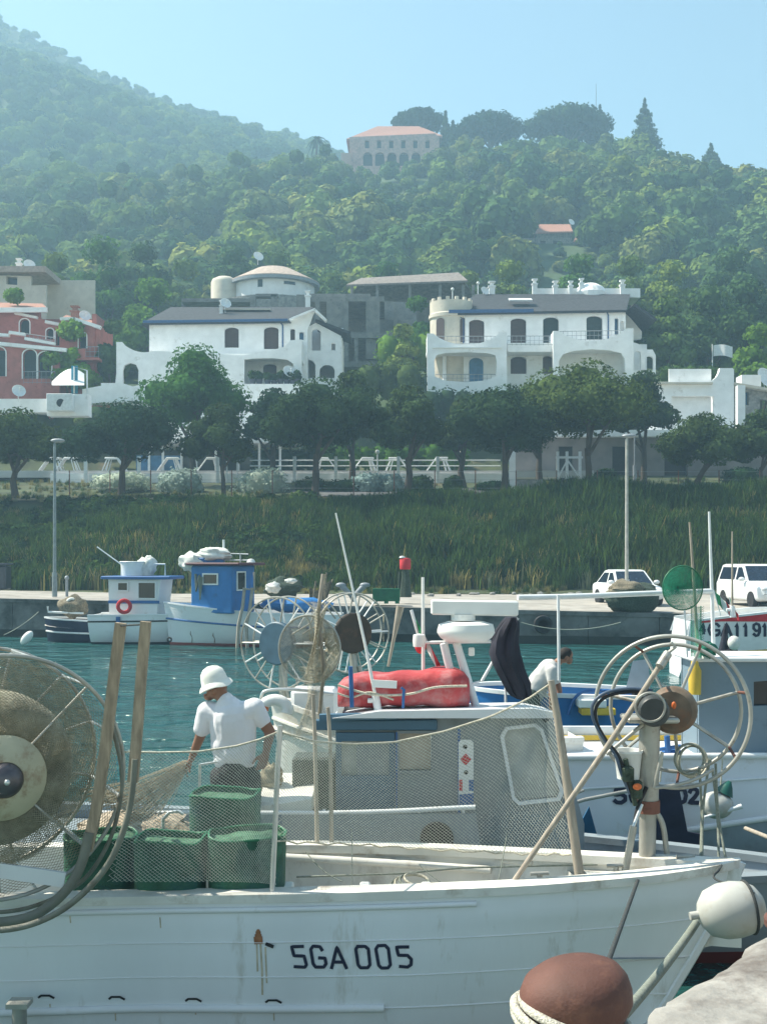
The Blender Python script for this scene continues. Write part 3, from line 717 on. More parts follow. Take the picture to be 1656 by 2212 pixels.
# side wing with lean-to roof and arches
yw = YB+.9
mb = MB(); mb.prism([poly([(UB(1300), VB(600)), (UB(1400), VB(548)), (UB(1575), VB(640)), (UB(1575), vbot), (UB(1300), vbot)], yw), archp(UB(1300), UB(1396), VB(935), VB(806), 14, yw), archp(UB(1424), UB(1530), VB(935), VB(842), 14, yw), archp(UB(1370), UB(1432), VB(742), VB(592), 8, yw), archp(UB(1507), UB(1535), VB(740), VB(690), 3, yw)], FR(yw), .35)
mb.box((PX(UB(1440), yw), yw+4.2, PZ(VB(800), yw)-1), (PX(UB(1575), yw)-PX(UB(1300), yw), .3, 9)); mb.box((PX(UB(1570), yw), yw+2, PZ(VB(640), yw)-4), (.3, 4, 7.8)); mb.box((PX(UB(1440), yw), yw+2, PZ(VB(760), yw)), (PX(UB(1575), yw)-PX(UB(1300), yw)-.1, 4, .3)); mb.build('side_wing', m_white, h, 0)
mb = MB(); mb.beam(P(UB(1405), VB(562), yw+1.6), P(UB(1642), VB(650), yw+1.6), 4.6, .22); mb.build('lean_to_roof', m_slate, h, 0)
# terrace on the left with round opening, porch in the middle
yb = YB-2.6
mb = MB(); top = scoop(UB(45), UB(250), VB(690), VB(748), 28*.308, p=2.0)
hole = [(UB(50), VB(880)), (UB(62), VB(845)), (UB(100), VB(828)), (UB(142), VB(840)), (UB(160), VB(880)), (UB(158), VB(985)), (UB(110), VB(995)), (UB(52), VB(975))]
hole2 = [(UB(900), VB(985)), (UB(900), VB(805)), (UB(960), VB(798)), (UB(1100), VB(795)), (UB(1200), VB(806)), (UB(1240), VB(835)), (UB(1245), VB(985))]
outer = [(UB(5), VB(682)), (UB(45), VB(682))]+top[1:]+[(UB(300), VB(745)), (UB(890), VB(775)), (UB(1000), VB(752)), (UB(1100), VB(738)), (UB(1180), VB(715)), (UB(1225), VB(670)), (UB(1300), VB(665)), (UB(1300), vbot), (UB(-30), vbot), (UB(-10), VB(1050)), (UB(5), VB(900))]
mb.prism([poly(outer, yb), poly(hole, yb), poly(hole2, yb)], FR(yb), .35)
mb.box((PX(UB(650), yb), yb+1.35, PZ(VB(770), yb)), (PX(UB(1300), yb)-PX(UB(5), yb)-.02, 2.6, .25)); mb.box((PX(UB(1270), yb), yb+1.4, PZ(VB(735), yb)), (PX(UB(1300), yb)-PX(UB(1240), yb), 2.5, 1.7))
mb.build('arched_terrace', m_white, h, 0)
mb = MB(); mb.tube([P(UB(1140), VB(530), YB-.5), P(UB(1165), VB(560), YB-.42), P(UB(1165), VB(735), YB-.42)], .06, 6); mb.build('downpipe', m_gutter, h, 30)
dish(h, UB(1208), VB(890), yb-.7, .55)
# potted plants on the terrace edge
m_pot = mat('dark_pot', (.05, .055, .08), .6, .2); pot_me = None
m_terrac = mat('terracotta_pot', (.35, .15, .09), .8, .2)
for i, x_ in enumerate((955, 1000, 1060, 1105, 1150, 1195, 1235, 1270)):
    if i == 0:
        pr = thing('potted_plant', 'dark pot with a leafy plant in the row along the left villa terrace', 'potted plant', P(UB(x_), VB(985), yb-.75), group='potted plants on the villa terrace')
        b = MB(); b.lathe([(.18, 0), (.26, .45), (.29, .47), (.29, .53), (.24, .53), (.22, .46), (0, .45)], n=14); b.build('pot', m_pot, pr, local=True)
        rg = np.random.default_rng(4); vv, qq = crown_geo([((0, 0, .8), .3), ((.15, .1, 1.0), .24), ((-.16, 0, 1.0), .22)], 60, .16, rg)
        oo = bpy.data.objects.new('plant', np_mesh('plant', vv, qq, [lm_hedge])); COL.objects.link(oo); setpar(oo, pr)
    else: dup(pr, P(UB(x_), VB(985), yb-.75), i*1.1, scale=(1, 1, .75+.3*((i*37 % 10)/10)))
mb = MB(); mb.box((PX(UB(1110), yb), yb-.62, PZ(VB(985), yb)-1.6), (PX(UB(1300), yb)-PX(UB(900), yb), 1.0, 3.19)); mb.solo('terrace_wall', m_white, 'low white retaining wall carrying the row of potted plants', 'wall', smooth=0)

# ---------------------------------------------------------------- round house higher up, shells and sheds
YC = 126.
h = thing('round_house', 'pale round house with conical tan roof up behind the left villa', 'house', P(575, 650, YC))
cx = PX(UB(1075), YC); rC = (PX(UB(1375), YC)-PX(UB(760), YC))/2; zb = ground_z(cx, YC)-1; ze = PZ(VB(200), YC)
mb = MB(); mb.lathe([(rC*.96, zb), (rC*.96, ze)], (cx, YC+rC, 0), n=48); wl = mb.build('wall', m_white, h, 30)
mb = MB(); mb.lathe([(rC*1.08, ze-.25), (rC*1.08, ze), (rC*.42, PZ(VB(108), YC)+.2), (rC*.36, PZ(VB(108), YC)+.28), (0, PZ(VB(104), YC)+.3)], (cx, YC+rC, 0), n=48); mb.build('roof', m_tanroof, h, 25)
mb = MB(); mb.lathe([(rC*1.085, ze-.42), (rC*1.085, ze-.1)], (cx, YC+rC, 0), n=48); mb.build('gutter_or_eave_shadow', m_rail, h, 30)  # grey band painted in for the shadow line under the eave
mb = MB(); mb.lathe([(1.5, zb), (1.5, PZ(VB(215), YC)), (1.3, PZ(VB(190), YC)), (.8, PZ(VB(174), YC)), (0, PZ(VB(168), YC))], (PX(UB(728), YC), YC+3.2, 0), n=24); mb.build('domed_bay', m_cream, h, 40)
def cyl_win(parent, a0, a1, z0, z1, mt, rad, name='window'):
    b = MB(); n = 5
    vs = []
    for i in range(n+1):
        a = a0+(a1-a0)*i/n
        for z in (z0, z1): vs.append((cx+math.sin(a)*rad, YC+rC-math.cos(a)*rad, z))
    b.add(vs, [(2*i, 2*i+2, 2*i+3, 2*i+1) for i in range(n)]); return b.build(name, mt, parent, 0)
cyl_win(h, -.30, -.18, PZ(VB(285), YC), PZ(VB(232), YC), m_shutg, rC*.965); cyl_win(h, .33, .62, PZ(VB(262), YC), PZ(VB(240), YC), m_glass, rC*.965)
mb = MB(); mb.lathe([(rC*1.28, zb), (rC*1.28, PZ(VB(300), YC-4)), (rC*1.22, PZ(VB(300), YC-4)), (rC*1.22, zb)], (cx, YC+rC, 0), n=48); mb.build('terrace_parapet', m_stonew, h, 30)
dish(h, UB(992), VB(80), YC+6, .6)

def shell(Y, panels, name, label, mt=None):
    """unfinished concrete frame: panels are (u0,v0,u1,v1,depth) boxes"""
    mb = MB()
    for u0, v0, u1, v1, dep, dy in panels:
        x0, z1 = pt(u0, v0, Y+dy); x1, z0 = pt(u1, v1, Y+dy); mb.box(((x0+x1)/2, Y+dy+dep/2, (z0+z1)/2), (x1-x0, dep, z1-z0))
    return mb.solo(name, mt or m_rawc, label, 'building', smooth=0)
shell(113, [(392, 644, 540, 652, 6, 0), (540, 636, 552, 665, .8, 0), (552, 634, 600, 640, 1, 0), (585, 636, 598, 668, .8, 0), (660, 634, 800, 642, 8, 0), (640, 636, 668, 672, 1, 0), (392, 652, 540, 690, .4, 3)], 'concrete_terrace', 'long raw concrete terrace slab below the round house')
shell(110, [(672, 640, 830, 651, 9, .5), (705, 651, 742, 720, .5, 0), (742, 650, 752, 722, .6, -.2), (790, 651, 812, 775, .5, 0), (680, 651, 690, 720, .5, 0), (672, 718, 905, 730, 9, -.3), (812, 690, 900, 728, .5, 3), (742, 730, 752, 782, .6, 0), (765, 730, 773, 782, .6, -.2), (690, 730, 700, 790, .5, 0), (672, 780, 905, 792, 9, -.3), (672, 651, 900, 780, .4, 8.5), (812, 651, 820, 725, .6, -.1), (850, 655, 858, 725, .5, 2)], 'unfinished_building', 'unfinished grey concrete building frame between the two white villas')
h = thing('open_shed', 'long open shed with grey roof on posts above the unfinished building', 'shed', P(890, 640, 122))
mb = MB(); ax0, ax1 = PX(748, 122), PX(1032, 122); zr, zeave = PZ(588, 125), PZ(608, 122)
mb.add([(ax0, 121, zeave-.55), (PX(1010, 121), 121, zeave-.1), (PX(990, 125), 125, zr), (ax0+1.5, 125, zr-.6), (ax1+.4, 129, zeave-.2), (ax0, 129, zeave-.6)] + [(ax0, 121, zeave-.75), (PX(1010, 121), 121, zeave-.3), (PX(990, 125), 125, zr-.2), (ax0+1.5, 125, zr-.8), (ax1+.4, 129, zeave-.4), (ax0, 129, zeave-.8)],
       [(0, 1, 2, 3), (3, 2, 4, 5), (7, 6, 9, 8), (8, 9, 11, 10), (0, 6, 7, 1), (1, 7, 8, 2), (2, 8, 10, 4), (5, 11, 6, 0), (4, 10, 11, 5)]); mb.build('roof', mat('weathered_shed_roof', (.21, .18, .16), .9, .3, 3), h, 0)
for u_ in (760, 815, 885, 950, 1000, 1022):
    for y_ in (121.4, 128): b = MB(); b.cyl(V((PX(u_, y_), y_, ground_z(PX(u_, y_), y_)-.5)), V((PX(u_, y_), y_, zeave-.5)), .16, n=8); b.build('post', m_rawc, h)
mb = MB(); mb.box(((ax0+ax1)/2, 128.6, zeave-2), (ax1-ax0-1, .2, 3.2)); mb.build('back_wall', m_rawc, h, 0)

# ---------------------------------------------------------------- red house
YR = 96.
def UR(x): return x*.34
def VR(y): return 516.7+y*.34
def RR(*p): return [(UR(p[i]), VR(p[i+1])) for i in range(0, len(p), 2)]
h = thing('red_house', 'red plastered house with white trimmed arches at the left edge', 'house', P(60, 830, YR))
zbot = ground_z(PX(60, YR), YR)-1; vbot = HZ+(HC-zbot)*F/YR
def rwin(a, b, c, d, Y, mt, par): return win(par, UR(a), UR(b), VR(c), VR(d), Y, mt, (b-a)*.34*.45, frm=m_white)
lw = [(155, 240, 890, 705), (252, 335, 890, 720), (-40, 45, 875, 690)]
mb = MB(); mb.prism([poly(RR(-260, 600, 150, 640, 385, 690)+[(UR(385), vbot), (UR(-260), vbot)], YR)]+[archp(UR(a), UR(b), VR(c), VR(d), (b-a)*.153, YR) for a, b, c, d in lw], FR(YR), .35)
y2 = YR+2.6; uw = [(135, 196, 612, 512), (303, 348, 640, 572), (362, 398, 680, 584)]
mb.prism([poly(RR(-260, 460, 0, 470, 262, 450, 262, 500, 300, 535, 425, 560)+[(UR(425), VR(760)), (UR(-260), VR(760))], y2)]+[archp(UR(a), UR(b), VR(c), VR(d), (b-a)*.153, y2) for a, b, c, d in uw], FR(y2), .35)
y3 = YR+1.5; rw = [(508, 556, 697, 598)]
mb.prism([poly(RR(385, 520, 480, 512, 600, 560)+[(UR(600), vbot), (UR(385), vbot)], y3)]+[archp(UR(a), UR(b), VR(c), VR(d), (b-a)*.153, y3) for a, b, c, d in rw], FR(y3), .35)
mb.box((PX(UR(598), y3), y3+3, PZ(VR(700), y3)-1), (.35, 6, 8)); mb.box((PX(UR(60), YR), YR+1.3, PZ(VR(690), YR)-.1), (PX(UR(385), YR)-PX(UR(-260), YR)-.05, 2.5, .2)); mb.box(((PX(UR(-260), YR)+PX(UR(420), YR))/2, y2+6, PZ(VR(640), y2)-1), (PX(UR(420), YR)-PX(UR(-260), YR), .3, 8)); mb.build('wall', m_red, h, 0)
for a, b, c, d in lw: rwin(a, b, c, d, YR, m_shutg, h)
for a, b, c, d in uw: rwin(a, b, c, d, y2, m_shutg, h)
for a, b, c, d in rw: rwin(a, b, c, d, y3, m_shutg, h)
mb = MB()
for a, b, Y_, t in ((RR(-260, 590, 60, 612), 0, YR-.45, .24), (RR(60, 592, 160, 606), 0, YR-.45, .24), (RR(160, 632, 350, 665), 0, YR-.45, .22), (RR(-260, 640, 425, 706), 0, YR-.5, .3), (RR(95, 470, 240, 500), 0, y2-.5, .2), (RR(290, 525, 425, 552), 0, y2-.5, .25), (RR(385, 508, 480, 506), 0, y3-.5, .25), (RR(470, 506, 640, 562), 0, y3-.5, .28)):
    mb.beam(P(*a[0], Y_), P(*a[1], Y_), .45, t)
mb.build('white_cornice', m_white, h, 0)
mb = MB(); e = [P(UR(-260), VR(430), y2-.8), P(UR(305), VR(440), y2-.8), P(UR(270), VR(408), y2+5), P(UR(-260), VR(395), y2+5)]
mb.add(e+[p-V((0, 0, .2)) for p in e], [(0, 1, 2, 3), (7, 6, 5, 4), (0, 4, 5, 1), (1, 5, 6, 2), (2, 6, 7, 3)]); rf = mb.build('roof', m_pantile, h, 0)
mb = MB(); mb.beam(P(UR(-260), VR(452), y2-.95), P(UR(300), VR(448), y2-.95), .25, .4); mb.build('fascia', m_white, rf, 0)
mb = MB(); e = [P(UR(380), VR(505), y3-.7), P(UR(640), VR(555), y3-.7), P(UR(610), VR(520), y3+5), P(UR(420), VR(480), y3+5)]
mb.add(e+[p-V((0, 0, .15)) for p in e], [(0, 1, 2, 3), (7, 6, 5, 4), (0, 4, 5, 1), (1, 5, 6, 2), (2, 6, 7, 3), (3, 7, 4, 0)]); mb.build('side_roof', m_pantile, h, 0)
chimney(h, UR(450), UR(505), VR(455), VR(510), y3+2, m_brick, True)
dish(h, UR(538), VR(490), y3+1, .5)
mb = MB(); x0, z0 = pt(UR(488), VR(770), y3-1.2); x1, z1 = pt(UR(632), VR(700), y3-1.2); mb.box(((x0+x1)/2, y3-.9, z0+.1), (x1-x0, 1.2, .22)); mb.box((x0+.4, y3-1.45, (z0+z1)/2), (.8, .12, z1-z0)); bo = mb.build('balcony', m_red, h, 0)
railing(bo, [V((x0+.8, y3-1.45, z0+.2)), V((x1, y3-1.45, z0+.2))], .9); railing(h, [P(UR(160), VR(645), YR-.3), P(UR(350), VR(672), YR-.3)], .6); railing(h, [P(UR(150), VR(918), YR-1.2), P(UR(350), VR(918), YR-1.2)], 1.0)

# house behind the red one
h = thing('white_house', 'partly hidden white house with flat dark roof above the red house', 'house', P(50, 660, 108))
Y = 108; mb = MB(); mb.prism([poly(RR(-150, 232, 205, 240, 205, 300, 300, 298, 300, 560, -150, 560), Y), poly(RR(48, 240, 118, 245, 118, 296, 48, 292), Y)], FR(Y), .4); mb.box((PX(UR(60), Y), Y+4, PZ(VR(400), Y)), (14, .3, 6)); mb.build('wall', m_cream, h, 0)
mb = MB(); mb.box((PX(UR(50), Y), Y+2.5, PZ(VR(205), Y)), (PX(UR(318), Y)-PX(UR(-200), Y), 7, .55)); rf = mb.build('roof', m_tanroof, h, 0)
mb = MB(); mb.prism([poly(RR(48, 240, 118, 245, 118, 296, 48, 292), Y)], FR(Y+.3), .05); mb.build('window', m_glass, h, 0)
chimney(h, UR(103), UR(140), VR(150), VR(195), Y+2); dish(h, UR(185), VR(165), Y+1, .55)

# ---------------------------------------------------------------- right-hand white building with scooped pylon
YD = 89.
def UD(x): return 1093+x*.34
def DD(*p): return [(UD(p[i]), VR(p[i+1])) for i in range(0, len(p), 2)]
h = thing('white_building', 'low white building with tall scooped end wall at the right edge', 'building', P(1500, 920, YD))
zb = ground_z(PX(1500, YD), YD)-.6; vbot = HZ+(HC-zb)*F/YD
mb = MB(); mb.prism([poly(DD(880, 912, 1270, 912, 1300, 900, 1325, 880, 1340, 850, 1345, 825, 1428, 825)+[(UD(1432), vbot), (UD(880), vbot)], YD), poly(DD(1040, 1000, 1310, 1000, 1310, 1180, 1040, 1180), YD)], FR(YD), .5)
mb.box((PX(UD(1430), YD), YD+4, PZ(VR(825), YD)-3), (.4, 8, 6)); mb.box((PX(UD(1170), YD), YD+.2, PZ(VR(1090), YD)), (PX(UD(1310), YD)-PX(UD(1040), YD), .1, 6.5)); mb.build('wall', m_white, h, 0)
mb = MB(); mb.box((PX(UD(1090), YD), YD-.25, PZ(VR(924), YD)), (PX(UD(1285), YD)-PX(UD(880), YD), 1.2, .14)); mb.build('coping', m_cream, h, 0)
mb = MB(); mb.prism([poly(DD(1436, 930, 1560, 945, 1800, 990)+[(UD(1800), vbot), (UD(1436), vbot)], YD+1), poly(DD(1485, 965, 1530, 975, 1530, 1060, 1485, 1050), YD+1), poly(DD(1800-200, 1020, 1760, 1040, 1760, 1120, 1600, 1100), YD+1)], FR(YD+1), .4); mb.build('stone_wing', m_stonew, h, 0)
mb = MB(); mb.beam(P(UD(1436), VR(922), YD+.4), P(UD(1800), VR(985), YD+.4), 1.0, .2); mb.build('wing_coping', m_cream, h, 0)
mb = MB(); mb.prism([poly(DD(1485, 965, 1530, 975, 1530, 1060, 1485, 1050), YD+1)], FR(YD+1.1), .05); mb.build('window', m_blued, h, 0)
mb = MB(); mb.box(P(UD(1538), VR(907), YD+2), (1.5, 1.5, .9)); mb.build('chimney', m_white, h, 0); dish(h, UD(1645), VR(885), YD+2, .9)
mb = MB(); mb.box(P(UD(1487), VR(1130), YD-4), (.55, .55, 4.6)); mb.solo('gate_pillar', m_white, 'tall white pillar in front of the stone wing at right', 'pillar', smooth=0)
mb = MB(); b0 = P(1538, 760, 104); mb.cyl(b0-V((0, 0, 4)), b0+V((0, 0, .7)), .05, n=6); mb.grid(lambda a, b: V((b0.x+.1+a*1.75, b0.y+.18*math.sin(a*7), b0.z+.6-b*1.0+.1*math.sin(a*5))), 12, 4); mb.solo('white_flag', m_wp, 'small white flag on a pole before the dark trees at right', 'flag', smooth=60)

# ---------------------------------------------------------------- buildings under the avenue trees
YE = 88.
h = thing('beach_bar', 'white flat roofed beach bar with glazed front behind the left avenue trees', 'building', (PX(470, YE), YE, 9.5))
mb = MB(); zt = PZ(920, YE); zm = PZ(958, YE); z0 = 9.5; xa, xb = PX(318, YE), PX(640, YE)
mb.box(((xa+xb)/2, YE+2, (zt+zm)/2), (xb-xa, 5, zt-zm)); mb.build('upper_wall', m_white, h, 0)
mb = MB(); mb.box(((xa+xb)/2+.5, YE-1.2, zm-.1), (xb-xa+2, 3.6, .26)); mb.build('canopy', m_white, h, 0)
mb = MB(); mb.box(((xa+xb)/2, YE+2.5, (z0+zm)/2-.15), (xb-xa, .2, zm-z0-.3)); mb.build('glazing', m_glass, h, 0)
for u_ in (322, 352, 392, 424, 466, 515, 560, 605):
    b = MB(); b.box((PX(u_, YE-2.4), YE-2.4, (z0+zm)/2-.12), (.16, .16, zm-z0-.24)); b.build('post', m_wp, h, 0)
railing(h, [P(370, 956, YE-.9), P(620, 956, YE-.9)], .9)
mb = MB(); mb.box((PX(345, YE-2), YE-2.2, 10.2), (3.4, .1, 1.3)); mb.build('wind_screen', m_blued, h, 0)
for u_, v_ in ((428, 950), (470, 950), (540, 950)):
    pass
h = thing('boat_shed', 'low building with dark doors and white fascia behind the right avenue trees', 'building', (PX(1350, YE), YE, 9.3))
xa, xb = PX(1105, YE), PX(1720, YE); zt = PZ(938, YE); z0 = 8.6
m_drab = mat('drab_wall_paint', (.20, .18, .17), .9, .2, 1)
mb = MB(); dr = [(1205, 1235), (1320, 1352), (1352+80, 1452+30)]
mb.prism([poly([(1105, 945), (1720, 945), (1720, 1060), (1105, 1060)], YE)]+[poly([(a, 965), (b, 965), (b, 1058), (a, 1058)], YE) for a, b in dr], FR(YE), .35); mb.build('wall', m_drab, h, 0)
for a, b in dr: b_ = MB(); b_.prism([poly([(a, 965), (b, 965), (b, 1058), (a, 1058)], YE)], FR(YE+.2), .05); b_.build('door', m_dk, h, 0)
mb = MB(); mb.box(((xa+xb)/2, YE+1.5, zt-.05), (xb-xa+.6, 5.5, .5)); mb.build('flat_roof', m_white, h, 0)
mb = MB(); mb.box((PX(1106, 78), 78, ground_z(PX(1106, 78), 78)+1.4), (.4, .4, 3.4)); mb.solo('gate_pillar', m_white, 'square white pillar beside the raised planter under the trees', 'pillar', smooth=0)
h2 = thing('pergola', 'small white timber pergola frame standing on the low wall', 'pergola', P(1232, 1030, 80))
for i, u_ in enumerate((1204, 1224, 1252)):
    b = MB(); b.box((PX(u_, 80), 80, PZ(1005, 80)), (.18, .18, 1.9)); b.build('post', m_wp, h2, 0)
b = MB(); b.beam(P(1200, 988, 80), P(1258, 988, 80), .14, .14); b.beam(P(1206, 1030, 80), P(1224, 995, 80), .1, .1); b.beam(P(1250, 1030, 80), P(1226, 995, 80), .1, .1); b.build('brace', m_wp, h2, 0)

# ---------------------------------------------------------------- left edge: walls, awning frame
mb = MB(); Y = 86
x0, z1 = pt(-120, 862, Y); x1, z0 = pt(122, 886, Y); mb.box(((x0+x1)/2, Y+1, z1-.5), (x1-x0, 2.4, 1.0)); mb.box((PX(150, Y), Y, PZ(868, Y)-.3), (3, 1.2, 1.6)); mb.solo('garden_wall', m_white, 'long white garden wall below the red house', 'wall', smooth=0)
h = thing('cabinet', 'white metal cabinet with a round dark hole on the garden wall', 'cabinet', P(131, 890, Y-1)); mb = MB(); mb.box(P(131, 870, Y-1), (.62*3, .9, 1.25), ch=.03); mb.build('housing', m_wp, h, 0); mb = MB(); mb.cyl(P(131, 870, Y-1.45), P(131, 870, Y-1.48), .3, n=16); mb.build('vent', m_dk, h)
h = thing('awning_frame', 'blue and white awning frame beside the red house', 'awning', P(175, 840, 92))
mb = MB(); mb.beam(P(161, 790, 92), P(161, 850, 92), .5, .12); mb.build('blue_curtain', mat('turquoise_cloth', (.02, .22, .34), .8, .2), h, 0)
mb = MB(); mb.tube([P(160, 850, 91.8), P(160, 792, 91.8), P(188, 800, 91.8), P(188, 880, 91.8)], .07, 6); mb.build('pole', m_wp, h); mb = MB(); mb.grid(lambda a, b: P(112+70*a, 832-28*math.sin(a*2.5)*b-8*b, 91+3*b), 8, 4); mb.build('tarpaulin', m_wp, h, 60)
mb = MB(); b0 = P(40, 850, 85)
h = thing('satellite_dish_mast', 'white satellite dish standing on the garden wall at left', 'satellite dish', P(40, 865, 85)); dish(h, 40, 846, 85, .5)
# retaining wall under the left villa
mb = MB(); Y = 93; mb.prism([poly([(186, 845), (226, 838), (226, 832), (270, 832), (330, 850), (330, 872), (186, 876)], Y)], FR(Y), 1.2); mb.solo('retaining_wall', m_white, 'stepped white retaining wall left of the tallest avenue tree', 'wall', smooth=0)

# ---------------------------------------------------------------- villa on the ridge
Y = 279.
h = thing('ridge_villa', 'large arcaded stone villa with red roof on the wooded ridge', 'villa', P(850, 372, Y))
zb = min(ground_z(PX(760, Y), Y), ground_z(PX(940, Y), Y))-4
mb = MB(); ar = [archp(u_-1, u_+19, 360, 331, 9, Y) for u_ in (785, 811, 837, 863, 889, 915)]
wn = [archp(u_, u_+9, 322, 305, 1, Y) for u_ in (788, 814, 840, 866, 892, 918)]
vb = HZ+(HC-zb)*F/Y
mb.prism([poly([(755, 298), (800, 296), (940, 290), (948, 300), (948, vb), (755, vb)], Y)]+ar+wn, FR(Y), .8)
mb.box((PX(850, Y), Y+9, (zb+PZ(300, Y))/2), (PX(944, Y)-PX(759, Y), .5, PZ(300, Y)-zb)); mb.box((PX(757, Y)+.3, Y+5, (zb+PZ(300, Y))/2), (.6, 10, PZ(300, Y)-zb)); mb.box((PX(946, Y)-.3, Y+5, (zb+PZ(300, Y))/2), (.6, 10, PZ(300, Y)-zb)); mb.build('wall', m_stone, h, 0)
mb = MB(); mb.box((PX(850, Y), Y+1.6, (PZ(360, Y)+PZ(330, Y))/2), (PX(940, Y)-PX(765, Y), .2, PZ(330, Y)-PZ(362, Y))); mb.build('loggia_shade', m_dk, h, 0)  # dark sheet behind the arches, stands in for the shade inside
mb = MB(); hip_roof(mb, 748, 955, 299, 292, 272, 815, 905, Y, 11, .5); mb.build('roof', m_pantile, h, 0)
for u_ in (788, 814, 840, 866, 892, 918): b = MB(); b.prism([archp(u_, u_+9, 322, 305, 1, Y)], FR(Y+.3), .1); b.build('window', m_dk, h, 0)
mb = MB(); mb.box((PX(748, Y), Y, PZ(350, Y)-2), (2.4, 5, PZ(338, Y)-PZ(372, Y)+3)); mb.build('side_annex', mat('annex_plaster', (.50, .30, .24), .9, .2), h, 0)
mb = MB(); mb.box((PX(850, Y), Y-1.2, PZ(365, Y)-2.6), (PX(950, Y)-PX(750, Y), 2, 5)); mb.build('terrace_base', m_stone, h, 0)
# brick house on the slope
Y = 196.
h = thing('hillside_house', 'grey stone house with orange roofs half hidden in the wood', 'house', P(1200, 530, Y))
mb = MB(); x0, z1 = pt(1158, 500, Y); x1, z0 = pt(1235, 545, Y); mb.box(((x0+x1)/2, Y+3, (z0+z1)/2-2), (x1-x0, 6, z1-z0+4)); x0, z1 = pt(1120, 512, Y); mb.box((PX(1140, Y), Y+3, PZ(525, Y)-2), (PX(1160, Y)-x0, 5, 6)); mb.box((PX(1265, Y), Y+2, PZ(528, Y)-2), (PX(1295, Y)-PX(1236, Y), 5, 5)); mb.build('wall', m_stonew, h, 0)
mb = MB(); hip_roof(mb, 1156, 1237, 501, 499, 484, 1165, 1230, Y, 7, .3); hip_roof(mb, 1240, 1300, 517, 516, 503, 1245, 1295, Y-1, 6, .3); mb.build('roof', m_pantile, h, 0)
for u_ in (1172, 1200, 1250): b = MB(); b.box(P(u_, 528, Y-.06), (.9, .1, 1.3)); b.build('window', m_dk, h, 0)
dish(h, 1233, 480, Y+2, .6)
# ================================================================ TREES AND PLANTS AS THINGS
def link_mesh(name, me, parent=None, loc=None):
    o = bpy.data.objects.new(name, me); COL.objects.link(o)
    if parent is not None: setpar(o, parent)
    if loc is not None: o.location = loc
    return o
def broadleaf(name, label, base, H, w, seed, lm, group=None, n=11, per=420, leaf=.20, trunk_h=.42, r0=.36, r1=.56, rt=.14, flat=1., fork=4, ox=0., cat='tree'):
    """tapered trunk that forks into limbs, crown of leafy clumps spread over them; base in world"""
    rg = np.random.default_rng(seed); t = thing(name, label, cat, base, group=group)
    cz = H*trunk_h; lobes = []
    ch = H-cz
    for i in range(n):
        a = i*2.4+rg.random()*.9; q = w*math.sqrt((i+.5)/n)*.78; r = w*(r0+(r1-r0)*rg.random())*(1-.25*q/w)
        z = cz+ch*(.30+.40*rg.random())*(1-.32*(q/w)**2)*flat
        lobes.append(((ox+q*math.cos(a), q*math.sin(a)*.9, z), (r, r, r*.72)))
    lobes.append(((ox, 0, H-w*.38), (w*.45, w*.45, w*.34)))
    v, q = crown_geo(lobes, per, leaf, rg, .74)
    # loose sprays at the outline
    m = 260; d = rg.normal(size=(m, 3)); d /= np.linalg.norm(d, axis=1)[:, None]; pick = rg.integers(0, len(lobes), m)
    c = np.array([lobes[k][0] for k in pick])+d*np.array([lobes[k][1] for k in pick])*(1.04+.16*rg.random((m, 1)))
    v2, q2 = leaf_quads(c, d, leaf*(.8+.5*rg.random(m)), rg); q = np.concatenate([q, q2+len(v)]); v = np.concatenate([v, v2])
    mb = MB(); k0 = V((rg.normal()*.12, rg.normal()*.1, cz*.55)); top = V((ox*.5, 0, cz*.95))
    mb.tube([(0, 0, -.3), (0, 0, .15), k0, top], [rt*1.6, rt*1.15, rt*.95, rt*.75], 10)
    for i in range(fork):
        l = lobes[int(i*len(lobes)/fork)]; e = V(l[0])
        mid = top.lerp(e, .5)+V((0, 0, -.15)); mb.tube([k0.lerp(top, .6), mid, e], [rt*.6, rt*.42, rt*.2], 7)
        l = lobes[(int(i*len(lobes)/fork)+1) % len(lobes)]; e2 = V(l[0]); mb.tube([mid, mid.lerp(e2, .6)+V((0, 0, .1)), e2], [rt*.35, rt*.22, rt*.1], 6)
    mb.build('trunk', m_bark, t, 50, local=True); link_mesh('crown', np_mesh('crown', v, q, [lm]), t)
    return t
def at_ground(u, Y): x = PX(u, Y); return V((x, Y, ground_z(x, Y)))
# the avenue along the top of the bank: (u, base row is the ground, top row, half width px, depth, label)
ave = [
 (33, 880, 105, 70.0, 'dark avenue tree at the left edge, left of the slim lamp post', 11),
 (262, 862, 122, 70.6, 'dark avenue tree with straight trunk right of the left lamp post', 12),
 (483, 872, 78, 71.2, 'small avenue tree with thin leaning trunk between the two silver bushes', 13),
 (680, 812, 138, 70.2, 'broad avenue tree with stout dark trunk near the middle', 14),
 (878, 832, 92, 71.0, 'avenue tree with a forked Y shaped trunk right of the middle', 15),
 (1088, 830, 125, 70.4, 'avenue tree left of the white pillar with open sparse crown', 16),
 (1272, 775, 152, 70.2, 'largest avenue tree with wide dark crown before the right villa', 17),
 (1518, 890, 98, 71.5, 'low avenue tree between right lamp post and pillar', 18),
 (1640, 885, 75, 73.0, 'half cut avenue tree at the right edge', 19)]
for u_, vt, hw, Y, lab, sd_ in ave:
    b = at_ground(u_, Y); H = PZ(vt, Y)-b.z; w = hw*Y/F*.94
    broadleaf('avenue_tree', lab, b, H, w, sd_, lm_row, 'trees of the avenue along the bank', n=13 if hw > 100 else 10, per=900, leaf=.145, trunk_h=.38 if H > 6.5 else .35, rt=.21 if hw > 90 else .13, ox=-.25 if sd_ in (13, 17) else .1)
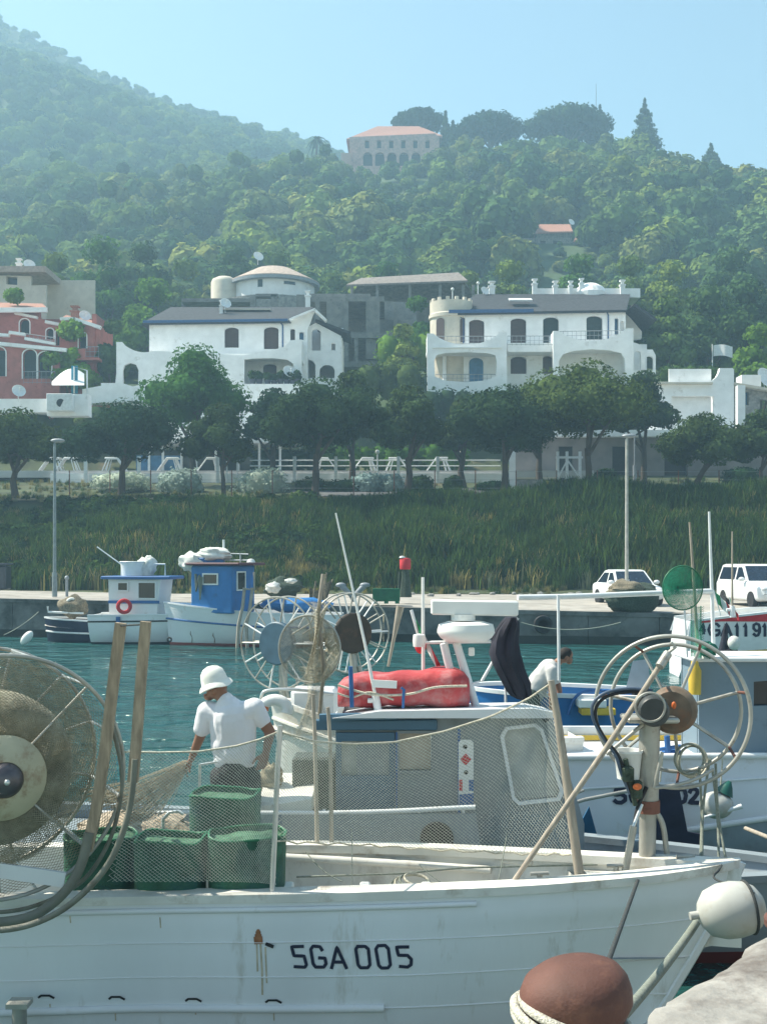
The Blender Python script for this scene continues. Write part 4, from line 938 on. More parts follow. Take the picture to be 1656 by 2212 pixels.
# second rank
for u_, vt, hw, Y, lab, lm, sd_ in [
 (420, 742, 118, 80, 'tall bright green tree covering the front of the left villa', lm_bright, 31),
 (590, 838, 66, 78, 'mid height tree under the right corner of the left villa', lm_row, 32),
 (760, 800, 70, 79, 'leafy tree behind the broad middle avenue tree', lm_row, 33),
 (1000, 862, 52, 79, 'small loose tree left of the white pillar', lm_row, 34),
 (1165, 825, 70, 79, 'tree tucked behind the left side of the largest avenue tree', lm_row, 35),
 (1390, 800, 70, 82, 'tree behind the right side of the largest avenue tree', lm_row, 36)]:
    b = at_ground(u_, Y); broadleaf('garden_tree', lab, b, PZ(vt, Y)-b.z, hw*Y/F, sd_, lm, 'garden trees behind the avenue', n=12, per=700, leaf=.17, trunk_h=.34, rt=.22)
# clipped bushes
def bush(name, label, u, v0, v1, hw, Y, seed, lm, group, per=420, leaf=.13, n=6):
    rg = np.random.default_rng(seed); w = hw*Y/F; H = (v0-v1)*Y/F; b = at_ground(u, Y); b.z = PZ(v0, Y)
    lobes = [((math.cos(i*2.4)*w*.5*rg.random(), math.sin(i*2.4)*w*.4, H*.42), (w*.62, w*.55, H*.52)) for i in range(n)]+[((w*.35*s, 0, H*.36), (w*.6, w*.5, H*.42)) for s in (-1, 1)]
    v, q = crown_geo(lobes, per, leaf, rg, .88); o = link_mesh(name, np_mesh(name, v, q, [lm]), None, b); return tag(o, label, 'bush', group)
for u_, v0, v1, hw, lab in [(265, 1062, 1020, 66, 'low spreading silver bush beside the second avenue trunk'), (388, 1072, 1012, 52, 'rounded silver bush left of the thin avenue tree'), (562, 1078, 1010, 62, 'largest rounded silver bush right of the thin avenue tree'), (792, 1068, 1022, 40, 'silver bush between white loungers and dark hedge'), (842, 1066, 1024, 30, 'small silver bush left of the forked tree')]:
    bush('silver_bush', lab, u_, v0, v1, hw, 76.5, int(u_), lm_silver, 'silver leaved bushes on the verge')
for u_, v0, v1, hw, lab in [(672, 1070, 1032, 34, 'dark low bush at the foot of the broad avenue tree'), (745, 1072, 1036, 52, 'dark clipped bush before the silver ones'), (905, 1062, 1028, 28, 'dark round bush right of the forked tree'), (978, 1060, 1028, 20, 'small dark round bush near the white post lamp'), (1060, 1060, 1040, 36, 'flat green bush beside the white pillar'), (1305, 1050, 1012, 24, 'green rounded bush right of the largest avenue trunk'), (1600, 1050, 1010, 40, 'bushy green shrub by the wall at right')]:
    bush('green_bush', lab, u_, v0, v1, hw, 77 if u_ < 1100 else 80, int(u_), lm_hedge, 'green bushes on the verge')
def hedge(label, u0, u1, v0, v1, Y, dep, lm, seed, leaf=.2, dens=30):
    rg = np.random.default_rng(seed); x0, z1 = pt(u0, v1, Y); x1, z0 = pt(u1, v0, Y); w, H = x1-x0, z1-z0
    n = max(3, int(w/(H*.5))); lobes = [((x0+w*(i+.5)/n, Y+dep*.3*math.sin(i*2.1), z0+H*.42), (w/n*.8, dep*.6, H*(.52+.08*math.sin(i*1.7)))) for i in range(n)]
    v, q = crown_geo(lobes, int(dens*w*H/n)+120, leaf, rg, .9); c = np.array(((x0+x1)/2, Y, z0)); o = link_mesh('hedge', np_mesh('hedge', v-c, q, [lm]), None, c); return tag(o, label, 'hedge', 'hedges of the gardens')
hedge('bright green hedge behind the loungers in the middle', 690, 1010, 1012, 958, 86.5, 1.2, lm_ivy, 61)
hedge('dark hedge behind the beach bar posts', 548, 690, 1015, 966, 86.8, 1.2, lm_hedge, 62)
hedge('dark green hedge above the white building at right', 1428, 1552, 832, 786, 93, 1.4, lm_hedge, 63)
hedge('rounded dark hedge between the two white villas', 775, 905, 852, 782, 93, 1.8, lm_row, 64)
hedge('dark shrubs filling the slope below the red house', -30, 205, 975, 884, 88, 1.8, lm_row, 68); hedge('dark shrubs under the stepped white retaining wall', 190, 345, 960, 868, 90, 1.6, lm_row, 69)
hedge('low green hedge below the porch of the right villa', 915, 1120, 905, 838, 95, 1.6, lm_row, 66); hedge('green planting below the wide arch of the right villa', 1120, 1420, 900, 826, 95.5, 1.6, lm_hill2, 67)
hedge('leafy growth beside the unfinished building', 820, 935, 800, 715, 104, 2.5, lm_bright, 65)
# individual trees around the houses, and on the lower slope
C = [(155, 770, 690, 62, 97, lm_bright, 'leafy tree squeezed between red house and left villa'), (245, 790, 690, 40, 99, lm_hill2, 'dark tree beside the red house balcony'), (330, 690, 598, 82, 112, lm_bright, 'bright leaved tree above the roof end of the left villa'), (220, 600, 510, 84, 128, lm_bright, 'large bright leaved tree above the red house'), (120, 640, 545, 56, 124, lm_hill, 'bright green tree right of the house behind the red one'), (310, 620, 520, 66, 136, lm_hill2, 'dark leaved tree left of the round house'), (30, 655, 622, 42, 100, lm_bright, 'rounded shrub tree on the roof terrace at left'), (400, 640, 560, 60, 134, lm_hill, 'tree standing left of the round house'), (720, 640, 585, 60, 138, lm_hill, 'tree right of the round house'), (835, 600, 566, 52, 140, lm_bright, 'yellow green tree behind the open shed'), (900, 740, 640, 42, 108, lm_bright, 'tree left of the right villa turret'), (870, 780, 700, 40, 103, lm_hill, 'small tree below the open shed'),
 (1440, 780, 640, 62, 104, lm_hill2, 'dark tree right of the right villa'), (1530, 775, 615, 88, 108, lm_hill2, 'large dark tree with white flag before it'), (1610, 740, 600, 80, 112, lm_hill2, 'broad dark leaved tree at the right edge'), (1640, 790, 700, 60, 96, lm_bright, 'yellow green tree at the right edge'), (1450, 640, 560, 70, 128, lm_hill, 'tree above the right end of the right villa'), (1580, 610, 530, 82, 135, lm_hill, 'rounded tree high at the right edge'), (1100, 620, 560, 62, 128, lm_hill, 'tree above the left chimney of the right villa'), (1250, 610, 548, 66, 133, lm_bright, 'light green tree above the right villa roof'), (1360, 620, 550, 62, 131, lm_hill, 'tree above the parapet of the right villa'), (1010, 640, 585, 50, 130, lm_hill, 'tree right of the open shed'), (600, 600, 540, 66, 146, lm_hill2, 'dark tree behind the round house dish'), (500, 600, 530, 62, 146, lm_hill, 'tree behind the round house dome')]  # bright and dark trees differ by leaf colour
for i, (u_, v0, vt, hw, Y, lm, lab) in enumerate(C):
    b = at_ground(u_, Y); w = hw*Y/F; H = PZ(vt, Y)-b.z
    H = max(H, w*1.1)
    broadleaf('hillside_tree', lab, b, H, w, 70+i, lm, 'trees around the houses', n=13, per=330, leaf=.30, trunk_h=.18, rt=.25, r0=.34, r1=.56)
# fill the slope between the houses and the wood with crowns of the same kinds
fill = []
for px, py, s in try_trees(107, 150, 5.6, 2.7, 4.4):
    u = 828+px*F/py; v = HZ-(ground_z(px, py)-HC)*F/py
    if 925 < u < 1420 and py < 118: continue
    if 310 < u < 760 and py < 116: continue
    if 430 < u < 720 and py < 150 and py > 108: continue
    if 660 < u < 1040 and 105 < py < 134: continue
    if u < 140 and py < 118: continue
    fill.append((px, py, ground_z(px, py)+s*.2, s))
C_near = {}
for i, (px, py, pz, s) in enumerate(fill):
    k = i % 8; o = bpy.data.objects.new('slope_tree', hill_me[k]); COL.objects.link(o); o.location = (px, py, pz); o.scale = (s, s, s*rr.uniform(.85, 1.15)); o.rotation_euler = (0, 0, rr.uniform(0, 6.28))
    tag(o, ('bushy green tree among the trees of the lower slope', 'dark rounded tree among the trees of the lower slope', 'pale olive green tree among the trees of the lower slope', 'bushy green tree among the trees of the lower slope', 'dark rounded tree among the trees of the lower slope', 'bushy green tree among the trees of the lower slope', 'dark rounded tree among the trees of the lower slope', 'pale olive green tree among the trees of the lower slope')[k], 'tree', 'trees of the lower slope')
# ridge trees: umbrella pines, conifers, cypresses, palm
lm_pine = leafmat('pine_needles', (.040, .075, .035), .35, .6, tr=.2)
def umbrella_pine(label, u, vt, vb, hw, Y, seed):
    rg = np.random.default_rng(seed); w = hw*Y/F; zt, zc = PZ(vt, Y), PZ(vb, Y); x = PX(u, Y); base = V((x, Y, min(ground_z(x, Y), zc-5))); H = zt-base.z
    t = thing('umbrella_pine', label, 'pine tree', base, group='umbrella pines on the ridge'); lobes = []
    for i in range(18):
        a = i*2.4; q = w*math.sqrt((i+.5)/18)*.86; k = 1-(q/w)**2
        lobes.append(((q*math.cos(a), q*math.sin(a), (zc-base.z)+(zt-zc)*(.25+.45*k)), (w*.28, w*.28, (zt-zc)*.34)))
    v, q = crown_geo(lobes, 300, .55, rg, .85)
    mb = MB(); c = zc-base.z; mb.tube([(0, 0, -1), (0.3, 0, c*.5), (0, 0, c)], [.55, .45, .35], 8)
    for i in range(6): l = lobes[3+i*2]; mb.tube([(0, 0, c*.75), V(l[0])*.6+V((0, 0, c*.42)), l[0]], [.3, .22, .1], 6)
    mb.build('trunk', m_bark, t, 50, local=True); link_mesh('crown', np_mesh('crown', v, q, [lm_pine]), t)
umbrella_pine('umbrella pine with domed crown behind the villa roof', 905, 240, 276, 52, 290, 1)
umbrella_pine('umbrella pine standing alone right of the cypress', 1058, 250, 305, 72, 286, 2)
umbrella_pine('widest umbrella pine with dark crown left of the conifer', 1228, 238, 300, 92, 286, 3)
def conifer(name, label, u, vt, vb, hw, Y, seed, tiers=9, cat='conifer'):
    rg = np.random.default_rng(seed); w = hw*Y/F; x = PX(u, Y); b = V((x, Y, PZ(vb, Y))); H = PZ(vt, Y)-b.z; t = thing(name, label, cat, b)
    lobes = []
    for k in range(tiers):
        f = k/(tiers-1); rad = w*(1-f)**.8*(.85+.3*rg.random())+.12; z = H*(.16+.82*f); m = max(1, int(5*(1-f))+1)
        for j in range(m):
            a = j*2*math.pi/m+k; lobes.append(((math.cos(a)*rad*.55*(m > 1), math.sin(a)*rad*.55*(m > 1), z), (rad*.5+.15, rad*.5+.15, H/tiers*.42)))
    v, q = crown_geo(lobes, 90, .42, rg, .8); mb = MB(); mb.tube([(0, 0, -2), (0, 0, H*.97)], [.35, .06], 7)
    mb.build('trunk', m_bark, t, 50, local=True); link_mesh('crown', np_mesh('crown', v, q, [lm_pine]), t)
conifer('fir_tree', 'tall layered fir standing against the sky on the ridge', 1392, 215, 335, 34, 284, 5, 10)
conifer('fir_tree', 'dark fir rising from the right side of the widest umbrella pine', 1295, 228, 330, 30, 287, 6, 9)
conifer('cypress', 'slim dark cypress right of the villa roof', 962, 240, 330, 13, 284, 7, 12, 'cypress'); conifer('cypress', 'shorter cypress between villa and umbrella pine', 978, 262, 330, 14, 283, 8, 10, 'cypress'); conifer('cypress', 'leaning bushy cypress near the right edge of the ridge', 1535, 312, 372, 24, 284, 9, 7, 'cypress'); conifer('cypress', 'small dark cypress low on the left of the hill', 622, 345, 395, 12, 276, 10, 9, 'cypress')
t = thing('palm_tree', 'small palm tree on the skyline left of the villa', 'palm tree', P(683, 340, 284)); mb = MB(); mb.tube([(0, 0, -2), (.1, 0, 4.4)], [.3, .25], 7); mb.build('trunk', m_bark, t, local=True)
mb = MB()
for i in range(22):
    a = i*2.399; l = 2.6; el = .9-1.2*((i % 5)/4); pts_ = [V((.1, 0, 4.4))+V((math.cos(a)*k*l/5, math.sin(a)*k*l/5, el*k*l/5-.11*k*k)) for k in range(6)]
    sd_ = V((-math.sin(a), math.cos(a), 0)); vs = []
    for k, p in enumerate(pts_): wv = sd_*(.32*(1-abs(k/5-.35))); vs += [p-wv-V((0, 0, .1)), p, p+wv-V((0, 0, .1))]
    mb.add(vs, [f for k in range(5) for f in ((k*3, k*3+1, k*3+4, k*3+3), (k*3+1, k*3+2, k*3+5, k*3+4))])
mb.build('crown', lm_pine, t, local=True)
# tall radio mast over the pines
mb = MB(); x = PX(1287, 292); mb.tube([(x, 292, 95), (x, 292, PZ(180, 292))], [.18, .06], 5); mb.solo('radio_mast', m_rail, 'thin radio mast rising above the umbrella pines', 'mast')
# ================================================================ BOATS: shared builders
from mathutils.bvhtree import BVHTree
m_bwhite = mat('white_boat_paint', (.74, .75, .75), .45, .06, 1.2, dirt=(.50, .46, .38), damt=.22, dscale=2.5, stretch=(1, 1, .5))
m_bgrey = mat('grey_boat_paint', (.25, .29, .31), .5, .1, 1.5, dirt=(.18, .20, .21), damt=.3, dscale=3)
m_bdeck = mat('worn_deck_paint', (.70, .68, .62), .6, .14, 3, dirt=(.40, .34, .27), damt=.4, dscale=4)
m_navy = mat('navy_paint', (.015, .022, .055), .4, .2)
m_blue = mat('bright_blue_paint', (.022, .16, .42), .5, .15, 2, dirt=(.03, .12, .28), damt=.3)
m_dblue = mat('trim_blue_paint', (.03, .12, .32), .5, .15)
m_rustm = mat('rusted_iron', (.20, .085, .06), .9, .4, 6, dirt=(.09, .045, .035), damt=.6, dscale=5, bump=.5, bscale=40)
m_galv = mat('galvanised_pipe', (.40, .39, .35), .45, .2, 6, metal=.4, dirt=(.22, .16, .11), damt=.35, dscale=5)
m_pipeg = mat('dull_green_pipe', (.18, .18, .145), .6, .25, 5, dirt=(.12, .09, .06), damt=.4)
m_steel = mat('stainless_pipe', (.62, .63, .62), .3, .1, metal=.6)
m_wood = mat('weathered_wood', (.36, .275, .19), .8, .3, 5, stretch=(8, 8, 1.2), dirt=(.22, .16, .11), damt=.4)
m_pole = mat('grey_wood_pole', (.36, .31, .25), .8, .25, 6, stretch=(6, 6, 1), dirt=(.22, .17, .13), damt=.3)
m_rope = mat('pale_rope', (.52, .48, .38), .9, .25, 60)
m_ropeg = mat('grey_green_rope', (.22, .24, .20), .9, .25, 60)
m_roped = mat('dark_rope', (.045, .05, .05), .9, .25, 60)
m_black = mat('black_rubber', (.018, .018, .02), .7, .3, 8)
m_orange = mat('orange_plastic', (.70, .16, .04), .5, .12)
m_redp = mat('faded_red_fabric', (.40, .045, .05), .7, .25, 3, dirt=(.46, .20, .20), damt=.65, dscale=5, bump=.8, bscale=9)
m_yel = mat('yellow_plastic', (.62, .42, .05), .5, .15)
m_green = mat('green_plastic', (.015, .15, .07), .5, .2)
m_flagr = mat('flag_red', (.55, .03, .04), .8, .1); m_flagw = mat('flag_white', (.75, .75, .72), .8, .1); m_flagg = mat('flag_green', (.02, .22, .09), .8, .1)
m_ink = mat('navy_lettering', (.015, .02, .05), .6, .1)
m_rusts = mat('rust_stain', (.30, .13, .06), .9, .4, 20)
m_rustl = mat('pale_rust_streak', (.52, .45, .33), .9, .25, 20)
m_plast = mat('white_plastic', (.78, .78, .75), .4, .05)
m_bagw = mat('white_sacking', (.66, .66, .62), .85, .2, 5, bump=.5, bscale=9)
m_canv = mat('dark_canvas', (.022, .022, .035), .85, .35, 4, bump=.5, bscale=8)
m_netg = mat('heaped_net', (.20, .17, .12), .95, .45, 20, bump=1., bscale=50)
m_netd = mat('dark_heaped_net', (.05, .07, .05), .95, .45, 20, bump=1., bscale=40)

def hull_pts(L, B, sheer, t, s, draft=.35, rake=.5, srake=.1, full=.42, tran=.8, p=2.2):
    k = max(0, (t-full)/(1-full)); b = B/2*(1-k**p)*(tran+(1-tran)*min(1, t/full)**.6)
    zs = lerp_tab(sheer, t); z = zs*(1-s)+(-draft)*s
    prof = (1-s**2.6)**(.55+.5*k); fl = 1-(.30*k)*math.sin(min(1, s*1.4)*math.pi/2)
    x = t*L-rake*s*t**5+srake*s*(1-t)**6
    return x, b*prof*fl, z
def make_hull(root, M, L, B, sheer, mt, deck_mt=None, cap_mt=None, deck_drop=.35, n=30, m=12, cap=.06, rails=(), rail_mt=None, **kw):
    S_ = lambda t, s: hull_pts(L, B, sheer, t, s, **kw)
    mb = MB(); mb.m = M
    for sg in (1, -1):
        mb.grid(lambda a, b: (S_(a, b)[0], sg*S_(a, b)[1], S_(a, b)[2]), n, m, flip=sg > 0)
        inn = lambda a, b: (S_(a, b*.5)[0]*.995, sg*max(0, S_(a, 0)[1]-.05), S_(a, 0)[2]-b*(deck_drop+.02))
        mb.grid(inn, n, 2, flip=sg < 0)
    # transom
    vs = [(S_(0, j/m)[0], sg*S_(0, j/m)[1], S_(0, j/m)[2]) for sg in (1, -1) for j in range(m+1)]
    mb.add(vs, [(j, j+1, m+2+j, m+1+j) for j in range(m)])
    ho = mb.build('hull', mt, root, 40)
    mb = MB(); mb.m = M
    mb.grid(lambda a, b: (S_(a, 0)[0], (2*b-1)*max(0, S_(a, 0)[1]-.03), S_(a, 0)[2]-deck_drop+.03*(1-(2*b-1)**2)), n, 6); mb.build('deck', deck_mt or m_bdeck, root, 40)
    mb = MB(); mb.m = M
    for sg in (1, -1):
        pts_ = [V((S_(i/n, 0)[0], sg*S_(i/n, 0)[1], S_(i/n, 0)[2]+.01)) for i in range(n+1)]
        vs = []
        for i, q in enumerate(pts_):
            o = V((0, sg, 0)); iy = max(.0, abs(q.y)-cap*1.6)*sg
            vs += [(q.x+.02*(i == n), q.y+sg*.025, q.z-cap*.5), (q.x+.02*(i == n), q.y+sg*.025, q.z+cap*.4), (q.x, iy, q.z+cap*.4), (q.x, iy, q.z-cap*.5)]
        mb.add(vs, [(i*4+j, i*4+(j+1) % 4, i*4+4+(j+1) % 4, i*4+4+j) for i in range(n) for j in range(4)])
    mb.build('gunwale', cap_mt or mt, root, 30)
    for s_, r_ in rails:
        mb = MB(); mb.m = M
        for sg in (1, -1): mb.tube([(S_(i/n, s_)[0], sg*(S_(i/n, s_)[1]+.005), S_(i/n, s_)[2]) for i in range(n+1)], r_, 6)
        mb.build('rub_rail', rail_mt or mt, ho, 40)
    return ho
def BM(x, y, rz, z=0): return Matrix.Translation((x, y, z)) @ Matrix.Rotation(rz, 4, 'Z')
def wbox_window(parent, c, w, h, ux, mt=None, fm=None, t=.05, th=.04):
    """framed window; c centre on the wall, ux along the wall, faces ux x up"""
    fr = frame(c, ux, (0, 0, 1)); b = MB(); w2, h2 = w/2, h/2
    b.prism([[(-w2, -h2), (w2, -h2), (w2, h2), (-w2, h2)], [(-w2+t, -h2+t), (w2-t, -h2+t), (w2-t, h2-t), (-w2+t, h2-t)]], fr, th); f = b.build('window', fm or m_plast, parent, 0)
    b = MB(); b.prism([[(-w2+t*.9, -h2+t*.9), (w2-t*.9, -h2+t*.9), (w2-t*.9, h2-t*.9), (-w2+t*.9, h2-t*.9)]], fr, th*.45); b.build('pane', mt or m_glass, f, 0)
    return f
def heap(name, label, cat, c, r, mt, seed, group=None, nz=.35):
    mb = MB(); mb.ball(c+V((0, 0, r[2]*.55)), r, 22, 14, nz=nz, seed=seed)
    return mb.solo(name, mt, label, cat, group=group, smooth=60)
def rope(name, label, pts_, r, mt, n=6, group=None, sag=0, steps=14):
    if sag: pts_ = [V(pts_[0]).lerp(V(pts_[1]), i/steps)-V((0, 0, sag*4*(i/steps)*(1-i/steps))) for i in range(steps+1)]
    mb = MB(); mb.tube(pts_, r, n); return mb.solo(name, mt, label, 'rope', group=group, smooth=60)

# ---------------------------------------------------------------- blue cabin boat at the far quay
Y = 41.0
h = thing('fishing_boat', 'white hulled fishing boat with bright blue cabin at the far quay', 'boat', (PX(500, Y), Y+.6, 0), group='fishing boats moored at the far quay')
m_hull1 = mat('white_hull_red_bottom', (.72, .74, .76), .45, .06, 1, lower=(.30, .08, .07), zline=.09, dirt=(.5, .42, .36), damt=.2, dscale=2)
M = BM(PX(735, Y), Y+1.2, math.pi-.05); hu = make_hull(h, M, 6.55, 2.3, [(0, 1.12), (.45, 1.2), (1, 1.55)], m_hull1, rake=.28, p=3.2, rails=((.30, .035),), rail_mt=m_dblue, deck_drop=.18, draft=.4)
for t_ in (.84, .70, .56, .40):
    b = MB(); b.m = M; b.tube([(lambda q: (q[0]+.03*math.sin(k*2.), q[1]+.006, q[2]))(hull_pts(6.55, 2.3, [(0, 1.12), (.45, 1.2), (1, 1.55)], t_, .50+.06*k, rake=.28, p=3.2, draft=.4)) for k in range(5)], [.006, .013, .011, .014, .008], 5); b.build('rust_streak', m_rustm, hu, 40)
cb = BM(PX(472, Y), Y+1.15, -.42); mb = MB(); mb.m = cb; mb.box((0, 0, 2.05), (1.72, 1.6, 1.72), ch=.04); ca = mb.build('cabin', m_blue, h, 30)
mb = MB(); mb.m = cb; mb.box((.12, -.02, 2.96), (2.25, 1.9, .10), ch=.03); rf = mb.build('roof', mat('maroon_trim', (.10, .03, .04), .6, .2), h, 30)
wbox_window(ca, cb @ V((-.02, -.805, 2.42)), .66, .42, cb.to_3x3() @ V((1, 0, 0))); wbox_window(ca, cb @ V((.865, -.2, 2.35)), .62, .7, cb.to_3x3() @ V((0, 1, 0)))
mb = MB(); mb.m = cb; mb.tube([(-.62, -.86, 2.6), (-.55, -.92, 2.0), (-.45, -.88, 2.55), (-.38, -.93, 1.7), (-.35, -.88, 2.5)], .05, 6); mb.build('hung_rope', m_ropeg, ca, 60)
mb = MB()
for u_, v_ in ((354, 1392), (375, 1388)): pass
mb.m = None; mb.ring(P(366, 1382, Y-.02), (0, -1, 0), .07, .03, 14, 6)
mb.build('hawse_hole', m_black, hu)
mb = MB(); t0 = P(483, 1222, Y+1.2); mb.tube([t0, t0+V((0, 0, .95))], .04, 6); mb.tube([t0+V((-.1, 0, .45)), t0+V((.9, 0, .42))], .02, 5); mb.tube([t0+V((.0, 0, .2)), t0+V((.9, 0, .2))], .02, 5); mb.tube([t0+V((.6, 0, 0)), t0+V((.6, 0, .45))], .02, 5); mb.build('mast', m_wp, h)
mb = MB(); c = P(547, 1262, Y+.2); q = [(525, 1268, .1), (527, 1236, .1), (547, 1232, .1), (548, 1272, .1)]
mb.tube([P(528, 1270, Y+.1), P(524, 1310, Y), P(515, 1350, Y-.2), P(512, 1402, Y-.2)], .06, 6); mb.tube([P(545, 1270, Y+.1), P(540, 1312, Y), P(532, 1350, Y-.2), P(534, 1402, Y-.2)], .06, 6); mb.tube([P(524, 1272, Y+.05), P(549, 1274, Y+.05), P(549, 1236, Y+.05)], .04, 6); mb.build('boarding_ladder', m_pole, h)
heap('sack', 'white bulging sack lying on the blue cabin roof', 'sack', P(417, 1224, Y+1.1), (.5, .4, .32), m_bagw, 3); heap('sack', 'grey white bundle heaped on top of the blue cabin roof', 'sack', P(463, 1206, Y+1.1), (.6, .4, .26), m_bagw, 9)
mb = MB(); mb.box(P(456, 1215, Y+1.1), (.95, .6, .34), ch=.03); mb.solo('crate', m_dblue, 'dark blue crate under the bundle on the blue cabin roof', 'crate')
mb = MB(); mb.lathe([(.14, 0), (.16, .1), (.1, .2), (0, .22)], P(542, 1220, Y+1)); mb.solo('roof_lamp', m_plast, 'small white lamp at the right end of the blue cabin roof', 'lamp')
heap('tarpaulin', 'blue tarpaulin bundled on the stern of the blue cabin boat', 'tarpaulin', P(640, 1316, Y+1.2), (1.3, .6, .28), m_blue, 11, nz=.2)
# ---------------------------------------------------------------- white boat with blue stripes
Y = 42.4
h = thing('fishing_boat', 'white fishing boat with blue striped cabin between navy boat and blue cabin boat', 'boat', (PX(270, Y), Y+.8, 0), group='fishing boats moored at the far quay')
m_hull2 = mat('white_hull_black_bottom', (.74, .76, .78), .45, .06, 1, lower=(.03, .035, .05), zline=.07, dirt=(.45, .42, .36), damt=.2)
M = BM(PX(188, Y), Y+1.1, -.02); hu = make_hull(h, M, 4.9, 2.1, [(0, 1.06), (1, 1.12)], m_hull2, rake=.25, tran=.95, rails=((.16, .03),), rail_mt=m_black, deck_drop=.06)
cb = BM(PX(290, Y), Y+1.1, -.12); mb = MB(); mb.m = cb
mb.add([(x, y, z) for z, w0, w1 in ((1.0, -.95, .85), (2.4, -.98, 1.02)) for x, y in ((w0, -.75), (w1, -.75), (w1, .75), (w0, .75))], [(3, 2, 1, 0), (4, 5, 6, 7), (0, 1, 5, 4), (1, 2, 6, 5), (2, 3, 7, 6), (3, 0, 4, 7)]); ca = mb.build('cabin', m_bwhite, h, 0)
mb = MB(); mb.m = cb; mb.box((.1, 0, 2.45), (2.65, 1.8, .12), ch=.03); mb.build('roof', m_dblue, h, 30)
mb = MB(); mb.m = cb; mb.box((.0, -.77, 1.55), (1.95, .03, .11)); mb.build('stripe', m_dblue, ca, 0)
wbox_window(ca, cb @ V((-.42, -.752, 2.12)), .44, .36, (math.cos(-.12), math.sin(-.12), 0), fm=m_bwhite); wbox_window(ca, cb @ V((.50, -.752, 1.98)), .72, .66, (math.cos(-.12), math.sin(-.12), 0), fm=m_bwhite)
mb = MB(); mb.m = cb; mb.tube([(-.75, 0, 2.5), (-.75, 0, 2.95), (.95, 0, 2.95), (.95, 0, 2.5)], .03, 6); mb.tube([(-.7, 0, 2.9), (-1.7, 0, 3.6)], .025, 5); mb.build('roof_rail', m_wp, h)
mb = MB(); mb.lathe([(.42, 0), (.48, .55), (.52, .58), (.5, .6), (.44, .58), (.42, .3), (0, .3)], P(288, 1247, Y+1.1)); mb.solo('fish_tub', m_plast, 'round white tub on the roof of the blue striped cabin', 'tub')
heap('sack', 'white bag stuffed in the tub on the striped cabin roof', 'sack', P(316, 1240, Y+1.2), (.38, .35, .42), m_bagw, 5)
mb = MB(); mb.ring(P(268, 1310, Y-.1), (.2, -1, 0), .22, .07, 20, 8); mb.solo('lifebuoy', m_flagr, 'red and white lifebuoy hung on the striped cabin side', 'lifebuoy')
mb = MB(); mb.box(P(255, 1365, Y+.0), (.14, .1, 1.1)); mb.build('fender_board', m_dblue, hu, 0)
rope('mooring_rope', 'thin mooring rope from navy boat bow down into the water', [P(83, 1322, 43.5), P(8, 1372, 42)], .02, m_ropeg, sag=.08)
# navy boat
Y = 43.2
h = thing('rowing_boat', 'dark navy boat with white rubbing strips left of the white boats', 'boat', (PX(140, Y), Y+.7, 0), group='fishing boats moored at the far quay')
M = BM(PX(236, Y), Y+.9, math.pi+.03); make_hull(h, M, 2.65, 1.6, [(0, .76), (1, .92)], m_navy, cap_mt=m_bwhite, rake=.16, p=4, rails=((.40, .035),), rail_mt=m_bwhite, deck_drop=.3)
mb = MB(); mb.tube([P(103, 1310, Y+.4), P(104, 1322, Y+.4), P(180, 1325, Y+.4)], .04, 6); mb.build('rail', m_wp, h)
heap('net_heap', 'heap of pale nets and gear in the navy boat', 'fishing net', P(158, 1325, Y+.7), (.55, .4, .42), m_netg, 21); mb = MB(); mb.ring(P(155, 1304, Y+.5), (.3, -1, 0), .18, .06, 16, 6); mb.solo('lifebuoy', m_bagw, 'small white ring hung above the gear in the navy boat', 'lifebuoy')
mb = MB(); mb.ball(P(58, 1378, 41.6), (.16, .16, .3), rot=Matrix.Rotation(.7, 3, 'Y')); mb.solo('mooring_buoy', m_plast, 'small white mooring buoy floating left of the navy boat', 'buoy')

# ---------------------------------------------------------------- right: boat with registration 4GA1191
Y = 30.
def strokes(root, bvh, lines, w, mt, name='lettering', off=.004, org=(0, 0, HC), step=6.):
    """flat painted strokes (given as picture rows/columns of the photo) laid on the surface they belong to"""
    mb = MB()
    for ln in lines:
        pts_ = [ln[0]]
        for a, b in zip(ln, ln[1:]):
            k = max(1, int(math.hypot(b[0]-a[0], b[1]-a[1])/step)); pts_ += [(a[0]+(b[0]-a[0])*i/k, a[1]+(b[1]-a[1])*i/k) for i in range(1, k+1)]
        hit = []
        for u, v in pts_:
            d = (P(u, v, 1)-V(org)).normalized(); l, n_, i_, ds = bvh.ray_cast(V(org), d)
            if l is None: continue
            if n_.dot(d) > 0: n_ = -n_
            hit.append((l+n_*off, n_))
        vs = []
        for i, (l, n_) in enumerate(hit):
            t_ = hit[min(i+1, len(hit)-1)][0]-hit[max(i-1, 0)][0]
            if t_.length < 1e-6: t_ = V((1, 0, 0))
            t_.normalize(); sd_ = n_.cross(t_).normalized()
            # sharp turns widen a little so that the corner stays closed
            e = .5*w*(1.0)
            if i == 0: l = l-t_*e*.6
            if i == len(hit)-1: l = l+t_*e*.6
            vs += [l+sd_*e, l-sd_*e]
        mb.add(vs, [(2*i, 2*i+1, 2*i+3, 2*i+2) for i in range(len(hit)-1)])
    return mb.build(name, mt, root, 0)
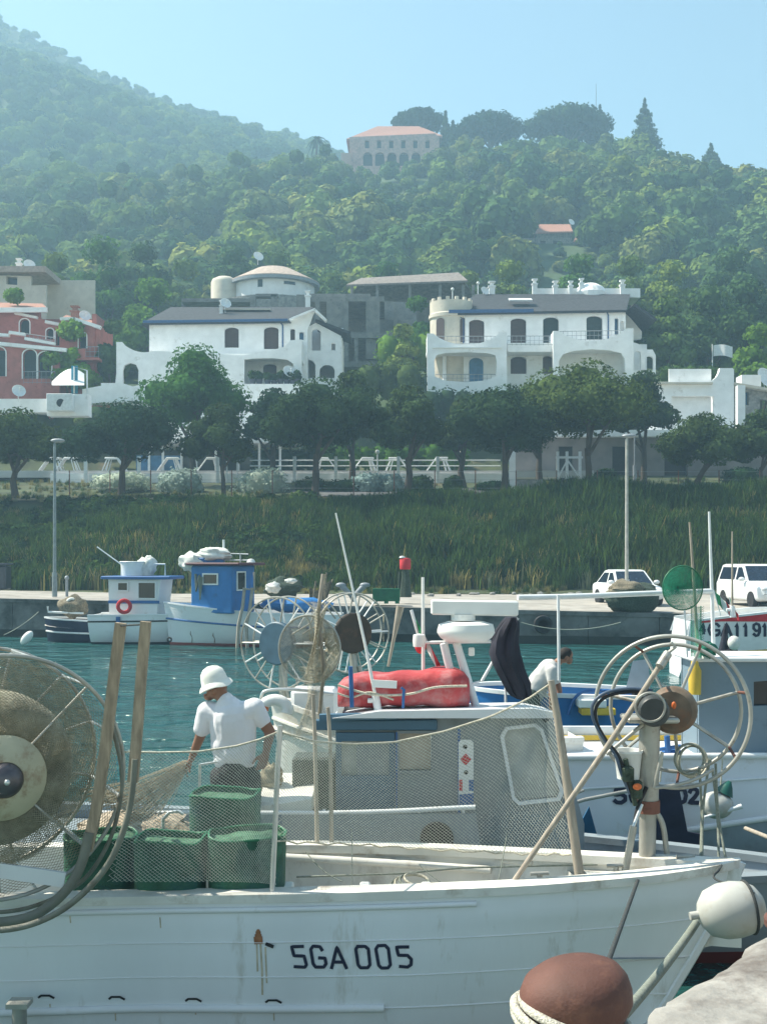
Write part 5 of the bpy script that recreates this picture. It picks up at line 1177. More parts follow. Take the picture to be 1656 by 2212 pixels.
GL = {'5': [[(.95, 0), (.12, 0), (.05, .45), (.55, .38), (.95, .55), (.95, .82), (.6, 1), (.2, .98), (0, .85)]],
      'G': [[(.95, .22), (.75, .04), (.45, 0), (.15, .12), (0, .5), (.15, .88), (.5, 1), (.85, .92), (.97, .75), (.97, .55), (.6, .55)]],
      'A': [[(0, 1), (.5, 0), (1, 1)], [(.18, .66), (.82, .66)]], '1': [[(.05, .25), (.5, 0), (.5, 1)]],
      '9': [[(.92, .35), (.75, .58), (.4, .6), (.08, .4), (.1, .12), (.45, 0), (.8, .08), (.94, .35), (.9, .7), (.7, .95), (.4, 1), (.1, .85)]],
      '4': [[(.75, 1), (.75, 0), (0, .68), (1, .68)]], '0': [[(.5, 0), (.15, .12), (0, .5), (.15, .88), (.5, 1), (.85, .88), (1, .5), (.85, .12), (.5, 0)]],
      '2': [[(.03, .25), (.2, .05), (.55, 0), (.9, .12), (.92, .35), (.6, .62), (0, 1), (1, 1)]]}
def glyph(ch, u0, u1, v0, v1, sk=0): return [[(u0+(u1-u0)*x+sk*(1-y), v0+(v1-v0)*y) for x, y in l] for l in GL[ch]]
h = thing('fishing_boat', 'white boat with red and yellow bands and number 4GA1191 at the right edge', 'boat', (PX(1600, Y), Y+1, 0))
m_hull3 = mat('banded_white_hull', (.74, .75, .76), .4, .05)
M = BM(PX(1500, Y), Y+1.3, -.06) @ Matrix.Rotation(0, 4, 'Z')
hu = make_hull(h, M, 7, 2.5, [(0, 1.5), (.3, 1.75), (1, 1.85)], m_hull3, cap_mt=m_bwhite, tran=.9, full=.6, srake=-.25, rake=.7, draft=.3)
b = MB(); b.m = M; S3 = lambda t, s: hull_pts(7, 2.5, [(0, 1.5), (.3, 1.75), (1, 1.85)], t, s, tran=.9, full=.6, srake=-.25, rake=.7, draft=.3)
def band(t0, t1, s0, s1, mt, name='painted_band', off=.01, n=16):
    q = MB(); q.m = M; q.grid(lambda a, c: (S3(t0+(t1-t0)*a, s0+(s1-s0)*c)[0], -S3(t0+(t1-t0)*a, s0+(s1-s0)*c)[1]-off, S3(t0+(t1-t0)*a, s0+(s1-s0)*c)[2]), n, 4); return q.build(name, mt, hu, 40)
q = MB(); q.m = M
def _rb(a, c):
    t_ = .04+.86*a; zs = lerp_tab([(0, 1.5), (.3, 1.75), (1, 1.85)], t_); z_ = 1.715-.21*c; s_ = max(.012+.03*c, (zs-z_)/(zs+.3)); p = S3(t_, s_); return (p[0], -p[1]-.01, p[2])
q.grid(_rb, 24, 4); q.build('painted_band', m_flagr, hu, 40); band(0, .9, .47, .56, m_yel); band(0, .9, .59, .63, m_yel)
bv = MB(); bv.m = M; bv.grid(lambda a, c: (S3(a, c)[0], -S3(a, c)[1], S3(a, c)[2]), 60, 24); bvh = BVHTree.FromPolygons([V(p) for p in bv.v], bv.f)
def U3(x): return (1900+x/2.76)/1.5097
def V3(y): return (1800+y/2.76)/1.5097
ls = []
for ch, a, c in (('4', 1052, 1096), ('G', 1130, 1230), ('A', 1248, 1335), ('1', 1375, 1400), ('1', 1450, 1480), ('9', 1530, 1594), ('1', 1622, 1652)): ls += glyph(ch, U3(a), U3(c), V3(645), V3(755 if ch != '4' else 735))
strokes(hu, bvh, ls, .075, m_ink, off=.015)
mb = MB(); mb.tube([P(1534, 1310, Y+.3), P(1531, 1290, Y+.3)], .02, 5)
def flag(name, label, top, bot, u_dir, w, cat='flag', furl=.5, seed=0):
    t = thing(name, label, cat, bot); b = MB(); b.cyl(bot, top, .014, n=6); b.build('pole', m_wp, t)
    for k, (mt, nm) in enumerate(((m_flagg, 'green_band'), (m_flagw, 'white_band'), (m_flagr, 'red_band'))):
        q = MB(); hgt = (top-bot).length*.6
        q.grid(lambda a, c: top+(bot-top).normalized()*(hgt*c*.9+.25*w*(k+a)*furl)+V(u_dir)*(w*(k+a)/3)+V((0, .04*math.sin((k+a)*5+c*3+seed), -.28*(k+a)*w*furl)), 6, 8); q.build(nm, mt, t, 60)
    return t
flag('flag', 'Italian flag drooping over the rail of the boat 4GA1191', P(1541, 1275, Y-.3), P(1556, 1330, Y-.3), (.9, -.2, -.25), .42); flag('flag', 'second small flag further right on the boat 4GA1191', P(1575, 1290, Y-.2), P(1583, 1330, Y-.2), (.5, -.2, -.5), .34, seed=2)
mb = MB(); c = P(1562, 1412, 24); mb.tube([c, c+V((.05, 0, .62))], [.12, .03], 8); mb.ball(c+V((.12, 0, .0)), (.17, .15, .2), nz=.3); mb.solo('deck_gear', m_canv, 'dark bundle of gear standing before the boat 4GA1191', 'gear', smooth=50)
mb = MB(); mb.ball(P(1580, 1388, 24)+V((0, -.15, 0)), (.13, .13, .15)); mb.solo('float_buoy', m_bagw, 'round beige float beside the dark bundle', 'buoy')

# ---------------------------------------------------------------- things on the far quay
def qz(x): return quay_edge(x)[1]+.06
def lamp_post(label, u, Y, vt, vb, mt, arm):
    x = PX(u, Y); zb = PZ(vb, Y); zt = PZ(vt, Y); t = thing('street_lamp', label, 'street lamp', (x, Y, zb), group='lamp posts of the harbour')
    b = MB(); b.tube([(x, Y, zb-.1), (x, Y, zb+.9)], .11, 10); b.tube([(x, Y, zb+.9), (x+arm*.02, Y, zt)], [.075, .055], 10); b.build('pole', mt, t)
    b = MB(); b.tube([(x, Y, zt-.03), (x+arm*.35, Y, zt+.12), (x+arm*.7, Y, zt+.15)], .04, 8); b.build('arm', mt, t)
    b = MB(); b.ball((x+arm*.85, Y, zt+.12), (.3, .14, .09), 14, 8); b.build('lamp_head', m_rail, t)
lamp_post('tall pale lamp post behind the white car on the right', 1353, 46.5, 948, 1300, mat('pale_lamp_paint', (.42, .40, .36), .6, .2, 6), .12)
lamp_post('slim grey lamp post by the white boats on the left', 118, 47.8, 958, 1284, mat('grey_lamp_paint', (.22, .26, .27), .6, .2, 6), .15)
# red beacon on a stack of gear
Yq = 46.; x = PX(875, Yq); t = thing('beacon', 'red harbour beacon lamp on a dark post above the far quay', 'beacon', (x, Yq, PZ(1290, Yq)))
b = MB(); b.tube([(x, Yq, PZ(1290, Yq)), (x, Yq, PZ(1232, Yq))], [.26, .14], 8); b.tube([(x-.26, Yq, PZ(1290, Yq)), (x-.22, Yq, PZ(1235, Yq))], .05, 6); b.build('post', m_netd, t)
b = MB(); b.lathe([(.20, 0), (.22, .05), (.22, .38), (.18, .44), (0, .46)], (x, Yq, PZ(1230, Yq))); b.build('lantern', m_flagr, t); b = MB(); b.lathe([(.12, 0), (.1, .06), (0, .08)], (x-.12, Yq-.05, PZ(1230, Yq)+.46)); b.build('cap', m_plast, t)
def pallet_bin(label, u, v, w_, h_, Yb, mt):
    x = PX(u, Yb); z = PZ(v, Yb); t = thing('fish_crate', label, 'crate', (x, Yb, z)); b = MB(); b.box((x, Yb, z+h_/2+.08), (w_, .8, h_), ch=.03)
    for i in range(7): b.box((x-w_/2+w_*(i+.5)/7, Yb-.41, z+h_/2+.08), (.05, .04, h_*.9))
    b.box((x, Yb-.4, z+h_+.06), (w_*1.02, .05, .06)); b.build('bin', mt, t, 0)
    b = MB(); [b.box((x+s_*w_*.4, Yb, z+.04), (.16, .8, .09)) for s_ in (-1, 0, 1)]; b.build('feet', mt, t, 0)
pallet_bin('green plastic fish bin on the far quay left of the beacon', 834, 1303, 1.05, .48, 44.6, m_green)
heap('net_heap', 'pile of dark nets and white bags on the far quay beside the blue cabin', 'fishing net', P(612, 1282, 48.5), (.75, .5, .42), m_netd, 31); heap('sack', 'white sack on the pile of dark nets', 'sack', P(590, 1276, 47.6), (.3, .25, .22), m_bagw, 32); heap('sack', 'pale sack at the top of the pile of dark nets', 'sack', P(628, 1258, 47.6), (.25, .2, .1), m_bagw, 33)
for u_, s_, lab in ((745, -1, 'left one of two grey net hauling arms on the far quay'), (778, 1, 'right one of two grey net hauling arms on the far quay')):
    b = MB(); b.tube([P(763, 1300, 44.3), P(762+s_*5, 1285, 44.3), P(762+s_*24, 1266, 44.3)], [.05, .09, .12], 8); b.ball(P(762+s_*26, 1264, 44.3), (.2, .12, .1), 12, 8); b.solo('hauling_arm', m_rail, lab, 'machine', smooth=50)
for i, (u_, vt, lab) in enumerate(((705, 1237, 'thin beige net post with torn netting, tallest on the quay'), (682, 1255, 'short beige net post left of the tallest'))):
    b = MB(); b.tube([P(u_-6, 1300, 45), P(u_, vt, 45)], .035, 6); b.grid(lambda a, c: P(u_-14+28*a*(1-c*.5), vt+22+50*c-18*abs(a-.5), 45.05+.1*math.sin(a*9)), 8, 8); b.solo('net_post', m_netg, lab, 'post', smooth=50)
# tyres hanging on the quay wall
def tyre(label, u, v, R_=.33):
    Yt = quay_edge(PX(u, 41))[0]-.22; b = MB(); c = P(u, v, Yt); b.lathe([(R_*.55, -.11), (R_*.95, -.12), (R_*1.02, -.06), (R_*1.02, .06), (R_*.95, .12), (R_*.55, .11), (R_*.5, .0), (R_*.55, -.11)], c, (0, 1, 0), 24)
    return b.solo('tyre_fender', m_black, label, 'tyre')
tyre('black tyre fender hanging on the quay wall right of the radar', 1172, 1349)
rope('mooring_rope', 'slack mooring rope along the quay wall near the tyre', [P(1125, 1345, 40.2), P(1340, 1345, 39.6)], .02, m_ropeg, sag=.25)
# cars
m_carw = mat('white_car_paint', (.74, .75, .75), .25, .04, 2); m_card = mat('dark_car_paint', (.03, .035, .05), .3, .2)
m_cglass = mat('car_glass', (.015, .025, .045), .08, .2, spec=.7); m_lens = mat('headlight_lens', (.55, .57, .58), .1, .1); m_dplas = mat('dark_trim', (.025, .025, .025), .6, .2)
def car(name, label, loc, rz, L, W, H, suv, mt, cat='car'):
    t = thing(name, label, cat, loc, rz, 'parked cars'); b = MB(); hl, hw = L/2, W/2
    hood = H*.58; belt = H*.62
    def sect(x, zb, zt, w, r=.16):
        pts_ = []
        for sx_, sz_ in ((1, 0), (1, 1), (-1, 1), (-1, 0)):
            for k in range(4):
                a = {(1, 0): -90, (1, 1): 0, (-1, 1): 90, (-1, 0): 180}[(sx_, sz_)]+k*30
                pts_.append((x, sx_*(w-r)+math.cos(R(a))*r, (zt-r if sz_ else zb+r)+math.sin(R(a))*r))
        return pts_
    st = [(-hl, .42, belt*.92, hw*.84), (-hl*.96, .28, belt, hw*.94), (-hl*.6, .24, belt*1.02, hw), (0, .23, belt, hw), (hl*.45, .23, belt*.98, hw), (hl*.8, .25, hood*.95, hw*.97), (hl*.96, .3, hood*.84, hw*.88), (hl, .4, hood*.70, hw*.76)]
    vs = []; [vs.extend(sect(*s_)) for s_ in st]; n = 16
    b.add(vs, [(i*n+j, i*n+(j+1) % n, (i+1)*n+(j+1) % n, (i+1)*n+j) for i in range(len(st)-1) for j in range(n)]+[tuple(range(n-1, -1, -1)), tuple((len(st)-1)*n+j for j in range(n))])
    # greenhouse
    g0, g1 = (-hl*.92 if suv else -hl*.78), hl*.42; r0_, r1_ = (-hl*.84 if suv else -hl*.42), hl*.08
    wb, wt = hw*.93, hw*.76; gz0, gz1 = belt-.04, H
    gv = [(g0, -wb, gz0), (g1, -wb, gz0), (g1, wb, gz0), (g0, wb, gz0), (r0_, -wt, gz1-.05), (r1_, -wt, gz1-.05), (r1_, wt, gz1-.05), (r0_, wt, gz1-.05), (r0_+.1, -wt*.85, gz1), (r1_-.15, -wt*.85, gz1), (r1_-.15, wt*.85, gz1), (r0_+.1, wt*.85, gz1)]
    b.add(gv, [(0, 1, 5, 4), (1, 2, 6, 5), (2, 3, 7, 6), (3, 0, 4, 7), (4, 5, 9, 8), (5, 6, 10, 9), (6, 7, 11, 10), (7, 4, 8, 11), (8, 9, 10, 11)]); b.build('body', mt, t, 40, local=True)
    def pane(name, q, k=.1, off=.012):
        q = [V(p) for p in q]; c = sum(q, V())/4; nn = (q[1]-q[0]).cross(q[3]-q[0]).normalized()
        if nn.dot(c-V((0, 0, .8))) < 0: nn = -nn
        w_ = MB(); w_.add([p.lerp(c, k)+nn*off for p in q]+[p.lerp(c, k*.8)-nn*.02 for p in q], [(0, 1, 2, 3), (0, 4, 5, 1), (1, 5, 6, 2), (2, 6, 7, 3), (3, 7, 4, 0)]); w_.build(name, m_cglass, t, 0, local=True)
    pane('windscreen', [gv[1], gv[2], gv[6], gv[5]], .1); pane('rear_window', [gv[3], gv[0], gv[4], gv[7]], .12)
    for s_ in (-1, 1):
        xm = -hl*.12; q = lambda x, z: (x, s_*(wb+(wt-wb)*(z-gz0)/(gz1-.05-gz0)), z)
        f = lambda z: (z-gz0)/(gz1-.05-gz0)
        zA, zB = gz0+.05, gz1-.12
        xf = lambda z: g1+(r1_-g1)*f(z)-.1; xr = lambda z: g0+(r0_-g0)*f(z)+.1
        pane('side_window', [q(xm+.05, zA), q(xf(zA), zA), q(xf(zB), zB), q(xm+.05, zB)], .04); pane('side_window', [q(xr(zA), zA), q(xm-.05, zA), q(xm-.05, zB), q(xr(zB), zB)], .04)
        m_ = MB(); m_.ball((g1-.15, s_*(hw+.1), belt+.05), (.1, .13, .09), 10, 8); m_.build('wing_mirror', mt, t, local=True)
        m_ = MB(); m_.ball((hl*.93, s_*hw*.68, hood*.74), (.16, .2, .1), 12, 8); m_.build('headlight', m_lens, t, local=True)
        for x_ in (-hl*.6, hl*.62):
            m_ = MB(); m_.lathe([(.19, -.1), (.31, -.11), (.33, -.05), (.33, .05), (.31, .11), (.19, .1)], (x_, s_*(hw-.1), .33), (0, 1, 0), 22); wh = m_.build('wheel', m_black, t, local=True)
            m_ = MB(); m_.lathe([(0, .07*s_), (.18, .06*s_), (.2, .095*s_)], (x_, s_*(hw-.1), .33), (0, 1, 0), 16); m_.build('rim', m_steel, wh, local=True)
    m_ = MB(); m_.box((hl*.985, 0, hood*.62), (.06, W*.45, .13), ch=.02); m_.build('grille', m_dplas, t, local=True); m_ = MB(); m_.box((hl*.97, 0, .40), (.1, W*.62, .14), ch=.03); m_.build('bumper', m_dplas, t, local=True); m_ = MB(); m_.box((hl*1.0, 0, .47), (.03, .5, .11)); m_.build('number_plate', m_plast, t, local=True)
    return t
car('parked_car', 'white hatchback parked on the quay behind the pile of dark nets', (PX(1362, 47), 47.6, 1.25), R(-80), 3.9, 1.75, 1.46, False, m_carw)
car('parked_car', 'white off road car parked at the right edge of the quay', (PX(1650, 46.4), 47.2, 1.22), R(-83), 4.3, 1.85, 1.72, True, m_carw)
b = MB(); b.box((PX(-6, 56), 56, 1.5+.75), (1.1, .9, 1.15), ch=.06, taper=1.08); b.box((PX(-6, 56), 56, 1.5+1.4), (1.3, 1.0, .12), ch=.04); b.solo('waste_bin', m_card, 'dark wheeled waste bin at the foot of the bank, cut by the left edge', 'bin')
heap('net_heap', 'big pile of dark green nets under a tarp before the white hatchback', 'fishing net', P(1365, 1313, 42.6), (.95, .7, .62), m_netd, 41, nz=.25); heap('tarpaulin', 'grey brown tarpaulin thrown over the pile of dark nets', 'tarpaulin', P(1352, 1288, 42.3), (.72, .55, .36), m_netg, 42)
# low litter stones at the bank's foot
for i in range(16):
    u_ = 1000+rr.uniform(-120, 480); Yl = rr.uniform(53, 57.5); x = PX(u_, Yl); b = MB(); b.ball((x, Yl, 1.47), (rr.uniform(.1, .22), .12, rr.uniform(.05, .1)), 10, 6, nz=.3, seed=i); b.solo('stone', m_stonew, 'pale loose stone at the foot of the reed bank', 'stone', group='loose stones at the foot of the bank')
rx = PX(150, 49); b = MB(); b.tube([(rx, 48.6, 1.45), (rx, 48.6, 2.3)], .06, 8); b.ball((rx, 48.6, 2.35), .1, 10, 8); b.solo('quay_bollard_post', m_rail, 'short dark post on the far quay right of the slim lamp', 'post')

# ---------------------------------------------------------------- fence, lamps and loungers above the bank
def fence(label, u0, u1, n, Yf, hgt):
    t = thing('wire_fence', label, 'fence', at_ground((u0+u1)/2, Yf)); 
    for i in range(n+1):
        p = at_ground(u0+(u1-u0)*i/n, Yf); b = MB(); b.cyl(p-V((0, 0, .2)), p+V((0, 0, hgt)), .035, n=6); b.build('post', m_rustm, t)
    b = MB()
    for k in range(3): b.tube([at_ground(u0+(u1-u0)*i/n, Yf)+V((0, 0, hgt*(.35+.3*k))) for i in range(n+1)], .008, 4)
    b.build('wire', m_rail, t)
fence('thin rusty wire fence along the top of the reed bank', 150, 1640, 17, 71.6, 1.7)
m_globe = mat('lamp_globe', (.75, .76, .72), .3, .05)
def globe_lamp(label, u, vt, vb, Yl, mt=None):
    x = PX(u, Yl); t = thing('garden_lamp', label, 'lamp', (x, Yl, PZ(vb, Yl)), group='globe lamps of the garden'); b = MB(); b.tube([(x, Yl, PZ(vb, Yl)), (x, Yl, PZ(vt, Yl)-.1)], .05, 8); b.build('pole', mt or m_wp, t); b = MB(); b.ball((x, Yl, PZ(vt, Yl)+.03), .15, 14, 10); b.build('globe', m_globe, t)
for u_, vt, lab in ((512, 983, 'globe lamp left of the large silver bush'), (758, 985, 'globe lamp behind the first white lounger frame'), (815, 977, 'globe lamp before the bright hedge'), (995, 980, 'tallest white globe lamp right of the bright hedge'), (490, 985, 'globe lamp by the beach bar')): globe_lamp(lab, u_, vt, 1040, 81)
globe_lamp('globe lamp on the roof edge left of the right villa', 977, 625, 655, 106); globe_lamp('taller globe lamp on the roof edge of the right villa', 1032, 612, 655, 106)
b = MB(); b.tube([P(1370, 1046, 76), P(1370, 1005, 76)], .12, 8); b.tube([P(1370, 1005, 76), P(1370, 940, 76)], .05, 8); b.ball(P(1370, 1046, 76), (.5, .4, .12)); b.solo('lantern_post', m_rail, 'ornate dark lantern post behind the tall pale lamp post', 'lamp post')
# white terrace parapet with posts, and folding lounger frames on it
b = MB(); xa, xb = PX(110, 82.6), PX(1085, 82.6); b.box(((xa+xb)/2, 82.6, 9.1-.15), (xb-xa, .3, .65)); pw = b.solo('terrace_wall', m_white, 'long low white wall in front of the loungers', 'wall', smooth=0)
for i, u_ in enumerate((300, 470, 636, 725, 945, 860, 185)):
    b = MB(); b.box(P(u_, 1015, 82.2), (.22, .22, 1.9)); b.solo('white_post', m_wp, 'white square post standing along the low terrace wall', 'post', group='white posts of the terrace wall', smooth=0)
b = MB(); 
for z_ in (.55, .95): b.tube([(PX(540, 82.3), 82.3, 9.25+z_), (PX(1080, 82.3), 82.3, 9.25+z_)], .04, 6)
b.solo('terrace_railing', m_wp, 'white two bar railing along the lounger terrace', 'railing')
def lounger(u, Yl, rz, first=None, lab=None):
    if first: return dup(first, V((PX(u, Yl), Yl, 9.5)), rz, lab)
    t = thing('sun_lounger', lab, 'sun lounger', V((PX(u, Yl), Yl, 9.5)), rz, 'folded white loungers on the terrace')
    b = MB()
    for y_ in (-.35, .35): b.tube([(-.95, y_, .05), (-.3, y_, .95), (.55, y_, .95)], .045, 6); b.tube([(.75, y_, .0), (.35, y_, .95)], .045, 6); b.tube([(.2, y_, .95), (.45, y_, .0)], .04, 6)
    b.build('frame', m_wp, t, local=True); b = MB(); b.box((.12, 0, 1.0), (.85, .72, .06), ch=.02); b.build('seat', m_plast, t, local=True)
    b = MB(); b.beam((-.9, 0, .1), (-.32, 0, .93), .66, .04); b.build('backrest', m_plast, t, local=True); return t
lo = lounger(950, 83.6, 0, None, 'white folded lounger standing apart right of the forked tree')
for u_, rz, lab in ((790, .1, 'white folded lounger behind the bush with white flowers'), (700, math.pi, 'white folded lounger right of the broad middle trunk'), (855, math.pi, 'white folded lounger left of the forked trunk'), (455, .2, 'white folded lounger left of the large silver bush'), (370, 0, 'white folded lounger behind the rounded silver bush'), (245, math.pi, 'white folded lounger behind the second avenue trunk'), (150, 0, 'white folded lounger right of the slim lamp post'), (115, 0, 'white folded lounger left of the slim lamp post')): lounger(u_, 83.8, rz, lo, lab)
b = MB(); b.box(P(1130, 1062, 78.2), (2.9, .5, 1.6)); b.solo('planter_wall', m_stonew, 'low dark stone planter wall right of the white pillar', 'wall', smooth=0)
b = MB(); b.box(P(1150, 1034, 80.5), (3.6, 1.0, .12)); b.solo('stone_bench', m_cream, 'pale stone ledge on top of the planter', 'bench', smooth=0)
# ================================================================ NEAR BOATS
# ---------------------------------------------------------------- boat A: white SGA 005 in front
GA_ = [(-700, 1964, .97), (0, 1950, .98), (300, 1943, .98), (620, 1938, 1.0), (900, 1930, 1.02), (1150, 1919, 1.05), (1380, 1900, 1.10), (1500, 1884, 1.14), (1572, 1870, 1.17), (1597, 1862, 1.18)]
GF_ = [(-700, 1832, .97), (0, 1829, .98), (300, 1826, .98), (620, 1824, 1.0), (900, 1829, 1.02), (1100, 1838, 1.05), (1300, 1848, 1.10), (1450, 1856, 1.14), (1560, 1861, 1.17), (1597, 1862, 1.18)]
def gw(tab, t):
    k = t*(len(tab)-1); i = min(int(k), len(tab)-2); f = k-i
    # smooth through the stations
    p = [tab[max(0, min(len(tab)-1, i+j))] for j in (-1, 0, 1, 2)]
    q = [.5*((2*p[1][c])+(p[2][c]-p[0][c])*f+(2*p[0][c]-5*p[1][c]+4*p[2][c]-p[3][c])*f*f+(3*p[1][c]-p[0][c]-3*p[2][c]+p[3][c])*f**3) for c in range(3)]
    Y = F*(HC-q[2])/(q[1]-HZ); return V(((q[0]-828)*Y/F, Y, q[2]))
tip = gw(GA_, 1)
def SA(t, s, far=False):
    """hull A: t stern to bow, s gunwale (0) to below the waterline"""
    G = gw(GF_ if far else GA_, t); k = max(0, (G.x-.1)/(tip.x-.1)); sg = -1 if far else 1
    xw = G.x-(tip.x-1.60)*k**2.6; C = .5*(gw(GA_, t)+gw(GF_, t))
    yw = G.y+(C.y-G.y)*(.10+.90*k**1.5 if k > 0 else .10)
    h_ = .10*(s/.17) if s < .17 else .10+.90*((s-.17)/.83)**.72
    h_ = min(h_, 1.05); z = G.z*(1-s)
    bul = .04*math.sin(min(1, s)*math.pi)*(1-k)*sg
    return V((G.x+(xw-G.x)*s**1.15, G.y+(yw-G.y)*h_-bul, z))
m_hullA = mat('white_hull_paint_worn', (.77, .80, .81), .42, .05, .9, dirt=(.47, .45, .38), damt=.27, dscale=1.5, bump=.22, bscale=3.5, stretch=(2.6, 2.6, .7))
h = thing('fishing_boat', 'white wooden fishing boat with registration 5GA 005 lettered on its near side', 'boat', (-.3, 8, 0)); boatA = h
nA, mA = 72, 30
mb = MB(); mb.grid(lambda a, b: SA(a, b*1.2), nA, mA, flip=False); mb.grid(lambda a, b: SA(a, b*1.2, True), nA, mA, flip=True)
hullA = mb.build('hull', m_hullA, h, 40)
bv = MB(); bv.grid(lambda a, b: SA(a, b*1.2), 140, 60); bvA = BVHTree.FromPolygons([V(p) for p in bv.v], bv.f)
# gunwale cap, thick plank along both sides
mb = MB()
for far in (False, True):
    sg = 1 if far else -1; vs = []
    for i in range(nA+1):
        t = i/nA; g = gw(GF_ if far else GA_, t); o = gw(GA_ if far else GF_, t); w_ = min(.13, abs(o.y-g.y)*.5)
        vs += [(g.x, g.y+sg*.022, g.z-.03), (g.x, g.y+sg*.022, g.z+.022), (g.x, g.y-sg*w_, g.z+.026), (g.x, g.y-sg*w_, g.z-.03)]
    mb.add(vs, [(i*4+j, i*4+(j+1) % 4, i*4+4+(j+1) % 4, i*4+4+j) for i in range(nA) for j in range(4)])
mb.build('gunwale', m_bdeck, h, 30)
m_inner = mat('inner_bulwark_paint', (.72, .72, .68), .6, .12, 2.5, dirt=(.38, .36, .32), damt=.45, dscale=3, stretch=(1, 1, .6))
mb = MB()
for far in (False, True):
    sg = 1 if far else -1
    mb.grid(lambda a, b: V((gw(GF_ if far else GA_, a*.97).x, gw(GF_ if far else GA_, a*.97).y-sg*.09, gw(GF_ if far else GA_, a*.97).z-.02-b*.5)), nA, 2, flip=far)
mb.build('bulwark', m_inner, h, 40)
mb = MB(); mb.tube([P(612, 1836, 8.47)+V((0, 0, 0)), P(800, 1844, 8.4), P(1010, 1856, 8.25), P(1150, 1864, 8.0)], .022, 6); mb.tube([P(612, 1852, 8.4), P(860, 1866, 8.3), P(1060, 1880, 8.1)], .028, 6); mb.build('inner_stringer', m_bdeck, h, 60)
mb = MB(); t_of = lambda far, a: gw(GF_ if far else GA_, a)
mb.grid(lambda a, b: V((t_of(False, a*.76).x, t_of(False, a*.76).y+.06+(t_of(True, a*.76).y-t_of(False, a*.76).y-.12)*b, .58)), 40, 4); mb.build('deck', m_bgrey, h, 0)
mb = MB(); mb.grid(lambda a, b: V((t_of(False, .62+a*.37).x, t_of(False, .62+a*.37).y+.08+max(.0, (t_of(True, .62+a*.37).y-t_of(False, .62+a*.37).y-.16))*b, t_of(False, .62+a*.37).z-.085+.03*(1-(2*b-1)**2))), 36, 8)
g0, g1 = t_of(False, .62), t_of(True, .62); mb.add([(g0.x, g0.y+.08, g0.z-.09), (g1.x, g1.y-.08, g1.z-.09), (g1.x, g1.y-.08, .58), (g0.x, g0.y+.08, .58)], [(0, 1, 2, 3)]); mb.build('foredeck', m_bdeck, h, 40)
for x0_ in (-.62, -.12, .28):
    b = MB(); b.box((x0_, 7.52, .78), (.07, .16, .42), ch=.01); b.build('frame_rib', m_inner, h, 0)
mb = MB(); mb.box((.1, 7.75, .72), (1.1, .3, .05), ch=.01); mb.box((.1, 8.05, .66), (1.3, .22, .05), ch=.01); mb.build('thwart', m_bdeck, h, 0)
def hull_tube(s0, u_lo, u_hi, r, mt, name, off=.0, n=60, s1=None):
    pts_ = []
    for i in range(n+1):
        t = u_lo+(u_hi-u_lo)*i/n; p = SA(t, s0+((s1 or s0)-s0)*i/n); pts_.append(p+V((0, -off, 0)))
    b = MB(); b.tube(pts_, r, 8); return b.build(name, mt, hullA, 60)
hull_tube(.075, .0, .50, .019, m_bwhite, 'rub_rail', .004); hull_tube(.705, .0, .415, .026, m_bwhite, 'rub_rail', .006)
hull_tube(.28, .0, .97, .0045, m_bwhite, 'plank_seam', .001); hull_tube(.50, .0, .95, .0045, m_bwhite, 'plank_seam', .001); hull_tube(.705, .415, .93, .0055, m_bwhite, 'plank_seam', .001)
b = MB(); pts_ = [SA(1, s*1.15/14)+V((.008, 0, 0)) for s in range(15)]; b.tube(pts_, [.035]*15, 6); b.build('stem_post', m_bwhite, hullA, 60)
def UL(x): return (800+x/1.84)/1.5097
def VL(y): return (2700+y/1.84)/1.5097
let = [[(345, 712), (277, 714), (292, 768), (352, 770), (366, 822), (356, 837), (296, 833)], [(460, 735), (447, 714), (406, 710), (392, 730), (406, 815), (421, 836), (470, 836), (484, 815), (477, 782), (442, 781)], [(517, 842), (548, 716), (606, 842)], [(530, 806), (588, 806)],
       [(672, 712), (718, 712), (737, 728), (747, 822), (733, 840), (690, 840), (676, 822), (662, 730), (672, 712), (690, 712)], [(795, 708), (838, 706), (857, 726), (869, 822), (855, 841), (816, 842), (799, 825), (782, 728), (795, 708), (810, 707)], [(976, 715), (906, 716), (917, 765), (972, 766), (995, 790), (993, 822), (972, 836), (926, 832)]]
strokes(hullA, bvA, [[(UL(x), VL(y)) for x, y in l] for l in let], .0205, m_ink, off=.004, step=3)
def US(x): return x*.5435/1.5097
def VS(y): return (2700+y*.5435)/1.5097
for x_, y_ in ((277, 1012), (700, 1020), (1160, 1032), (1640, 1040)):
    strokes(hullA, bvA, [[(US(x_-44), VS(y_+5)), (US(x_-30), VS(y_-6)), (US(x_+20), VS(y_-6)), (US(x_+46), VS(y_+8))]], .014, m_black, 'scupper', .006, step=3)
[strokes(hullA, bvA, [[(US(1549), VS(a_)), (US(1550), VS(b_))]], w_, m_rusts, 'rust_stain', .003+.0004*k_, step=1) for k_, (a_, b_, w_) in enumerate(((612, 684, .012), (618, 684, .022), (630, 682, .032), (650, 680, .042), (668, 682, .054)))]; strokes(hullA, bvA, [[(US(1600), VS(695)), (US(1636), VS(710))]], .022, m_black, 'hull_fitting', .012)
strokes(hullA, bvA, [[(US(1562), VS(690)), (US(1572), VS(860))], [(US(1572), VS(860)), (US(1574), VS(1000))]], .012, m_rustl, 'rust_streak', .002)
strokes(hullA, bvA, [[(US(1540), VS(690)), (US(1545), VS(860))], [(US(1592), VS(720)), (US(1600), VS(930))]], .010, m_rustl, 'rust_streak', .002)
for x_, y_, l_ in ((300, 1060, 60), (690, 1066, 90), (1170, 1070, 50), (1640, 1075, 80), (960, 540, 60), (420, 530, 40)): strokes(hullA, bvA, [[(US(x_), VS(y_)), (US(x_+4), VS(y_+l_))]], .008, m_rustl, 'rust_streak', .002)
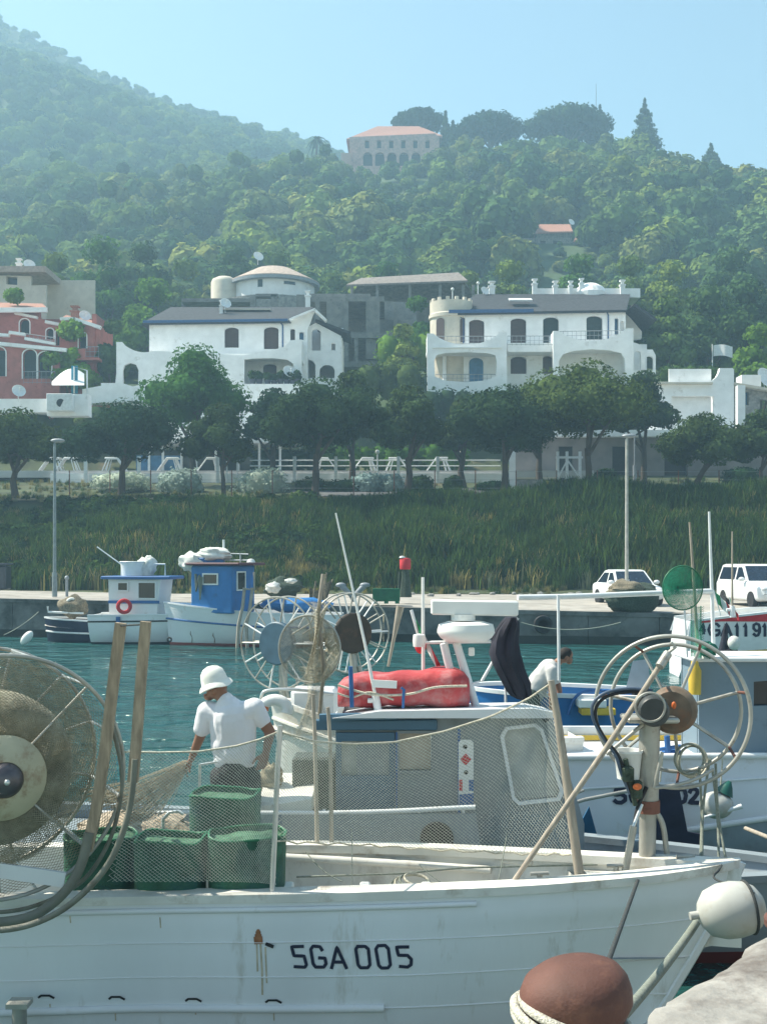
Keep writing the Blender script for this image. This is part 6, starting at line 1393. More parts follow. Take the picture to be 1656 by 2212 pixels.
mb = MB(); c = P(42, 2168, 7.0); mb.tube([c, c-V((0, 0, .5))], .045, 10); mb.box(c+V((0, 0, .0)), (.13, .12, .03)); mb.build('fender_post', m_galv, hullA, 40)
# cleats and fittings along the foredeck
for u_, v_ in ((1330, 1888), (1480, 1868), (1165, 1905)):
    g = P(u_, v_, 7.5); b = MB(); b.tube([g-V((0, 0, .04)), g+V((0, 0, .05))], .018, 8); b.tube([g+V((-.06, 0, .05)), g+V((.06, 0, .055))], .013, 8); b.build('cleat', m_galv, h, 50)
for u_ in (1068, 1110): pass
mb = MB(); mb.lathe([(.075, 0), (.07, .025), (.04, .04), (0, .045)], P(1068, 1921, 7.34)+V((0, 0, .0)), n=20); mb.build('deck_vent', m_bwhite, h)
mb = MB(); mb.lathe([(.09, 0), (.085, .02), (.03, .035), (0, .04)], P(1130, 1917, 7.36), n=20); mb.build('deck_vent', m_bwhite, h)
rope('deck_rope', 'loose rope lying along the foredeck of the white boat in front', [P(1010, 1925, 7.45), P(1100, 1912, 7.6), P(1230, 1905, 7.5), P(1330, 1895, 7.48), P(1430, 1880, 7.6), P(1520, 1866, 7.45)], .010, m_rope)
rope('deck_rope', 'grey line stretched over the open middle of the white boat in front', [P(640, 1895, 7.9), P(860, 1888, 7.9), P(1000, 1875, 7.9), P(1290, 1868, 7.75)], .007, m_ropeg)
for i, (a, b_) in enumerate((((905, 1868), (1000, 1925)), ((1095, 1800), (1070, 1925)), ((760, 1790), (760, 1925)), ((660, 1840), (740, 1905)))):
    rope('thin_line', ('thin slanting line left of the long boathook', 'thin line hanging from the net behind the boathook', 'thin vertical line over the open middle of the front boat', 'thin slack line beside the rightmost green basket')[i], [P(*a, 7.7), P(*b_, 7.45)], .0035, m_ropeg, 5, sag=.03)
t = thing('rope_coil', 'loose coil of pale rope in the open middle of the front boat', 'rope', P(885, 1915, 7.8))
for k in range(4): b = MB(); b.ring(P(885+k*5, 1910-k*3, 7.8), (.1*k-.1, -.2, 1), .13-.015*k, .009, 30, 6); b.build('loop', m_rope if k % 2 else m_ropeg, t, 60)

# ---------------------------------------------------------------- poles on boat A
def pole(label, pts_, r, mt=m_pole, name='net_pole', cat='pole'):
    b = MB(); b.tube(pts_, r, 9); return b.solo(name, mt, label, cat, smooth=60)
pole('slim steel stanchion beside the rightmost green basket holding the net', [P(587, 1940, 7.26), P(600, 1650, 7.3), P(605, 1568, 7.3)], .0175, m_steel)
pole('thin left pole of the pair before the grey cabin', [P(685, 1832, 8.5), P(680, 1600, 8.6), P(676, 1500, 8.6)], [.017, .015, .014], m_pole); pole('thin right pole of the pair before the grey cabin', [P(716, 1832, 8.5), P(713, 1600, 8.6), P(708, 1528, 8.6)], [.017, .015, .014], m_pole)
pole('thick leaning wooden pole on the foredeck holding the net right of the cabin', [P(1252, 1900, 7.5), P(1228, 1720, 7.55), P(1205, 1560, 7.6), P(1190, 1470, 7.62)], [.032, .03, .026, .022], m_pole)
t = thing('boathook', 'long slanting boathook leaning across the bow gear of the front boat', 'boathook', P(1093, 1928, 7.35)); b = MB(); b.tube([P(1093, 1928, 7.35), P(1310, 1615, 7.45), P(1430, 1430, 7.55)], [.018, .02, .019], 8); b.build('shaft', m_pole, t, 60)
b = MB(); b.tube([P(1424, 1440, 7.5), P(1442, 1412, 7.55)], .03, 8); b.tube([P(1440, 1412, 7.55), P(1458, 1398, 7.55), P(1448, 1388, 7.55)], .012, 6); b.build('hook', m_galv, t, 60)

# ---------------------------------------------------------------- hung net: geometry of knotted strands
m_net = mat('net_twine', (.50, .52, .45), .9, .2, 40)
m_net2 = mat('olive_net_twine', (.27, .25, .18), .9, .3, 30)
def net_sheet(fn, nu, nv, r, diag=True):
    """strands along both diagonals of a parametric sheet"""
    mb = MB(); rr2 = r if hasattr(r, '__len__') else (r, r)
    def strand(pts_, r):
        vs = []
        for i, p in enumerate(pts_):
            d = (pts_[min(i+1, len(pts_)-1)]-pts_[max(i-1, 0)])
            if d.length < 1e-7: d = V((1, 0, 0))
            d.normalize(); a = d.cross(V((0, 1, .2))).normalized(); b = d.cross(a)
            vs += [p+a*r, p-a*.5*r+b*.87*r, p-a*.5*r-b*.87*r]
        mb.add(vs, [(i*3+j, i*3+(j+1) % 3, i*3+3+(j+1) % 3, i*3+3+j) for i in range(len(pts_)-1) for j in range(3)])
    sub = 2 if nv > 30 else 1
    for k in range(-nv, nu+1):
        for dirn in (1, -1):
            pts_ = []
            for j in range(0, nv+1, sub):
                i = k+j if dirn > 0 else k+nv-j
                if 0 <= i <= nu: pts_.append(V(fn(i/nu, j/nv)))
            if len(pts_) > 1: strand(pts_, rr2[0] if dirn > 0 else rr2[1])
    return mb
def lerp_pts(tab, a):
    k = a*(len(tab)-1); i = min(int(k), len(tab)-2); return V(tab[i]).lerp(V(tab[i+1]), k-i)
tn = thing('fishing_net', 'fine pale fishing net hung between poles along the front boat', 'fishing net', (0, 7.5, .98))
top1 = [P(268, 1624, 7.15), P(340, 1626, 7.2), P(430, 1624, 7.25), P(510, 1612, 7.28), P(560, 1598, 7.3), P(604, 1580, 7.3)]
bot1 = [P(230, 1905, 7.15), P(330, 1906, 7.2), P(430, 1905, 7.25), P(510, 1906, 7.28), P(560, 1908, 7.3), P(592, 1912, 7.28)]
net_sheet(lambda a, b: lerp_pts(top1, a).lerp(lerp_pts(bot1, a), b)+V((.012*math.sin(b*9+a*5), .03*math.sin(a*11)*math.sin(b*3.1), 0)), 46, 40, (.0018, .0010)).build('net_panel', m_net, tn, 0)
top2 = [P(606, 1582, 7.3), P(680, 1602, 7.55), P(760, 1608, 7.7), P(850, 1604, 7.8), P(960, 1580, 7.85), P(1060, 1548, 7.8), P(1140, 1510, 7.7), P(1196, 1472, 7.62)]
bot2 = [P(596, 1818, 7.32), P(690, 1822, 7.9), P(790, 1826, 8.2), P(880, 1832, 8.25), P(980, 1838, 8.15), P(1080, 1842, 8.0), P(1160, 1846, 7.8), P(1232, 1846, 7.58)]
net_sheet(lambda a, b: lerp_pts(top2, a).lerp(lerp_pts(bot2, a), b)+V((.015*math.sin(b*8+a*6), .06*math.sin(a*9+1)*math.sin(b*3.1), 0)), 80, 36, (.0018, .0010)).build('net_panel', m_net, tn, 0)
for tp_ in (top1, top2): b = MB(); b.tube([lerp_pts(tp_, i/30) for i in range(31)], .0065, 6); b.build('head_rope', m_rope, tn, 60)
b = MB(); b.tube([lerp_pts(bot2, i/30)+V((0, 0, .01*math.sin(i*2.3))) for i in range(31)], .006, 6); b.build('foot_rope', m_rope, tn, 60)

# ---------------------------------------------------------------- green net baskets
m_bask = mat('green_net_basket', (.03, .115, .07), .7, .35, 9, dirt=(.02, .09, .10), damt=.5, dscale=4, bump=.6, bscale=90)
m_baskin = mat('green_basket_fill', (.07, .17, .10), .85, .3, 14, bump=.8, bscale=30)
def basket(label, u0, u1, vt, vb, Yb, sq=.55):
    x0, z1 = pt(u0, vt, Yb); x1, z0 = pt(u1, vb, Yb); r = (x1-x0)/2; c = V(((x0+x1)/2, Yb+r*.6, 0)); t = thing('net_basket', label, 'basket', (c.x, c.y, z0), group='green net baskets on the front boat')
    n = 40
    def ring(z, k, wob=.0): return [V((c.x+math.copysign(abs(math.cos(a))**sq, math.cos(a))*r*k*(1+wob*math.sin(a*5)+wob*1.6*math.sin(a*9+z*9)), c.y+math.copysign(abs(math.sin(a))**sq, math.sin(a))*r*.8*k, z+.012*math.sin(a*3+u0))) for a in [2*math.pi*j/n for j in range(n)]]
    b = MB(); vs = []; zz = [(z0, .97), (z0+.3*(z1-z0), .985), (z0+.6*(z1-z0), .99), (z1, 1.0), (z1, .965), (z1-.06, .955)]
    for z, k in zz: vs += ring(z, k, .008)
    b.add(vs, [(i*n+j, i*n+(j+1) % n, (i+1)*n+(j+1) % n, (i+1)*n+j) for i in range(len(zz)-1) for j in range(n)]+[tuple(range(n-1, -1, -1))]); b.build('side', m_bask, t, 50)
    b = MB(); b.tube(ring(z1, .985, .008), .009, 6, True); b.build('rim', m_green, t, 60)
    b = MB(); cc = V((c.x, c.y, z1-.035)); vs = [cc+V((0, 0, .02))]; 
    for k in (.35, .7, .96): vs += [p+V((0, 0, -.035+.02*noise.noise(p*9))) for p in ring(z1, k)]
    b.add(vs, [(0, 1+j, 1+(j+1) % n) for j in range(n)]+[(1+i*n+j, 1+(i+1)*n+j, 1+(i+1)*n+(j+1) % n, 1+i*n+(j+1) % n) for i in range(2) for j in range(n)]); b.build('filling', m_baskin, t, 60)
basket('rear green net basket standing highest below the man in the white hat', 404, 556, 1722, 1900, 8.0)
basket('front right green net basket next to the steel stanchion', 444, 612, 1812, 1950, 7.36); basket('front middle green net basket beside the reel', 284, 437, 1820, 1950, 7.36); basket('front left green net basket half hidden behind the reel', 130, 282, 1815, 1950, 7.5)
b = MB(); b.tube([P(352, 1800, 7.75), P(352, 1770, 7.75), P(366, 1755, 7.75), P(385, 1753, 7.75), P(396, 1760, 7.75)], .012, 6); b.solo('tub_handle', m_steel, 'curved steel handle between the rear and middle green baskets', 'handle', smooth=60)

# ---------------------------------------------------------------- net reel at the left
rx_, ry_, rz_ = P(5, 1680, 6.75)
t = thing('net_reel', 'large net hauling reel with cone hub and wooden guide posts at the left edge', 'net reel', (rx_, ry_, .9))
cN = V((rx_, ry_, rz_)); ax = V((-.45, .89, .0)).normalized(); cF = cN+ax*.74; cF.z -= .0
RN, RF_ = .712, .705
for c, r_ in ((cN, RN), (cF, RF_)): b = MB(); b.ring(c, ax, r_, .013, 64, 8); b.build('rim', m_galv, t, 60)
xx = V((0, 0, 1)); xx = (xx-ax*xx.dot(ax)).normalized(); yy = ax.cross(xx)
def rp(c, a, r): return c+(xx*math.cos(a)+yy*math.sin(a))*r
for i in range(12):
    a = R(14)+i*math.pi/6
    if i % 3 == 1: b = MB(); b.tube([rp(cN, a, .24)+ax*.03, rp(cN, a, RN)], .007, 6); b.build('spoke', m_galv, t, 60)
    b = MB(); b.tube([rp(cF, a, .2), rp(cF, a, RF_)], .009, 6); b.build('spoke', m_steel, t, 60)
    b = MB(); b.tube([rp(cN, a, RN), rp(cF, a, RF_)], .011, 6); b.build('crossbar', m_steel, t, 60)
m_roll = mat('rolled_net', (.29, .27, .20), .95, .45, 8, bump=.9, bscale=60, dirt=(.07, .085, .06), damt=.5, dscale=5)
b = MB(); b.lathe([(.10, .12), (.34, .12), (.43, .17), (.47, .30), (.47, .50), (.43, .62), (.1, .66)], cN, ax, 48); b.build('net_roll', m_roll, t, 50)
def reel_net(c, r0, r1, seed, zoff):
    return lambda a, bb: rp(c, a*2*math.pi, r0+(r1-r0)*bb)+ax*(zoff+.05*math.sin(a*31+seed)*bb+.03*math.sin(a*57+bb*6))
net_sheet(reel_net(cN, .26, .69, 1, .02), 120, 26, .0017).build('net_layer', m_net2, t, 0); net_sheet(reel_net(cF, .34, .69, 4, -.08), 130, 26, .0018).build('net_layer', m_net2, t, 0); net_sheet(reel_net(cF, .40, .66, 9, -.2), 110, 22, .0018).build('net_layer', m_net2, t, 0)
m_hub = mat('beige_hub_cone', (.48, .44, .31), .55, .15, 4, dirt=(.24, .13, .07), damt=.55, dscale=6)
b = MB(); b.lathe([(.245, .0), (.25, -.02), (.235, -.035), (.12, -.10), (.105, -.10), (.10, -.09)], cN, ax, 48); hb = b.build('hub_cone', m_hub, t, 40)
b = MB(); b.lathe([(.105, -.08), (.10, -.115), (.07, -.15), (.03, -.165), (0, -.168)], cN, ax, 32); b.build('hub_cap', mat('dark_bearing', (.11, .10, .11), .35, .3, 8, metal=.5), hb, 40)
b = MB(); b.ball(cN-ax*.172, .018, 10, 8); b.build('grease_nipple', m_steel, hb)
b = MB(); b.beam(P(-150, 1858, 6.72), P(140, 1901, 6.82), .03, .085, up=(0, 0, 1)); b.build('brace_board', m_bwhite, t, 0)
# guard: two bent pipes carrying wooden posts
w1 = [P(261, 1346, 6.95), P(248, 1450, 6.95), P(230, 1600, 6.93), P(208, 1750, 6.9), P(188, 1838, 6.88)]
w2 = [P(315, 1343, 6.62), P(306, 1450, 6.62), P(295, 1600, 6.6), P(287, 1690, 6.58)]
def plank(pts_, w_, d_, name):
    b = MB(); vs = []
    for i, p in enumerate(pts_):
        d = (pts_[min(i+1, len(pts_)-1)]-pts_[max(i-1, 0)]).normalized(); s_ = d.cross(V((0, 1, 0))).normalized(); f_ = s_.cross(d)
        vs += [p+s_*w_/2+f_*d_/2, p-s_*w_/2+f_*d_/2, p-s_*w_/2-f_*d_/2, p+s_*w_/2-f_*d_/2]
    n = len(pts_); b.add(vs, [(i*4+j, i*4+(j+1) % 4, i*4+4+(j+1) % 4, i*4+4+j) for i in range(n-1) for j in range(4)]+[(3, 2, 1, 0), tuple((n-1)*4+j for j in range(4))]); return b.build(name, m_wood, t, 0)
plank(w1, .062, .05, 'wooden_post'); plank(w2, .056, .05, 'wooden_post')
def smooth_pts(p, k=6):
    out = []
    for i in range(len(p)-1):
        a = [p[max(0, min(len(p)-1, i+j))] for j in (-1, 0, 1, 2)]
        for q in range(k):
            f = q/k; out.append(.5*((2*a[1])+(a[2]-a[0])*f+(2*a[0]-5*a[1]+4*a[2]-a[3])*f*f+(3*a[1]-a[0]-3*a[2]+a[3])*f**3))
    return out+[p[-1]]
b = MB(); b.tube(smooth_pts([P(291, 1640, 6.56), P(284, 1720, 6.55), P(268, 1790, 6.53), P(235, 1865, 6.52), P(180, 1930, 6.5), P(110, 1980, 6.5), P(20, 2008, 6.5), P(-120, 2012, 6.5)]), .018, 10); b.build('guard_pipe', m_pipeg, t, 60)
b = MB(); b.tube(smooth_pts([P(192, 1800, 6.85), P(178, 1860, 6.83), P(150, 1915, 6.8), P(100, 1962, 6.78), P(40, 1988, 6.75), P(-80, 2000, 6.75)]), .030, 10); b.build('guard_pipe', m_pipeg, t, 60)
b = MB(); b.tube(smooth_pts([P(240, 1560, 7.0), P(262, 1660, 7.0), P(258, 1740, 7.0), P(230, 1830, 7.0), P(170, 1910, 7.0), P(60, 1962, 7.0), P(-60, 1975, 7.0)]), .013, 8); b.build('guard_pipe', m_pipeg, t, 60)
b = MB(); b.tube([P(261, 1352, 6.93), P(315, 1349, 6.64)], .006, 5); b.build('tie_rope', m_roped, t)
b = MB(); b.tube([cF+ax*.05, V((cF.x+.02, 7.6, .58))], .05, 8); b.build('bearing_stand', m_galv, t, 50)

# ---------------------------------------------------------------- bow gear: hauling wheel on its post
t = thing('net_hauler', 'wheel shaped net hauler on a post at the bow of the front boat', 'net hauler', P(1398, 1862, 7.6)); Yh = 7.65
b = MB(); b.tube([P(1397, 1862, Yh), P(1399, 1740, Yh)], .056, 16); b.tube([P(1399, 1742, Yh), P(1403, 1560, Yh)], .068, 18); b.build('post', m_galv, t, 50)
b = MB(); b.tube([P(1399, 1755, Yh), P(1399, 1728, Yh)], .078, 18); b.build('collar', m_rustm, t, 50)
b = MB(); b.box(P(1402, 1552, Yh), (.34, .26, .035), ch=.01); b.build('top_plate', m_galv, t, 30)
cW = P(1452, 1535, Yh+.05); axW = V((.34, .94, .0)).normalized(); xw_ = V((0, 0, 1)); yw_ = axW.cross(xw_)
def wp(a, r, o): return cW+axW*o+(xw_*math.cos(a)+yw_*math.sin(a))*r
for o_, r_ in ((-.08, .50), (.14, .43)):
    b = MB(); b.tube([wp(2*math.pi*i/72, r_, o_) for i in range(72)], .0135, 8, True); b.build('rim', m_galv, t, 60)
for i in range(7):
    a = R(22)+i*2*math.pi/7
    b = MB(); b.tube([wp(a, .08, .05), wp(a, .43, .14)], .012, 6); b.build('spoke', m_galv, t, 60); b = MB(); b.tube([wp(a, .43, .14), wp(a, .50, -.08)], .010, 6); b.build('spoke', m_rustm, t, 60)
b = MB(); b.lathe([(0, -.05), (.13, -.05), (.155, -.02), (.16, .05), (.13, .1), (0, .1)], cW, axW, 28); b.build('hub', mat('brown_hub_disc', (.16, .12, .085), .7, .35, 8, dirt=(.30, .12, .06), damt=.5), t, 40)
b = MB(); b.lathe([(.0, -.24), (.085, -.24), (.10, -.22), (.10, -.02), (0, -.02)], P(1406, 1528, Yh-.02), V((.15, .98, 0)), 24); b.build('motor', mat('dark_motor', (.05, .055, .055), .45, .3, 8), t, 40)
b = MB(); b.ring(P(1404, 1528, Yh-.262), V((.15, .98, 0)), .092, .008, 28, 6); b.build('motor_flange', m_galv, t, 60)
b = MB(); b.prism([[pt(1380, 1560, Yh), pt(1440, 1560, Yh), pt(1432, 1508, Yh), pt(1388, 1508, Yh)]], FR(Yh-.03), .04); b.build('motor_bracket', m_netd, t, 0)
for k, dl in enumerate((0, 7)):
    b = MB(); b.tube(smooth_pts([P(1408-dl, 1492+dl*.6, Yh-.12), P(1360, 1488+dl, Yh-.12), P(1310+dl*.6, 1496+dl, Yh-.12), P(1282+dl, 1518+dl, Yh-.12), P(1280+dl, 1550+dl, Yh-.12), P(1300+dl, 1590+dl, Yh-.12), P(1328+dl, 1630+dl*.4, Yh-.12), P(1342+dl, 1672, Yh-.12), P(1360, 1715, Yh-.1)]), .011, 8); b.build('hydraulic_hose', mat('blue_grey_hose', (.07, .10, .15), .4, .2) if k == 0 else m_black, t, 60)
b = MB(); b.tube(smooth_pts([P(1396, 1700, Yh-.08), P(1378, 1742, Yh-.1), P(1366, 1800, Yh-.12), P(1352, 1850, Yh-.12)]), .014, 8); b.build('hydraulic_hose', m_black, t, 60)
b = MB(); b.tube([P(1348, 1892, Yh-.15), P(1368, 1785, Yh-.15)], .024, 12); b.build('ram_cylinder', m_galv, t, 50); b = MB(); b.tube([P(1366, 1790, Yh-.15), P(1386, 1738, Yh-.1)], .012, 10); b.build('ram_rod', m_steel, t, 50)
b = MB(); b.tube(smooth_pts([P(1410, 1745, Yh), P(1430, 1780, Yh), P(1438, 1830, Yh), P(1442, 1862, Yh)]), .019, 10); b.build('brace', m_galv, t, 60)
b = MB(); b.box(P(1355, 1672, Yh-.12), (.075, .07, .1), ch=.012); b.box(P(1376, 1706, Yh-.1), (.06, .06, .12), ch=.012); b.tube([P(1350, 1640, Yh-.12), P(1372, 1740, Yh-.1)], .017, 8); b.build('valve_block', m_netd, t, 40)
b = MB(); b.tube([P(1312, 1628, Yh-.1), P(1388, 1565, Yh-.05)], .014, 8); b.tube([P(1310, 1630, Yh-.1), P(1402, 1552, Yh-.02)], .011, 8); b.build('stay', m_galv, t, 60)
b = MB(); b.ball(P(1376, 1700, Yh-.16), (.03, .02, .022), 10, 8); b.build('orange_marker', m_orange, t)
b = MB(); b.ball(P(1455, 1524, Yh-.06), (.016, .012, .025), 10, 8); b.build('orange_marker', m_orange, t)
b = MB(); b.lathe([(.072, 0), (.09, .17), (.097, .175), (.097, .19), (.088, .188), (.07, .01), (0, .01)], P(1356, 1682, Yh-.02), n=24); b.solo('bucket', m_plast, 'white plastic bucket hung on the net hauler post', 'bucket', smooth=50)
t2 = thing('rope_coil', 'coil of grey rope hanging on the right side of the hauling wheel', 'rope', P(1490, 1680, Yh+.1))
for k in range(4): b = MB(); b.ring(P(1488+k*3, 1640+k*2, Yh+.1+.02*k), (.3+.05*k, -1, .1), .10+.008*(k % 2), .008, 30, 6, 1.1); b.build('loop', m_rope if k % 2 else m_ropeg, t2, 60)
for i, (a, b_) in enumerate((((1532, 1640), (1516, 1858)), ((1538, 1660), (1552, 1860)), ((1545, 1650), (1568, 1862)), ((1510, 1660), (1512, 1860)))):
    rope('hanging_rope', ('leftmost of the pale ropes hanging under the wheel', 'second pale rope hanging under the wheel', 'pale rope swinging furthest right under the wheel', 'straight pale rope under the rope coil')[i], smooth_pts([P(*a, 7.75), P((a[0]+b_[0])/2+(4 if i % 2 else -6), (a[1]+b_[1])/2, 7.75), P(*b_, 7.6)], 5), .009, m_ropeg, 6)
b = MB(); b.tube(smooth_pts([P(1412, 1702, 7.5), P(1450, 1698, 7.5), P(1500, 1684, 7.5), P(1540, 1662, 7.5)]), .012, 8); b.tube([P(1412, 1702, 7.5), P(1430, 1625, 7.5)], .012, 8); b.solo('guide_bar', m_galv, 'bent pipe guide bar beneath the hauling wheel', 'bar', smooth=60)

# ---------------------------------------------------------------- fenders, mooring lines, bollards on the near quay
m_fend = mat('dirty_white_fender', (.47, .47, .43), .5, .12, 3, dirt=(.38, .34, .27), damt=.5, dscale=4)
t = thing('boat_fender', 'big dirty white balloon fender hung at the bow of the front boat', 'fender', P(1560, 2040, 6.7)); c = P(1580, 1966, 6.75); axf = V((.97, .05, .13)).normalized()
b = MB(); b.lathe([(0, -.205), (.03, -.20), (.075, -.185), (.13, -.14), (.158, -.06), (.162, .02), (.15, .09), (.12, .145), (.07, .18), (.03, .19), (0, .19)], c, axf, 32); b.build('balloon', m_fend, t, 60)
b = MB(); b.ring(c+axf*.10, axf, .150, .009, 36, 6); b.build('lashing', m_roped, t, 60); b = MB(); b.tube([c+axf*-.2, c+axf*-.25], .025, 8); b.build('eye', m_fend, t, 60)
b = MB(); b.tube(smooth_pts([c+axf*.1+V((0, -.1, .11)), P(1545, 1900, 6.9), P(1552, 1880, 7.1), P(1560, 1866, 7.35)]), .007, 6); b.build('lanyard', m_roped, t, 60)
rope('mooring_rope', 'dark mooring line from the foredeck down to the bollard', [P(1378, 1900, 7.3), P(1296, 2125, 4.25)], .0115, m_roped, 8)
rope('mooring_rope', 'thick grey green hawser slanting under the white balloon fender', [P(1506, 1990, 7.1), P(1340, 2200, 4.7)], .024, m_ropeg, 10, sag=.02)
m_boll = mat('rusty_bollard_paint', (.125, .054, .04), .72, .3, 4, dirt=(.19, .085, .055), damt=.42, dscale=7, bump=.14, bscale=90)
def bollard(label, c, k=1.):
    t = thing('mooring_bollard', label, 'bollard', c, group='mooring bollards'); b = MB()
    b.lathe([(.25*k, 0), (.25*k, .03), (.15*k, .05), (.13*k, .12), (.13*k, .24)], (0, 0, 0), n=32); b.build('base', m_boll, t, 50, local=True)
    b = MB(); b.m = Matrix.Translation((0, 0, .185*k)) @ Matrix.Rotation(R(-11), 4, 'Y') @ Matrix.Rotation(R(6), 4, 'X')
    b.lathe([(.13*k, 0), (.165*k, .02), (.19*k, .06), (.194*k, .10*k), (.188*k, .14*k), (.168*k, .175*k), (.132*k, .198*k), (.08*k, .217*k), (.03*k, .223*k), (0, .224*k)], (0, 0, 0), n=48, sx=1.0, sy=.92); b.build('head', m_boll, t, 60, local=True); return t
bc = V((.678, 3.98, QZ-.03)); bollard('rust brown mooring bollard in the right foreground wound with pale rope', bc)
rxs = MB(); b = MB()
for k in range(3): b.ring(bc+V((-.045+.012*k, -.02, .165+.03*k)), (.36-.06*k, -.1+.06*k, 1), .195+.012*math.sin(k*2), .0165, 40, 8); 
b.tube(smooth_pts([bc+V((-.21, -.05, .20)), bc+V((-.235, -.14, .09)), bc+V((-.17, -.24, .01)), bc+V((.0, -.32, -.0)), bc+V((.25, -.35, .0))]), .0165, 8)
b.solo('mooring_rope', mat('pale_braided_rope', (.58, .55, .46), .85, .25, 90, dirt=(.10, .10, .10), damt=.45, dscale=14, bump=.7, bscale=130), 'pale braided rope wound round the foreground bollard', 'rope', smooth=60)
b2 = V((2.03, 5.5, QZ+.005)); bollard('second rust brown bollard cut by the right edge', b2, .85)
b = MB(); [b.ring(b2+V((0, 0, .10+.03*k)), (.05*k, .05, 1), .15, .017, 36, 8) for k in range(2)]; b.solo('mooring_rope', m_rope, 'pale rope loop round the second bollard at the right edge', 'rope', smooth=60)
# ---------------------------------------------------------------- boat B: grey boat with wheelhouse behind the front boat
YB2 = 9.05
h = thing('fishing_boat', 'grey fishing boat with grey wheelhouse lying behind the front boat', 'boat', (.3, 9.7, 0)); boatB = h
m_hullB = mat('grey_blue_hull_red_bottom', (.28, .33, .38), .45, .08, 1.5, lower=(.16, .035, .035), zline=.10, dirt=(.20, .22, .24), damt=.3, dscale=2)
M = BM(-3.3, 10.35, -.205); hu = make_hull(h, M, 7.2, 2.0, [(0, .74), (.6, .68), (1, .70)], m_hullB, deck_mt=m_bgrey, cap_mt=m_bgrey, rake=.25, p=1.9, full=.42, deck_drop=.10)
xl, xr = PX(200, 9.02), PX(1032, 9.02)
mb = MB(); zt = PZ(1757, 9.02); mb.prism([[(xl, .6), (xr+.06, .6), (xr+.02, .85), (xr-.02, zt), (xl, zt)]], FR(9.02), .05); bw = mb.build('bulwark', m_bgrey, h, 0)
mb = MB(); mb.tube(smooth_pts([P(200, 1757, 8.99), P(560, 1757, 8.99), P(700, 1757, 8.99), P(850, 1753, 8.99), P(960, 1747, 8.99), P(1026, 1744, 8.99)]), .02, 8); mb.build('hand_rail', m_bwhite, h, 60)
for u_ in (430, 700, 860, 905, 1000): b = MB(); b.tube([P(u_, 1757, 9.0), P(u_, 1748, 9.0)], .012, 6); b.build('rail_foot', m_bwhite, h)
mb = MB(); mb.lathe([(.11, -.02), (.13, -.03), (.13, .01), (0, .01)], P(943, 1812, 8.95), (0, 1, 0), 24); mb.build('freeing_port', m_black, bw)
mb = MB(); x0, z1 = pt(555, 1716, 9.1); x1, z0 = pt(672, 1757, 9.1); mb.add([(x0, 9.1, z0), (x1, 9.1, z0), (x1, 9.1, z1-.04), (x0, 9.1, z1-.10), (x0, 9.9, z0), (x1+.02, 9.9, z0), (x1+.02, 9.9, z1+.02), (x0, 9.9, z1+.02)], [(0, 1, 2, 3), (3, 2, 6, 7), (1, 5, 6, 2), (0, 3, 7, 4), (5, 4, 7, 6)]); mb.build('engine_hatch', m_bdeck, h, 0)
# wheelhouse: aft house with doors, round fronted wheelhouse to the right
Yc = 9.32; m_cab = mat('grey_cabin_paint', (.215, .245, .255), .5, .1, 1.6, dirt=(.15, .17, .175), damt=.35, dscale=3)
m_cabb = mat('blue_grey_cabin_trim', (.06, .13, .19), .5, .15, 2)
q = lambda u, v: pt(u, v, Yc)
zr = PZ(1548, Yc); z0 = .66
mb = MB()
outl = [(726, 1548), (1160, 1548), (1178, 1562), (1242, 1800), (1242, 1838), (726, 1838)]
win_o = [(1086, 1590), (1094, 1574), (1152, 1568), (1164, 1578), (1206, 1706), (1200, 1720), (1120, 1728), (1110, 1720)]
do1 = [(742, 1600), (742, 1810), (852, 1810), (852, 1600)]
mb.prism([poly(outl, Yc), poly(win_o, Yc), poly([(738, 1598), (770, 1598), (770, 1672), (738, 1672)], Yc), poly([(860, 1580), (932, 1580), (932, 1664), (860, 1664)], Yc)], FR(Yc), .05)
x0, x1 = PX(726, Yc), PX(1160, Yc)
# back, ends and front of the house
fx0, fz0 = pt(1178, 1562, Yc); fx1, fz1 = pt(1242, 1800, Yc)
mb.add([(fx0, Yc, fz0), (fx1, Yc, fz1), (fx1, Yc, .6), (fx0+.10, Yc+.33, fz0), (fx1+.13, Yc+.33, fz1), (fx1+.13, Yc+.33, .6), (fx0, Yc+.66, fz0), (fx1, Yc+.66, fz1), (fx1, Yc+.66, .6)], [(0, 3, 4, 1), (1, 4, 5, 2), (3, 6, 7, 4), (4, 7, 8, 5)])
mb.box((x0+.02, Yc+.32, (z0+zr)/2), (.05, .62, zr-z0)); mb.prism([poly(outl, Yc), poly([(1086, 1574), (1190, 1574), (1190, 1722), (1086, 1722)], Yc), poly([(745, 1585), (1040, 1585), (1040, 1670), (745, 1670)], Yc)], frame((0, Yc+.68, 0), (1, 0, 0), (0, 0, 1)), .05); ca = mb.build('cabin', m_cab, h, 30)
mb = MB(); mb.prism([poly([(718, 1549), (820, 1534), (1150, 1528), (1200, 1538), (1200, 1549)], Yc-.1)], frame((0, Yc+.75, 0), (1, 0, 0), (0, 0, 1)), .93); mb.v = [(a, b, c-(.065 if b > Yc+.3 else 0)) for a, b, c in mb.v]; ro = mb.build('roof', m_bwhite, h, 30)
mb = MB(); mb.box((PX(810, Yc-.08), Yc-.07, PZ(1563, Yc)), (PX(990, Yc)-PX(724, Yc), .06, .085), ch=.01); mb.beam(P(690, 1550, Yc-.1), P(860, 1546, Yc-.1), .08, .05); mb.build('fascia', m_cabb, ro, 0)
mb = MB(); mb.prism([poly([(1086-8, 1588), (1090, 1568), (1154, 1560), (1170, 1574), (1215, 1708), (1206, 1726), (1118, 1736), (1104, 1724)], Yc), poly(win_o, Yc)], FR(Yc-.045), .035); wf = mb.build('window', m_bwhite, ca, 0)
